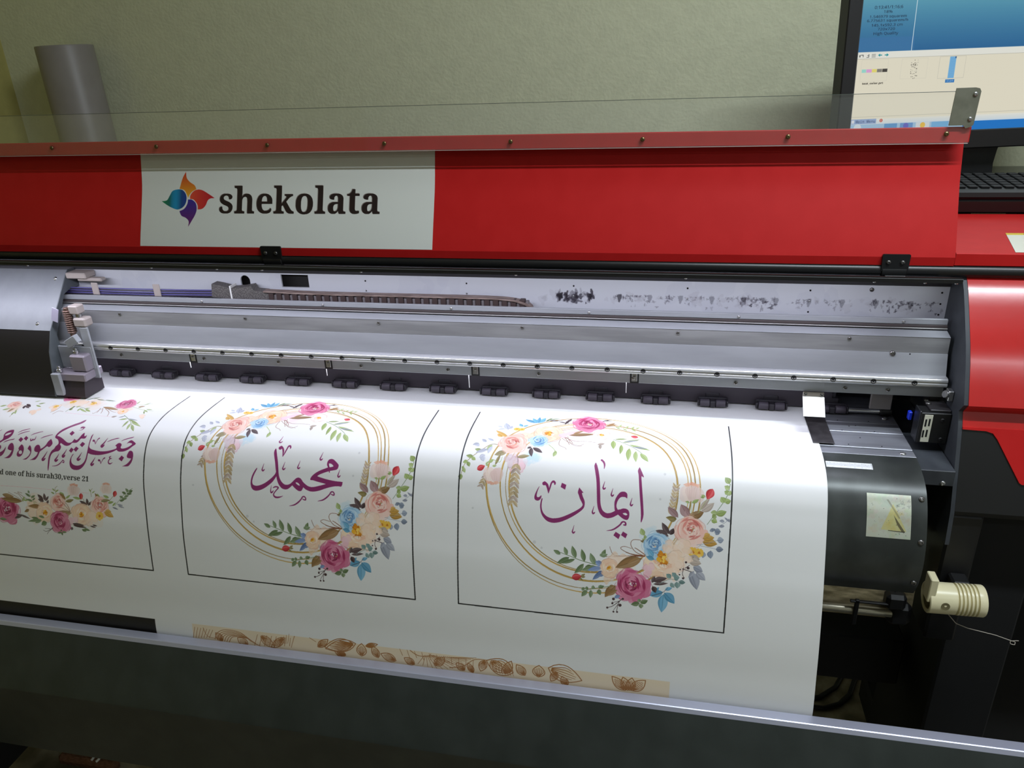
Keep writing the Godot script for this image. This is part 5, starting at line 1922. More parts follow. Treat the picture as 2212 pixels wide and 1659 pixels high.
	twig("gold_line", 0.8, [-334.1, 565.1, -307.9, 571.7])
	twig("gold_line", 0.8, [-330.5, 564.9, -302.9, 569.4])
	twig("gold_line", 0.8, [-327, 564.8, -298, 567.2])
	twig("gold_line", 0.8, [-323.5, 564.6, -293, 565])
	twig("gold_line", 0.8, [-320, 564.5, -288.1, 562.8])
	twig("gold_line", 0.8, [-316.5, 564.3, -283.2, 560.6])
	twig("gold_line", 0.8, [-254.8, 575.6, -252, 584.7])
	twig("gold_line", 0.8, [-250.2, 575.9, -247.4, 585])
	twig("gold_line", 0.8, [-245.6, 576.2, -242.8, 585.3])
	twig("gold_line", 0.8, [-241.1, 576.5, -238.3, 585.6])
	twig("gold_line", 0.8, [-236.5, 576.8, -233.7, 586])
	twig("gold_line", 0.8, [-232, 577.2, -229.1, 586.3])
	twig("gold_line", 0.8, [-227.4, 577.5, -224.6, 586.6])
	twig("gold_line", 0.8, [-222.9, 577.8, -220, 586.9])
	twig("gold_line", 0.8, [-652.8, 586.4, -665.1, 579.6])
	twig("gold_line", 0.8, [-649.4, 585.2, -659.7, 576.9])
	twig("gold_line", 0.8, [-646.1, 584.1, -654.3, 574.2])
	twig("gold_line", 0.8, [-642.8, 583, -649, 571.5])
	twig("gold_line", 0.8, [-639.5, 581.9, -643.6, 568.9])
	twig("gold_line", 0.8, [-636.2, 580.9, -638.3, 566.3])
	twig("gold_line", 0.8, [-632.9, 579.8, -633, 563.6])
	twig("gold_line", 0.8, [-629.6, 578.7, -627.7, 561])
	twig("gold_line", 0.8, [-626.3, 577.6, -622.4, 558.4])
	twig("gold_line", 0.8, [-765.7, 596, -759.7, 602.1])
	twig("gold_line", 0.8, [-756.8, 594.8, -749.5, 600.8])
	twig("gold_line", 0.8, [-748, 593.7, -739.4, 599.4])
	twig("gold_line", 0.8, [-739.3, 592.5, -729.2, 598.1])
	twig("gold_line", 0.8, [-730.5, 591.4, -719.2, 596.8])
	twig("gold_line", 0.8, [-721.8, 590.3, -709.1, 595.4])
func paint_wreath():
	wash(-99.7, 215.6, 14.7, "skyp")
	wash(101.5, 331.8, 17.1, "skyp")
	wash(-82.7, 168.2, 17.1, "skyp")
	wash(-122.9, 221.4, 14.7, "pinkp")
	wash(146.9, 357.2, 22.1, "peachp")
	wash(-36.6, 146.9, 19.6, "pinkp")
	wash(-117.4, 167.7, 22.1, "peachp")
	wash(56.7, 381.8, 17.1, "peachp")
	twig("g3", 1.2, [-152.1, 193.9, -170.1, 190.3, -186.7, 206.5, -201.1, 222, -210.1, 235.3, -214.2, 254.8])
	leaves("g1", [-196.4, 220.3, -209.3, 217.7, 6.9, -199, 219.6, -191.9, 225.2, 6.4, -205.1, 227.5, -212.5, 231, 6.4, -204.9, 228.7, -200.8, 237.1, 6.4, -209.8, 237.7, -212.6, 241.6, 4.9, -210.9, 239, -207, 247.6, 5.9, -213.4, 250, -213.3, 259.5, 7.3, -169.8, 192, -176.9, 205.7, 6.4, -185.8, 204.9, -197.2, 203.7, 6.4])
	leaves("lav", [-169.1, 195.4, -173.4, 211.4, 7.3, -177.7, 214.6, -186.5, 220.9, 8.8, -181.1, 216.3, -178.1, 226.8, 8.3, -191.1, 197.3, -201.2, 191.4, 7.3, -181, 185.9, -190, 179.3, 5.9, -169.4, 181.9, -180.6, 176.4, 4.9, -192.6, 190.6, -202.9, 195, 5.9, -175.1, 202.5, -194.4, 211.6, 7.3, -163.3, 139.5, -171.9, 135.3, 5.4, -151.7, 145.9, -160.3, 122.9, 10.8, -151, 143.2, -146.8, 132.2, 8.3, -157.2, 144, -169.1, 148, 4.9])
	leaves("g3", [-142.5, 205.9, -162, 213.4, 10.8, -157.9, 231.6, -151.6, 209.7, 4.9, -123.9, 214.7, -102.9, 210.1, 7.3])
	twig("g1", 1, [-170.6, 227.6, -164.2, 221.9, -151.3, 226.2, -148.2, 215.2])
	leaves("g1", [-170.6, 227.6, -161.7, 222.2, 5.4])
	bud(-181.1, 237.4, 7.3, 2.6)
	leaves("g1", [-173.8, 231.5, -170.8, 226.3, 3.4, -173.6, 232.8, -168.9, 231.2, 2.9, -162.6, 233.2, -155.4, 232, 3.9])
	petals(-121.9, 229.1, 16.2, "pinkp", 3)
	petals(-133.7, 222.3, 13.7, "mauvep", 4)
	twig("dk", 0.7, [-124.6, 210.4, -121, 221.3, -120.8, 238.7])
	wheat(-122.2, 226.6, -124.3, 294, 9)
	wheat(-168.6, 244.4, -178.8, 268.8, 5)
	protea(-159.6, 249.7, 17.1, 1.0)
	leaves("oc", [-146.7, 170.8, -172.3, 150.9, 8.3, -156.9, 169.8, -167.3, 162.1, 6.4])
	petals(-117, 169.8, 19.6, "peachp", 10)
	rose(-134, 185.2, 26.5, "peach", 11)
	leaves("b1", [-106.3, 115.9, -129, 104.4, 8.3, -106.3, 115.9, -117, 98.7, 7.3, -103.8, 115.6, -94.5, 94, 9.8, -105.1, 115.7, -105.1, 92.4, 6.4, -128.9, 132.6, -135.9, 122.5, 6.4, -127.6, 132.4, -119.9, 126, 5.4])
	daisy(-137.1, 142.6, 6.4, "yell", 5)
	daisy(-128.3, 142.5, 5.9, "yell", 5)
	twig("dk", 1, [-92.2, 108.3, -78, 100.7, -60, 101.3, -50.7, 114.3])
	leaves("dk", [-87.6, 104.9, -67.3, 103.9, 3.4, -69.7, 105.4, -53.5, 111.9, 3.4, -58.1, 115.3, -48.6, 91, 4.9, -54.7, 103.4, -48.3, 93.9, 5.9])
	twig("g3", 0.7, [-94.7, 108.7, -86.5, 95.9, -82.8, 94.3])
	leaves("g2", [-92.2, 108.3, -81.8, 92.3, 3.4, -88.1, 102, -68.8, 93.6, 3.4])
	rose(-16.1, 109.8, 30.6, "magenta", 3)
	petals(-101.4, 159.3, 17.1, "peachp", 9)
	anemone(-80.5, 150.7, 27.4, "cream", 21)
	petals(-51.1, 148.7, 14.7, "pinkp", 22)
	rose(-94, 174.4, 17.1, "blue", 17)
	leaves("dk", [-103.2, 192.9, -100.2, 211.9, 7.3, -100.8, 192.6, -83.5, 202.5, 7.8, -103.5, 191.2, -110.1, 195.2, 4.9])
	twig("br", 0.7, [-56.5, 163.2, -45.5, 172.6, -32.6, 179.1, -20.4, 181.6])
	twig("br", 0.7, [-58.6, 165.6, -58.8, 181.6, -48.3, 187.8, -45.4, 191.7])
	twig("br", 0.7, [-52, 160.4, -33.8, 169.2, -14.6, 168.4, 2.3, 169.5])
	twig("br", 0.7, [-47.5, 157.7, -40.2, 176, -27.5, 182.3, -18.6, 175.7])
	twig("br", 1, [-52, 160.4, -45.6, 171.7, -41.7, 180])
	twig("br", 1, [-49.6, 160.2, -41.1, 168.8, -36.6, 176.4])
	leaves("ol", [-45.6, 152.8, -1.5, 144.1, 9.8, -39, 147.2, -23.2, 135.1, 5.9])
	anemone(8.3, 144.9, 15.2, "white", 8)
	leaves("ol", [11.7, 114.6, 30.7, 103.7, 6.4, 14, 111.5, 27.8, 98.4, 4.9])
	twig("g3", 0.7, [21.3, 110.5, 39, 116.5, 68.2, 116.5])
	leaves("g1", [34, 115.5, 39.3, 102.6, 3.4, 41.5, 117.8, 49.3, 125.9, 3.4, 46.4, 117.2, 50.6, 106.7, 3.4, 56.2, 118.1, 60.5, 108.2, 3.9, 56.2, 118.1, 63.9, 126.7, 3.4, 63.3, 116.1, 69.1, 109.8, 3.4, 28.8, 112.3, 38.1, 122.1, 2.9])
	leaves("dk", [5.1, 95.6, 16.9, 87, 2.9, 7.3, 92.4, 23.6, 92, 2.5])
	bud(62.4, 145.1, 6.4, 0.2)
	twig("g1", 0.7, [45.8, 146.6, 57.7, 145.6])
	twig("g2", 1, [28.7, 158, 47.1, 166.7, 64.3, 178.7, 76.5, 189.8, 86.4, 204.6])
	leaves("g1", [28.9, 161, 30.7, 183.8, 8.3, 42.7, 171.3, 42.1, 194.6, 6.4, 56.2, 179.5, 55.6, 207.2, 8.3, 67, 185.6, 68.4, 209, 7.3, 74.2, 190, 87.6, 206.8, 8.3, 55.6, 169.9, 89.9, 181.6, 6.4, 44.7, 164.8, 72.3, 152.9, 5.9, 31, 156.4, 51, 153.1, 4.4])
	leaves("gy", [46.9, 162.4, 70.1, 156.3, 3.4, 61.8, 175.2, 85.1, 177.7, 3.9])
	leaves("tn", [4, 175.3, 15.5, 170.9, 6.4, 8.7, 174.9, 9.7, 185.8, 5.4])
	twig("g1", 1, [-75.5, 183.3, -65.7, 192.8, -62.2, 200.7])
	leaves("g1", [-62.6, 197.5, -64.7, 209, 6.4, -64, 196, -59.6, 202, 3.4])
	twig("g2", 1, [213.3, 235.3, 209.4, 253.4, 199.4, 271.9, 181.3, 300.1])
	leaves("g1", [212.2, 235.4, 205.6, 225.5, 9.8, 213, 242.1, 204.7, 239.4, 7.8, 211.5, 250, 204.9, 247.1, 7.3, 210.5, 253.4, 214.6, 245.3, 5.9, 205.6, 264.8, 199.9, 256.4, 9.3, 206.6, 264.7, 215.1, 260.7, 8.8, 195.5, 281.1, 185.8, 280.8, 7.8, 193.5, 283.5, 209.4, 277.8, 9.8, 187.4, 292.9, 196.2, 295.5, 8.3, 193.5, 283.5, 188.3, 289.5, 7.3])
	leaves("gy", [206.8, 293.5, 199.3, 293, 4.9, 207.1, 300.1, 198.6, 302, 4.4, 213.1, 288.5, 214.4, 294, 3.4, 213.3, 293, 206.5, 286.9, 2.9])
	twig("gy", 0.7, [198.6, 300.9, 206.9, 295.7, 214.1, 288.5])
	twig("g1", 0.7, [158, 290.8, 156, 270.9, 157.7, 259.6])
	protea(156.3, 253, 19.1, 0.0)
	leaves("mv", [152.6, 291.3, 140.7, 272.1, 14.7, 154.7, 291.1, 147.7, 280.5, 9.8])
	leaves("ol", [154.7, 291.1, 176, 280.5, 12.2, 154.7, 290, 160.9, 283.9, 7.3])
	leaves("tn", [171.7, 280.8, 190.5, 266, 10.8, 169.4, 278.8, 183.8, 259.8, 7.3])
	twig("g1", 0.7, [167.5, 283.4, 177.5, 264.7, 180.4, 257.9])
	bud(183.5, 253.2, 9.3, 3.6)
	leaves("g1", [177.2, 258.1, 170.6, 255.3, 4.4, 175.1, 259.4, 169.6, 258.7, 3.4, 153.7, 268.8, 147.1, 267.1, 3.9, 157, 268.6, 167.6, 262.2, 5.4])
	wheat(126.1, 289, 132.8, 242.4, 9)
	leaves("mv", [137.3, 292.5, 121.1, 278.1, 10.8])
	leaves("g3", [135.2, 295, 122, 296, 8.3, 132.9, 294, 118.6, 294.1, 6.4])
	rose(157.9, 312.2, 27.4, "peach", 31)
	twig("g2", 1, [104.2, 340.7, 85.4, 321.8])
	leaves("g1", [86.7, 325.1, 81.7, 314.1, 8.3, 87.8, 325, 90.2, 329.4, 4.9, 99.2, 330.9, 103.2, 321.4, 7.3, 97.1, 332.2, 83.6, 331.1, 7.3])
	leaves("g3", [97.2, 334.5, 81.5, 334.7, 6.4])
	leaves("dk", [125.3, 319.5, 113.4, 302.4, 8.8, 123.2, 321.9, 104.1, 315.6, 9.8, 126.5, 320.5, 131.5, 309.9, 7.3, 124.4, 323, 109.8, 319.7, 5.9])
	leaves("oc", [176.1, 327.4, 197.8, 328.9, 13.7, 175.8, 321.8, 193, 319.2, 9.8, 177.8, 318.3, 186.3, 314.2, 7.3])
	twig("gy", 0.7, [167.6, 332.7, 186.9, 327.6, 201.7, 320.7])
	twig("gy", 0.7, [172, 333.4, 187.3, 335.4, 202.5, 337.4])
	leaves("bg", [190.4, 310.5, 188, 305.1, 8.8, 194.9, 314.6, 199.9, 306.3, 8.3, 197.5, 323.3, 207.1, 321.3, 9.8, 196, 336.9, 207.2, 336.3, 8.8, 188.6, 339.8, 189.2, 352.1, 9.3, 179, 342.9, 177.3, 352.1, 8.3, 192.5, 308.1, 202.2, 309.5, 7.3])
	daisy(162.1, 344.5, 9.3, "yell", 5)
	daisy(171.5, 344.7, 8.3, "yell", 5)
	leaves("tn", [157.7, 352.8, 173, 354.8, 10.8, 157.7, 353.9, 175.5, 361.3, 8.3, 155.7, 356.4, 164.1, 351.1, 7.3])
	petals(148.9, 352.5, 15.7, "peachp", 2)
	twig("br", 1, [91.6, 357.8, 75.6, 352.4, 67.3, 341.7, 70.3, 333.4, 83.7, 333.4, 89.6, 339.7])
	twig("br", 1, [89.3, 356.9, 66.8, 355.5, 51.8, 348.8, 57.3, 344.9, 68.7, 347.3])
	twig("br", 1, [89.4, 358, 60.2, 359.6, 42.1, 360.1, 36, 351.4, 34.7, 346.9])
	twig("br", 1.2, [91.6, 357.8, 73.6, 357.2, 59.9, 353.9])
	twig("br", 1.2, [90.4, 355.6, 77.7, 347.6, 73.1, 345.8])
	twig("br", 1, [91.5, 356.7, 71.4, 358.5, 49, 361.8, 28.6, 363.7])
	anemone(118.5, 362.2, 33.1, "cream", 51)
	rose(106.8, 339.3, 24.5, "blue", 41)
	petals(128.5, 340.7, 14.7, "peachp", 43)
	leaves("b1", [102.7, 356.8, 93.3, 346.2, 8.8, 104, 361.2, 91.6, 357.8, 7.3])
	heart(116, 356.7, 7.3, 44)
	petals(132.4, 374.5, 19.6, "peachp", 6)
	petals(146.1, 339.2, 17.1, "peachp", 26)
	petals(138.2, 358, 17.1, "peachp", 27)
	twig("g2", 1.2, [17.8, 378.6, -7.7, 374, -28.8, 367.8, -53.7, 360.8])
	leaves("g2", [-42.9, 366.8, -54.4, 360.8, 6.4, -32.4, 367, -37.6, 353.9, 6.4, -18.3, 370.4, -24.9, 351.2, 8.3, -4.2, 374.8, -9.7, 355.1, 7.8, 13.2, 377.8, 4.4, 360.1, 8.8, -28.7, 370.2, -48.1, 381.3, 8.3, -19.3, 372.3, -42.3, 380.8, 5.9, -5.2, 378.4, -19.5, 395.1, 7.8, 13.3, 380.1, -8.2, 389.2, 8.8, 6.4, 379.6, -2.7, 382.8, 4.9])
	leaves("g2", [22.9, 364.2, 28.1, 352.2, 6.4, 21.8, 364.3, 31.8, 359.9, 6.4, 21.8, 364.3, 20.4, 359.8, 4.4])
	leaves("bl", [24.7, 377.9, 12.9, 372.1, 8.3, 23.7, 382.6, 1, 388.3, 8.3, 23.9, 387.3, 9.7, 402.8, 7.3, 27.4, 388.1, 16.3, 396.3, 9.8, 41.3, 392.6, 39.4, 402.2, 6.4, 43.5, 390, 49.3, 393, 5.9, 25.9, 380.1, 17.5, 370.5, 4.9])
	petals(49.5, 373.2, 21.1, "peachp", 12)
	petals(32.3, 394.7, 13.7, "peachp", 14)
	anemone(35.1, 381.5, 15.7, "cream", 15)
	leaves("ol", [85.1, 361.9, 44.8, 379.9, 17.1, 82.8, 360.9, 63, 372, 8.8])
	bud(-15.4, 400.6, 8.3, 2.9)
	leaves("g3", [-9, 398.8, -2.2, 394.1, 3.9, -8.9, 400, -1.5, 399.2, 3.4, -10, 401.3, -5.2, 405.5, 2.9])
	petals(99.3, 379.9, 14.7, "pinkp", 7)
	rose(73.6, 407, 31.4, "magenta", 61)
	leaves("ol", [46.5, 408.6, 30.2, 429.4, 12.2, 49.1, 415.4, 31.3, 426.9, 7.3, 44.2, 408.8, 35.4, 414.5, 6.4])
	twig("g2", 1, [39.8, 410.5, 19.3, 415, -3.5, 422.1])
	leaves("g2", [-2.4, 420.8, -7.1, 417.7, 6.4, 2.2, 420.3, 0.9, 414.5, 5.4, 2.3, 421.5, -6.6, 432.1, 7.3, 8, 419.7, 7.3, 433, 6.4, 10.3, 418.3, 11.2, 411.8, 5.9, 20.5, 416, 23.7, 409.7, 5.4, 20.6, 417.2, 23.2, 426.5, 7.3, 21.6, 414.7, 28.3, 410.9, 4.9])
	leaves("bl", [54, 424.5, 45.1, 429, 5.9])
	twig("dk", 1, [57.6, 428.8, 52.2, 436.6, 49.4, 452.6])
	twig("dk", 1, [55.4, 431.5, 43.3, 442.4, 34.3, 446.3])
	twig("dk", 0.7, [54.3, 432.8, 44.2, 436.3, 41.9, 435.3])
	twig("dk", 0.7, [51.2, 439.1, 44.7, 449.5])
	dot(34.8, 446.2, 1.7, "dk")
	dot(44.8, 451.9, 1.5, "dk")
	dot(50.5, 451.7, 1.5, "dk")
	dot(42.5, 438.2, 1.7, "dk")
	dot(44, 430.8, 2.2, "dk")
	dot(54.6, 440, 2.5, "dk")
	dot(58.7, 429.2, 1.7, "dk")
	leaves("g2", [84.9, 433.1, 71.5, 436.9, 7.8, 86.1, 434.1, 87.6, 441.8, 7.3, 86, 432.9, 97.5, 427.4, 7.3, 84.9, 431.9, 83.5, 426.1, 5.9])
	leaves("b1", [121, 415, 119.1, 444.8, 15.2, 122, 412.5, 138.3, 428.4, 13.7, 119.7, 411.6, 100, 419.5, 11.3, 122.9, 407.7, 133.7, 403.1, 5.9, 101.1, 419.4, 113.8, 404, 7.3])
	twig("dk", 0.7, [103.4, 419.2, 118.7, 412.9, 127.1, 403.8])
	leaves("dk", [103.4, 395.7, 125.3, 388.9, 8.8, 104.7, 400.2, 126.8, 396.8, 5.4, 103.8, 403.8, 108.7, 413.9, 8.3, 102.4, 398.1, 106.4, 387.3, 5.9])
	twig("g4", 0.7, [113.6, 399.3, 130.9, 389.5, 148.7, 393.4])
	leaves("g4", [130.8, 388.3, 123.9, 382.1, 7.8, 135.1, 385.6, 143.9, 385.9, 9.8, 139.9, 393.2, 141.5, 403.4, 9.3, 143.2, 392.8, 153.1, 393, 6.9, 137.3, 385.4, 132.6, 379, 7.3, 131.1, 395.2, 137, 402.7, 6.4])
	twig("dk", 1.2, [147.6, 371.9, 160.9, 375.1, 165.4, 376.9])
	twig("dk", 1, [149.8, 370.5, 148, 379.8, 151.6, 386.3])
	twig("dk", 1, [152, 370.3, 158.3, 365.2])
	dot(149.4, 386.5, 1.7, "dk")
	dot(152.6, 361.2, 1.7, "dk")
	dot(156.3, 369.9, 2.2, "dk")
	dot(143.7, 381.3, 1.2, "dk")
	dot(144.4, 373.3, 1.2, "dk")
	leaves("gy", [159.9, 375.2, 171, 402.7, 15.2, 168.5, 374.4, 182.9, 386.6, 11.3, 163.8, 366.9, 178.3, 373.4, 10.8, 165.2, 373.6, 157, 384.6, 5.4])
	leaves("tn", [158.1, 361.8, 175.5, 361.3, 7.3])
	dot(-190.3, 304, 1.8, "speck")
	dot(-85.9, 350.8, 2.7, "speck")
	dot(-73.8, 359.1, 1.8, "speck")
	dot(108.9, 266.7, 1.8, "speck")
	dot(114.4, 227.1, 2, "speck")
func paint_right_name():
	fill("plum", [74.7, 217.7, 77.7, 223.7, 81.9, 233.2, 81.3, 234.5, 78.8, 232.6, 78.4, 234.9, 79.4, 243.7, 81.3, 259.5, 82.8, 272.6, 84.1, 285.7, 84.5, 292.7, 83.7, 298.9, 81.8, 304.9, 80.7, 304.1, 80.7, 296.5, 80, 286, 78.5, 272.9, 76.7, 258.1, 74.9, 240.5, 73.9, 231.5, 72.4, 225.1, 73.3, 221.1])
	stroke("plum", [5.3, 215.1, 0.4, 5.7, 220.8, 4.8, 8.3, 230.8, 5.5, 11.1, 245.1, 5.3, 12.9, 264.6, 5.3, 14.2, 280.6, 5.3, 17.2, 291, 5.9, 22.3, 296.9, 7.4, 28.7, 298.8, 8, 35.7, 297.1, 7.6, 42.6, 293, 7.3, 48.6, 289.4, 4.8])
	fill("plum", [39.1, 285.7, 38.5, 278.7, 39.4, 273.3, 42.1, 266.9, 46.3, 261.2, 50.6, 259.3, 55, 259.7, 58, 263, 58.1, 269.2, 56.8, 268.8, 55, 267.6, 51, 267.5, 47.5, 268.7, 44.2, 272.9, 42.3, 278.4, 42.1, 283.7, 44, 287.6, 45.9, 289.6, 41.6, 292.6, 39.7, 289.2])
	fill("plum", [44.2, 289.8, 48.4, 287.2, 53.6, 285.3, 59, 286.4, 62.1, 290.1, 62.6, 297.1, 61, 301.7, 58.5, 303.1, 54.5, 302.2, 49.9, 299.5, 45.3, 295.9, 41.7, 293.5])
	fill("paper", [52.1, 293.1, 56.6, 292.1, 59.8, 294.3, 57.7, 296, 54.1, 295])
	fill("plum", [-18, 257.8, -11, 265.5, -13.4, 266.2, -11.6, 271.8, -8.7, 277.9, -8, 283.2, -9.3, 289.6, -14.4, 295.4, -23.1, 302.3, -32.7, 308.5, -43.4, 314, -52.4, 316.7, -59.6, 317.1, -67, 315, -72.8, 310, -76.7, 304, -78.7, 296.9, -79.3, 289.7, -78.3, 282.4, -77.1, 279.1, -75.9, 280.4, -76.8, 285.9, -76.9, 292.2, -75.6, 298.5, -72.6, 303.7, -67.4, 307.8, -60, 309.9, -50.9, 309.1, -41.9, 306.1, -31.3, 300.8, -21.6, 295, -14.7, 290, -11.2, 285.2, -12.9, 280.9, -15.9, 275.8, -17.9, 270.5, -19.8, 265.3])
	fill("plum", [-46.2, 252.5, -38.9, 255.3, -40.5, 263, -47.8, 259.3])
	dot(-74.8, 255.7, 3, "plum")
	stroke("plum", [-74.1, 253.1, 2.3, -70.6, 256.9, 4.4, -68.4, 261.7, 3.8, -66.9, 270.7, 0.6])
	stroke("plum", [-66.9, 270.7, 0.6, -65.2, 262.4, 2.3, -63, 254.1, 2.5, -60, 251.4, 3.4, -57.5, 253.3, 3.2, -57.5, 256, 1.9])
	stroke("plum", [-82.3, 260.9, 0.5, -85.5, 268.4, 1.7, -87.4, 275.8, 3.4, -86.3, 280.3, 5.7, -83, 280.9, 5.3, -79.9, 278.4, 3.2, -78.3, 275.1, 0.8])
	stroke("plum", [21.8, 245.1, 0.3, 20.2, 251.9, 1.4, 19.6, 255.5, 2.1, 20.9, 257.3, 2.7, 22.8, 256.1, 1.9, 23.6, 254.6, 0.4])
	stroke("plum", [35.3, 255.1, 0.3, 33.6, 261.9, 1.4, 33, 265.5, 2.1, 34.4, 267.3, 2.7, 36.2, 266.1, 1.9, 37.1, 264.6, 0.4])
	stroke("plum", [65.8, 267.9, 0.3, 64.1, 274.6, 1.4, 63.5, 278.2, 2.1, 64.8, 280, 2.7, 66.6, 278.8, 1.9, 67.5, 277.3, 0.4])
	stroke("plum", [7, 284.9, 0.3, 5.3, 291.7, 1.4, 4.7, 295.3, 2.1, 6, 297.1, 2.7, 7.9, 296, 1.9, 8.8, 294.4, 0.4])
	stroke("plum", [-23.1, 318.1, 0.3, -24.8, 325.1, 1.4, -25.5, 328.7, 2.1, -24.1, 330.5, 2.7, -22.2, 329.3, 1.9, -21.4, 327.7, 0.4])
	stroke("plum", [14.1, 209.4, 3.4, 17.6, 213, 3.2, 19.4, 218.2, 2.5, 19.2, 225.2, 0.5])
	stroke("plum", [28.5, 322.7, 0.5, 37.7, 320.2, 2.1, 44.5, 315.6, 2.5, 49.6, 310.7, 2.3, 51.6, 307.4, 2.5, 54.7, 306.2, 2.3, 57.4, 307.8, 2.3, 57.3, 311.1, 2.9, 54, 311, 1.3])
	fill("plum", [42.7, 323, 50.2, 327.1, 47.6, 334.2, 39.4, 329])
	fill("plum", [54.1, 321.7, 61.1, 325.3, 58.5, 332, 51.1, 327.5])
func paint_middle_name():
	fill("plum", [-39.3, 229.4, -37.5, 231.8, -34.2, 241.8, -30.6, 253.8, -28.6, 265.8, -27.3, 274.3, -24.7, 281.1, -20.5, 286.8, -15.1, 290.3, -9.5, 290.3, -4.9, 288.3, -1.9, 285.5, 2.1, 281.3, 5.6, 278, 9.2, 276.7, 13, 277.5, 16, 280.3, 19, 283.9, 24.9, 288.2, 30.6, 290.6, 38, 290.7, 47.1, 288.3, 54.3, 286.1, 60.6, 283.9, 52.2, 282.4, 43.8, 280.9, 37.2, 279.4, 31.7, 279.2, 31.9, 276.1, 35.7, 270.7, 42.7, 265.1, 50.7, 260.7, 57.7, 257.7, 62.3, 255.6, 60.2, 251.9, 59.9, 247.7, 61.7, 243.2, 65.5, 241.1, 70.2, 241.4, 75.3, 244.9, 80, 248.9, 81.2, 251.3, 80.4, 255.7, 78, 258.4, 71.7, 260.1, 66.2, 261.3, 66.6, 263.9, 65.2, 264.5, 64.4, 262, 58.3, 264.2, 51.2, 267.2, 45.9, 270, 43.9, 271.9, 51.6, 273.9, 62.8, 276.1, 75.7, 277.7, 90.6, 278.3, 90.2, 283, 88.6, 286.3, 79.1, 286.4, 69.1, 288.6, 60.2, 291.6, 51.2, 295.3, 42.1, 297.9, 33.9, 298.7, 27.3, 297.1, 22.5, 294.8, 19.6, 292.5, 17.1, 297.8, 14.4, 299.5, 10.7, 299.2, 5.9, 296.5, 1, 292.6, -1, 290.6, -4.6, 294.3, -9, 297.6, -13.7, 298.6, -19.4, 297.5, -23.8, 294, -27.4, 289, -30.3, 282.3, -31.6, 277.2, -33.7, 280.9, -38.8, 288.1, -46, 294.3, -53.3, 299.6, -60.7, 303.2, -67.3, 304.8, -73, 304.2, -77.1, 300.5, -79.2, 293.7, -79.1, 286.7, -77.5, 279.6, -74.2, 272.4, -70.7, 267, -68.5, 265.2, -69.2, 268.2, -72.1, 274, -75, 281.2, -76.4, 288.3, -75.6, 293.4, -72.5, 295.8, -66.8, 296.3, -59.3, 294, -51, 289.5, -42.1, 282.3, -35.9, 275.8, -33, 270.4, -33.9, 264.4, -35.8, 255, -38.3, 246.5, -40.8, 237.9, -40.8, 232.9])
	fill("paper", [63, 248.7, 66.7, 248.9, 70.7, 251.2, 71.9, 253.3, 68.4, 254.6, 65.3, 255.2, 64, 252.5])
	fill("paper", [4.7, 285, 8.9, 285.5, 12.3, 288.3, 13.1, 290.2, 10.6, 289.9, 6.2, 287.5])
	dot(-31.2, 227.9, 3.2, "plum")
	stroke("plum", [-30.2, 224.7, 2.2, -26.9, 227.8, 3.2, -24.3, 233.2, 3.1, -23.6, 242.9, 0.7])
	stroke("plum", [-23.6, 242.9, 0.7, -21, 236.5, 2, -18.5, 229.1, 2.2, -16.8, 223.8, 2.7, -14.1, 223.1, 3.4, -12.4, 225.9, 2.5, -12.9, 228, 0.7])
	stroke("plum", [-34, 203.9, 0.3, -35.4, 211.8, 1.4, -37.1, 215.7, 2.1, -35, 217.7, 2.6, -32.3, 216.5, 1.9, -31.2, 214.7, 0.4])
	stroke("plum", [49.5, 230, 0.3, 47.4, 237.7, 1.4, 45.9, 242.1, 2.1, 47.5, 243.8, 2.6, 49.6, 242.6, 1.9, 50.6, 240.9, 0.4])
	stroke("plum", [-56.4, 256.9, 0.3, -58.3, 263.9, 1.4, -59.2, 267.9, 2.1, -57.8, 269.6, 2.6, -55.6, 268.1, 1.9, -54.6, 266.3, 0.4])
	stroke("plum", [-17.6, 251.6, 0.3, -19.6, 258.9, 1.4, -20.8, 263.1, 2.1, -19.3, 264.8, 2.6, -16.9, 263.2, 1.9, -15.8, 261.4, 0.4])
	stroke("plum", [10.3, 247.6, 0.3, 8.2, 255.1, 1.4, 6.8, 259.5, 2.1, 8.3, 261.2, 2.6, 10.4, 259.9, 1.9, 11.3, 258.3, 0.4])
	stroke("plum", [84.3, 257.5, 0.3, 82.3, 264.7, 1.4, 81.4, 268.8, 2.1, 82.7, 270.5, 2.6, 84.9, 268.9, 1.9, 86, 267.2, 0.4])
	stroke("plum", [-39.7, 293.4, 0.3, -40.8, 300.4, 1.4, -40.7, 304.3, 2.1, -39.3, 306.1, 2.6, -36.8, 304, 1.9, -35.6, 301.8, 0.4])
	stroke("plum", [-36.3, 297.5, 1.3, -32.7, 295.5, 2.2, -28, 295.6, 2.3, -26.9, 297.2, 2.3, -29.6, 300.5, 1.8, -34, 306, 1.8, -35.2, 310, 2.2, -31.8, 313.2, 3.1, -26.1, 313.2, 2.7, -20.6, 311.5, 1.3, -17.8, 310, 0.4])
	stroke("plum", [-5.8, 326.4, 0.4, 3.4, 323.9, 2.2, 10.7, 319, 2.5, 16, 313.4, 2, 18.6, 309.3, 2.2, 21.8, 308.2, 2, 24.4, 310.6, 2, 24.2, 313.7, 2.3, 21.1, 313.5, 1.6, 18.8, 312.4, 1.3])
	stroke("plum", [46.6, 314.1, 0.4, 55.7, 311.6, 2.2, 62.8, 306.8, 2.5, 68, 301.3, 2, 70.6, 297.2, 2.2, 73.7, 296.1, 2, 76.3, 298.5, 2, 76.1, 301.5, 2.3, 73.1, 301.3, 1.6, 70.7, 300.2, 1.3])
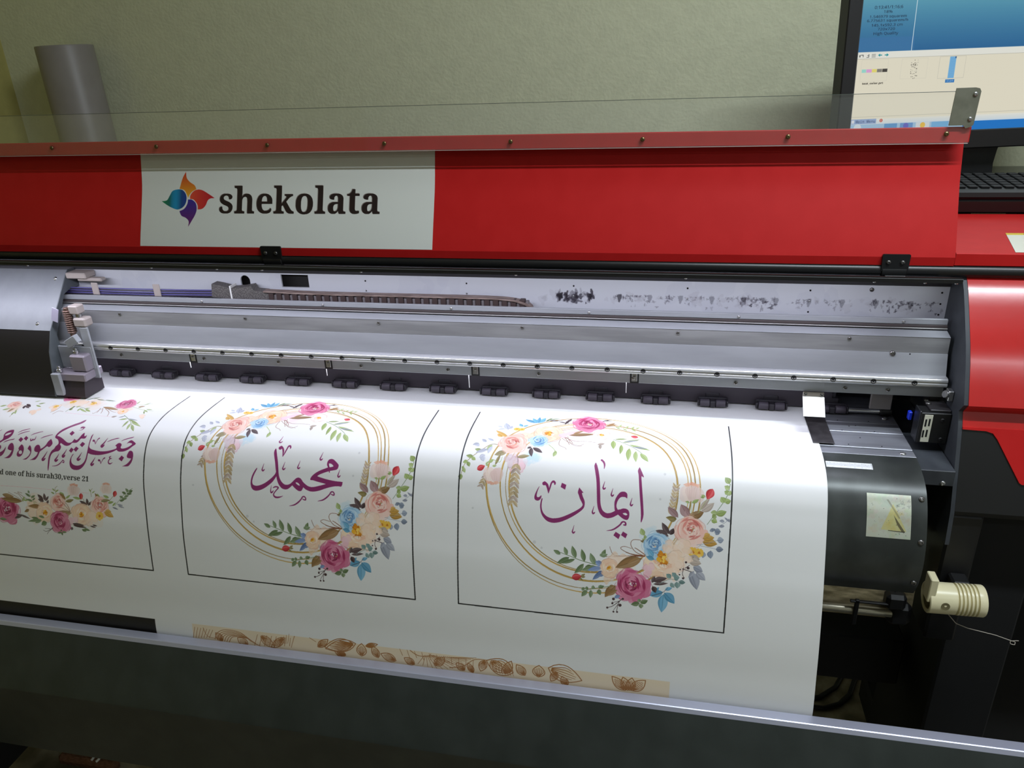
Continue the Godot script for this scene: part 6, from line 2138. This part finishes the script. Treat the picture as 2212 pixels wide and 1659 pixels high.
func paint_left_verse():
	fill("plum", [68.6, 195.3, 68.7, 200.4, 65.1, 205.2, 57.6, 210, 48.3, 215.3, 40.1, 221.3, 33.3, 226.8, 28.7, 232, 27.3, 234.7, 32.9, 235.6, 40.7, 238.9, 46.4, 242.3, 52, 245.3, 56.8, 245.8, 61.2, 244.3, 63.9, 240.4, 65.5, 237.8, 67.9, 239.3, 71.2, 239.5, 74.7, 235.5, 77.5, 230.1, 79.8, 226.5, 82.4, 224.9, 83.3, 228, 83.4, 230.6, 85.7, 231.8, 88.6, 229, 88.3, 233.8, 85.3, 236.1, 80.5, 236, 78, 237, 75.5, 241.3, 71.6, 244.5, 66.2, 245.2, 62.4, 245.5, 59.5, 249, 54.3, 251.4, 48.6, 251.3, 43.4, 249.2, 38.6, 247, 37.5, 250.4, 39.7, 251.9, 41, 255.1, 39.6, 259.3, 36.2, 262.4, 30.7, 263.6, 25.2, 266, 21.3, 271.1, 19.5, 278.7, 19.2, 286.1, 18.2, 297.7, 16.9, 299.6, 16.1, 292.9, 16.1, 283, 16.8, 274.7, 19.5, 267.2, 22.8, 262, 27.1, 258.4, 29.2, 254.2, 32.4, 251.1, 34.1, 248.1, 33, 244, 30.3, 240.8, 25.9, 239, 23.8, 237, 24.7, 232.7, 27.7, 227.2, 33.2, 220.8, 41.3, 214.8, 51.4, 207.8, 59.7, 202.8, 65, 197.7])
	fill("plum", [55.2, 222.8, 61.4, 226.3, 57.5, 232.3, 51.5, 228.8])
	fill("plum", [67.2, 221, 72.3, 219, 75, 216.9, 72.9, 215.8, 68.6, 216.7, 68.1, 214.9, 69.6, 212.5, 73.1, 212, 77.8, 213.2, 76.5, 216.3, 75.1, 218.9, 71.1, 220.4])
	fill("plum", [62.9, 254.1, 68.3, 257.4, 63.9, 263.6, 58.7, 260.1])
	fill("plum", [72.4, 251.6, 78.4, 254.7, 73.5, 261.2, 68, 257.5])
	fill("plum", [83.8, 242.3, 90, 245.4, 85.1, 251.9, 79.3, 248.1])
	fill("plum", [101.5, 225.5, 99, 229.6, 98.1, 236.5, 97.6, 246.5, 97.3, 256.4, 96.5, 264.6, 95.2, 271.2, 92.4, 277.9, 87.3, 283.1, 80.9, 285.8, 74.3, 286, 69, 284.3, 65.8, 280.5, 64.9, 275.6, 66, 270.7, 69.7, 265.1, 67, 266.5, 63.7, 272.4, 61.9, 279.1, 62.5, 285.6, 65.3, 290.7, 70.2, 293.6, 75.9, 294.3, 82.4, 293.2, 87.8, 290, 92.1, 285.2, 95.4, 279.3, 97.6, 272.6, 98.8, 264.4, 99.5, 261.9, 105.3, 263.6, 114.7, 264.3, 123.9, 263.7, 133, 261.8, 141.9, 259.2, 150.6, 255.8, 156.9, 252.1, 160.6, 254.7, 167.1, 254.9, 174.1, 253.4, 181.6, 249.3, 187.7, 244, 192.3, 240.5, 193.4, 238.3, 188.1, 235, 183.3, 232.9, 179.6, 234.3, 176.8, 237.3, 175.2, 239.9, 178.9, 238, 183.5, 238.2, 186.6, 239.6, 183.7, 242.7, 178.2, 246.3, 171.4, 248.8, 165.9, 249.1, 164, 246.8, 165.2, 243.9, 164.5, 241, 160.9, 239.6, 157.4, 240.2, 154.4, 242.9, 152.6, 245.1, 155.6, 246.1, 156, 248.1, 155.1, 250.2, 147.4, 253.1, 136.8, 255.9, 124.9, 257, 113.6, 256.1, 104.8, 254.3, 100.6, 251.7, 99.3, 248.1, 99.6, 241.5, 100.6, 233.8])
	fill("plum", [185.7, 251.9, 189.6, 253.2, 192, 257.5, 192.1, 264.7, 190.4, 271.2, 186.7, 277.1, 182.4, 280.2, 171.5, 281, 177.7, 278.1, 182.8, 274.2, 187, 269.1, 189, 265.7, 184.9, 265.6, 180.7, 264.7, 179.5, 261.5, 180.8, 257.4, 182.8, 253.3])
	fill("plum", [169, 261.8, 174.1, 265.1, 169.9, 272.2, 163.1, 268.2])
	stroke("plum", [163.4, 235.5, 0.7, 168.9, 232.4, 1.4, 176.2, 229.8, 1.6, 182.8, 227.6, 1.6, 185.8, 226.1, 0.4])
	stroke("plum", [134.8, 239, 0.7, 140.4, 235.9, 1.4, 147.8, 232.9, 1.4, 153.7, 231.3, 1.6, 157.6, 230.6, 0.4])
	stroke("plum", [147.6, 264.4, 0.7, 144.5, 266.3, 2.2, 145.7, 268.6, 1.8, 149.3, 268, 0.9])
	stroke("plum", [145.7, 269, 1.6, 142.8, 272.8, 1.8, 143.1, 276.9, 2.3, 146.4, 278.2, 2.2, 151.3, 275.5, 0.4])
	stroke("plum", [25.3, 290.6, 0.4, 33.8, 289.2, 1.4, 40.2, 285.9, 2, 44.6, 281.5, 1.4, 47.2, 278.5, 1.8, 49.7, 279.5, 1.6, 49.4, 282.4, 2, 46.5, 281.8, 1.1])
	stroke("plum", [133.9, 231.7, 0.3, 129.1, 240.8, 2.2, 124.3, 246.9, 3.2, 125.9, 248.5, 4, 128.8, 246.3, 2.9, 130.1, 244, 0.4])
	stroke("plum", [86.2, 261.2, 0.3, 81.7, 269, 2.2, 78, 273.9, 3.2, 79.5, 275.6, 4, 82.7, 274, 2.9, 84.5, 272.3, 0.4])
	stroke("plum", [115, 268.2, 0.3, 110.6, 276.2, 2.2, 107.2, 281.3, 3.2, 108.7, 282.9, 4, 111.6, 281.2, 2.9, 113.1, 279.3, 0.4])
	stroke("plum", [54.1, 257.5, 0.3, 49.7, 265.4, 2.2, 46, 270.3, 3.2, 47.5, 272, 4, 50.2, 270, 2.9, 51.5, 267.9, 0.4])
	stroke("plum", [38.6, 266.7, 0.3, 34.3, 274.3, 2.2, 31, 279, 3.2, 32.5, 280.6, 4, 35.5, 278.9, 2.9, 37.1, 277.1, 0.4])
	dot(105.8, 238.6, 2, "plum")
	stroke("plum", [106.9, 237.6, 1.8, 109.4, 240.8, 1.6, 111.2, 244.8, 0.5])
	stroke("plum", [111.2, 244.8, 0.5, 113.6, 236.4, 1.3, 116, 233.7, 2.3, 117.2, 233.2, 0.9])
	dot(122.9, 273.4, 2, "plum")
	stroke("plum", [124.2, 272.5, 1.8, 126, 275.6, 1.6, 127.1, 279.6, 0.5])
	stroke("plum", [127.1, 279.6, 0.5, 131.1, 271.2, 1.3, 134.1, 268.6, 2.3, 135.4, 268.1, 0.9])
	fill("plum", [16.2, 240.9, 19, 244, 21.5, 248.9, 19.7, 253.1, 15.6, 256.3, 11.5, 254.9, 8, 257.2, 2, 262.1, -2.4, 265.3, -4.1, 268.7, -6.5, 274.6, -10.8, 280.3, -14.5, 281.9, -24.1, 282.6, -18.5, 280.4, -12.1, 275.8, -8.6, 271.5, -7.1, 267.2, -11.9, 266.7, -15.1, 264.5, -15.2, 259.5, -12.6, 255.2, -9.1, 253.5, -5.5, 254.3, -2.9, 257.9, -2.5, 260.8, 1.6, 258.8, 5.8, 255.3, 8.8, 251.4, 11.4, 246.2, 14.4, 243.1])
	fill("plum", [-26.1, 255.2, -23.1, 258.4, -21.4, 264, -21.8, 269.9, -24.7, 275.8, -30.1, 281.2, -32.9, 282.4, -39.1, 282.8, -32.1, 279.6, -26.7, 275.1, -24.2, 270.8, -23.5, 267.5, -26.7, 264.4, -29.9, 262.1, -28.4, 258.7])
	fill("plum", [-44.2, 254.9, -40.9, 256.6, -38.3, 261, -38.1, 266.8, -40.5, 273.6, -45, 277.6, -49.8, 277.9, -52.5, 275.2, -51.5, 270.1, -48, 265.7, -49.7, 263, -47.8, 259.1])
	fill("plum", [-66.5, 253.6, -62.7, 255, -60.1, 259.9, -59.8, 266.5, -61.9, 274.1, -65.3, 279.4, -70, 282.2, -80.2, 282.8, -74.1, 280.3, -68.6, 275.8, -65.6, 271, -63.9, 267.6, -69.3, 267.1, -73.3, 264.9, -72.5, 260.7, -70.3, 256.4])
	fill("plum", [-77, 260.5, -78.2, 266.9, -81.1, 273.7, -85.1, 278.2, -88.8, 280.5, -89.5, 272.6, -85.8, 270.7, -82.1, 267.9, -79.4, 264.4])
	fill("plum", [-91, 259.3, -88.4, 260, -87.9, 264.1, -90, 267.6])
	fill("plum", [-68.5, 228.9, -67.6, 233.3, -69.3, 239.4, -74.5, 244.9, -81.4, 248.7, -86.6, 251.5, -91.7, 255.2, -92.5, 251.9, -87.4, 248.2, -86.4, 243, -87, 239.7, -83.9, 234.3, -77.6, 230.4, -72.4, 228.9])
	fill("plum", [-49, 241.7, -42.7, 245, -47, 250.9, -52.8, 247.3])
	fill("plum", [-38.2, 238.8, -32.7, 242.2, -35.7, 247.5, -41.9, 244.1])
	fill("paper", [-46.9, 266.9, -43.6, 265.9, -41.2, 268.6, -42, 272.4, -45.4, 273.1, -47.9, 272, -48.6, 269.1])
	fill("paper", [-71.2, 233.9, -74, 237.1, -78.9, 240, -84.5, 241.2, -83.5, 238.2, -78.6, 235.3])
	stroke("plum", [-84.1, 253.9, 0.5, -78.9, 251, 1.6, -71.6, 248.5, 1.4, -64.2, 246.7, 1.6, -61.6, 245.3, 0.4])
	stroke("plum", [-57.6, 233.5, 0.5, -52.2, 230.1, 1.3, -43.9, 226.8, 1.4, -35.3, 224.4, 0.7])
	stroke("plum", [-56.6, 237.8, 0.5, -50.4, 234.4, 1.4, -41.9, 231.2, 1.3, -34.1, 228.9, 0.7])
	stroke("plum", [-28.6, 236.9, 0.4, -23.3, 234, 1.3, -14.8, 230.8, 1.3, -5.4, 228, 0.7])
	stroke("plum", [-5.8, 241.4, 0.5, -0.4, 238.5, 1.4, 8.2, 235.4, 1.3, 17.3, 232.7, 0.7])
	stroke("plum", [-98.3, 233, 0.9, -94.8, 229.7, 0.4])
	stroke("plum", [-26.1, 246.9, 2.2, -27.3, 244, 1.4, -26.1, 243.1, 0.9])
	stroke("plum", [-26.2, 246.5, 2.2, -23.4, 245.9, 2.2, -21.9, 242.8, 0.9])
	stroke("plum", [-22.1, 245.4, 1.8, -18.5, 244.3, 1.8, -17, 241.3, 1.3, -16.6, 237.8, 0.4])
	stroke("plum", [13.3, 263.9, 0.3, 7.9, 273.1, 2.2, 3.6, 279.3, 3.2, 5.1, 280.9, 4, 8.3, 278.7, 2.9, 10.1, 276.4, 0.4])
func paint_garland():
	wash(-108.3, 174.1, 16.5, "peachp")
	wash(0.4, 139.6, 21.2, "peachp")
	wash(46.1, 144.4, 21.2, "peachp")
	wash(119.9, 157.3, 18.8, "peachp")
	wash(57.3, 372.8, 28.3, "peachp")
	wash(-8.2, 369.4, 25.9, "peachp")
	wash(106.8, 375.2, 23.5, "peachp")
	twig("g2", 0.7, [27.2, 120.5, 58.9, 127.5, 79.3, 130.3])
	twig("g1", 0.7, [128.4, 144.7, 161, 155, 184.7, 156.9])
	twig("g1", 0.7, [132.2, 139.3, 151.6, 134.5, 164.5, 129.4])
	leaves("g2", [18.7, 129.7, 32.4, 117.1, 3.3, 29.2, 123, 37.6, 113.7, 2.8, 38.4, 124.6, 58.9, 127.5, 2.8, 57, 125.1, 82.2, 127.3, 2.8])
	leaves("g1", [147.2, 149.7, 151.8, 141.9, 2.8, 163.3, 154.8, 175.9, 162.1, 3.3, 166.5, 152.2, 179.6, 153, 3.3, 150.9, 137.1, 158.3, 126, 2.8, 133.5, 134.1, 131.9, 121.3, 2.8, 166.2, 158.9, 172.9, 168.6, 2.8])
	twig("g2", 0.9, [9.3, 176.7, 17.2, 157.1, 52.8, 166.4])
	leaves("g1", [13.7, 172.4, 13.1, 155.3, 4.7, 20.4, 161.2, 23.4, 151.8, 4.2, 30.7, 164.5, 31.9, 172.6, 4.2, 44.2, 165.2, 59.6, 171.9, 4.7, 40.3, 163.5, 50.6, 160.2, 3.8, 29.2, 162.5, 53.8, 174.5, 4.2, 16.4, 165.9, 16.1, 172.2, 3.3])
	leaves("dk", [11.6, 169.8, 14.8, 164, 3.3, 14.8, 157.4, 13.2, 162, 2.8, -91.5, 159.5, -75.5, 168.9, 5.7, -89.2, 163.8, -89.5, 174.3, 5.2, -87.5, 165.8, -74.8, 172.9, 4.7, -88.2, 168, -85.5, 175.9, 3.8])
	leaves("g1", [-141.2, 173.2, -129.8, 167.9, 5.2, -67.1, 157, -56.2, 151.1, 4.7, -68.4, 161.6, -53.6, 166.6, 3.8, -127, 183.4, -114.1, 176.6, 4.7, -81.9, 149.1, -73.8, 143.1, 3.3])
	leaves("ol", [-105.8, 173.9, -111.6, 189.2, 6.1, 73.6, 153.3, 111.9, 160.3, 8, 34, 135.7, 53.2, 143.6, 5.2, 144.1, 145.3, 156.5, 141.4, 5.2])
	twig("g3", 0.7, [-97.8, 177.1, -96.8, 187.9, -97, 201.1])
	leaves("g1", [-96.8, 187.9, -96.7, 196.3, 3.3, -97.3, 180.8, -90.5, 192.5, 2.8, -99.2, 188.1, -90.5, 190.8, 2.4])
	rose(-115.6, 164.2, 14.6, "peach", 71)
	rose(-17.6, 121.6, 18.8, "magenta", 72)
	petals(16.2, 142.8, 16.5, "peachp", 73)
	daisy(-2.5, 141, 7.1, "yell", 74)
	daisy(44.3, 142.1, 7.1, "yell", 75)
	petals(-55.1, 180.8, 11.8, "peachp", 76)
	petals(-22.9, 165.7, 14.1, "peachp", 80)
	daisy(-23.8, 161.4, 6.1, "yell", 81)
	twig("br", 0.7, [-20.7, 181.4, -14.2, 173.1, -14.1, 160.4])
	twig("br", 0.7, [-12.1, 185.9, -6.5, 176.3, 4.5, 177.2])
	twig("br", 0.9, [72, 158, 74.7, 168.4, 75.3, 174.3])
	twig("br", 0.9, [76.8, 157.5, 83.3, 169.6, 84.9, 175.3])
	twig("br", 0.9, [83, 159, 98.8, 170, 104, 182.7])
	twig("br", 0.7, [83.9, 156.7, 104.5, 167.4, 112.9, 168.6])
	twig("br", 0.7, [75.9, 159.8, 74.2, 164.2, 70.7, 176.7, 67, 175.1])
	rose(113, 137.6, 21.7, "magenta", 77)
	anemone(124.7, 164.1, 10.4, "cream", 78)
	leaves("tn", [113.4, 183.6, 123.4, 179.9, 4.7])
	petals(171.9, 178.3, 9.4, "peachp", 79)
	twig("g2", 0.9, [135.8, 176.2, 158.3, 191.4, 177.2, 213.2])
	leaves("g1", [149.5, 185.6, 134, 190.2, 3.8, 154.9, 190.1, 151.1, 207.8, 4.7, 163.2, 197.3, 163.6, 212.9, 5.2, 167.3, 200, 179.3, 214.9, 5.7, 162.5, 194.2, 187.5, 203.4, 4.7, 154.5, 187.5, 179.2, 197.5, 3.8])
	leaves("gy", [139.8, 178.4, 128.7, 184, 2.4, 150.7, 185.5, 172.4, 188.6, 2.8])
	twig("pinkp", 0.6, [12, 180.2, 64.2, 181.7, 115.8, 183.4])
	twig("pinkp", 0.6, [-85.9, 334.7, -26.9, 333.6, 23.7, 334.2, 105.7, 334.5])
	twig("g2", 0.7, [194.7, 319.2, 178.4, 331.1, 159.8, 353.8])
	leaves("g2", [186.7, 327.2, 180.4, 320.3, 5.2, 187.8, 326.1, 195.4, 323, 5.7, 182, 330.8, 173.4, 327.2, 4.7, 183.1, 329.6, 193.9, 328.8, 4.2, 178.5, 335.3, 188, 332.4, 4.7, 176.2, 337.6, 168.9, 335, 4.7, 173.9, 339.9, 184.6, 338, 4.7, 169.2, 343.5, 178.7, 341.7, 4.2])
	leaves("gy", [167, 353.2, 179.1, 355.5, 3.3, 164.5, 350.2, 176.6, 351.4, 3.3, 155, 356.3, 167.2, 359.6, 2.8])
	leaves("g1", [145.1, 349.6, 157.2, 346.5, 4.7, 155, 354.2, 162, 347.2, 3.3])
	twig("g3", 0.7, [36.5, 341.9, 33.7, 331.3, 38.5, 326.6])
	leaves("g1", [33.8, 335.6, 27.4, 331.7, 2.8, 35.1, 337.7, 41.2, 332.9, 2.8, 32.7, 341.1, 25.1, 338.4, 2.8])
	twig("g3", 0.7, [110.7, 340.5, 109.2, 329.9, 112.7, 325.4])
	leaves("g1", [109.3, 332.1, 105.4, 327, 2.4, 111.8, 334, 117.7, 329.3, 2.4])
	protea(73, 330.5, 13.7, 0.0)
	protea(140.7, 322.8, 12.2, 0.0)
	leaves("g1", [51.6, 348.3, 43.8, 337, 9.4, 88.8, 346.5, 71.4, 344.6, 4.7, 125.5, 344.7, 122.8, 334.2, 9.4, 147.3, 339.8, 135, 336.5, 5.2, 56.6, 347.9, 66.4, 340.7, 3.8])
	leaves("ol", [56.7, 350.1, 41.4, 339.4, 7.1, 128, 345.6, 117.9, 333.5, 5.7])
	bud(89.1, 341.8, 6.1, 3.1)
	bud(159.1, 331.9, 6.1, 3.4)
	twig("g3", 0.7, [96.3, 350.2, 91.2, 343.1])
	twig("g3", 0.7, [147.5, 346.2, 158, 333.7])
	leaves("dk", [9.2, 354.9, -3.7, 345, 6.6, 11.7, 354.7, 10.1, 341.7, 6.1, 13, 355.7, 20.3, 346.4, 4.7, 10.5, 357, -2.2, 353.6, 6.1, 102.6, 356.2, 86.4, 349.9, 6.1, 102.6, 356.2, 101, 344.5, 5.7, 103.8, 357.2, 113.4, 348.9, 4.7, 102.6, 358.4, 91.5, 357.1, 5.2, 16.9, 360.8, 20.5, 354, 4.7])
	rose(-69.3, 379.7, 27.8, "magenta", 82)
	leaves("ol", [-36.4, 360.6, -82.8, 358.8, 10.4, -80.3, 350.8, -54.5, 353.3, 8])
	twig("br", 0.7, [-33.9, 360.4, -49.4, 352.9, -67.5, 345.5])
	twig("br", 0.7, [-33.9, 359.4, -44.4, 348.1, -54.7, 345.6])
	twig("br", 0.7, [-18.6, 359.3, -34.1, 351.7, -47, 343.9, -36.8, 345.3])
	twig("g2", 0.7, [-8.2, 367.2, -16.2, 352.5, -24.1, 340])
	leaves("g2", [-18.8, 350.5, -30.4, 344.8, 4.2, -17.5, 351.5, -8.7, 347.5, 4.2, -21.5, 344.2, -24.2, 338.9, 4.2, -13.5, 358.9, -27.6, 355.6, 4.2, -12.3, 358.8, -0.7, 364.4, 4.7, -8.3, 365, 1.9, 366.4, 4.2, -13.6, 356.7, -8.6, 351.9, 3.3])
	leaves("g1", [-8.5, 358.5, -9.5, 367.3, 6.1, -31.5, 351.5, -36.4, 360.6, 4.7, -23.7, 357.5, -33.9, 358.3, 3.3])
	rose(40.6, 357.2, 17.4, "peach", 83)
	petals(-10.6, 373.9, 18.8, "peachp", 84)
	leaves("ol", [7, 368.1, -23.4, 368.4, 8, -20.7, 374.7, -30.8, 379.9, 5.7])
	anemone(13.6, 377.4, 19.8, "cream", 85)
	rose(128.3, 357.4, 21.7, "peach", 86)
	leaves("g3", [56.7, 353.3, 74, 348.7, 6.1, 130.5, 347.6, 149.8, 343.9, 6.1])
	twig("br", 0.7, [67.2, 372, 52.1, 366.7, 37, 363.6])
	twig("br", 0.7, [67.2, 372, 56.9, 362, 46.8, 354.1])
	twig("br", 0.9, [67.2, 370.9, 61.9, 361.6, 56.8, 355.5])
	anemone(90.8, 374.8, 21.7, "cream", 87)
	leaves("ol", [69.8, 373.9, 29.9, 377.2, 12.7])
	petals(111.9, 381.2, 17.4, "peachp", 88)
	daisy(128.8, 374.5, 9.4, "yell", 89)
	leaves("oc", [138.3, 366.2, 158, 374.2, 10.4, 140.7, 363.9, 152.8, 365, 7.1])
	petals(72.5, 384.5, 13.2, "pinkp", 90)
	rose(46.3, 393.3, 23.1, "magenta", 91)
	leaves("dk", [-35.8, 386.9, -52.6, 393.9, 5.7, -38.4, 388.3, -48.6, 385.8, 4.7, -40.9, 385.2, -18, 392.1, 3.8, 72.4, 393.3, 97.1, 394.4, 6.1, 73.6, 396.4, 102, 398.4, 4.2, 72.3, 399.9, 69.6, 405.6, 5.2, 114.4, 391.9, 124.2, 393.2, 2.8, 109.4, 394.5, 121.7, 396.7, 2.4])
	leaves("g2", [7.3, 392.2, -23.2, 397, 5.7, -0.2, 390.6, -15.4, 388.6, 5.7, 4.8, 394.6, -8, 399, 4.2, 17.4, 395.7, 5.8, 401.2, 9.4, -84.9, 396.6, -69.4, 397.5, 5.2, 92, 402.5, 101.8, 405, 5.2, 97, 399.9, 109.2, 403.2, 4.2, 12.4, 387.3, -0.2, 385.1, 4.7])
	twig("dk", 0.7, [30.9, 404.5, 16.7, 412.5, 9.2, 410.9])
	twig("dk", 0.7, [29.6, 405.8, 20.5, 413.2, 17.7, 418])
	twig("dk", 0.7, [24.5, 407.3, 13.2, 407.2])
	leaves("g2", [49.4, 411.8, 39.3, 413.8, 3.8, 49.4, 411.8, 50.4, 417.3, 3.8, 49.4, 410.7, 59.4, 410.9, 3.8, 47, 409.8, 48.4, 406.3, 3.3])
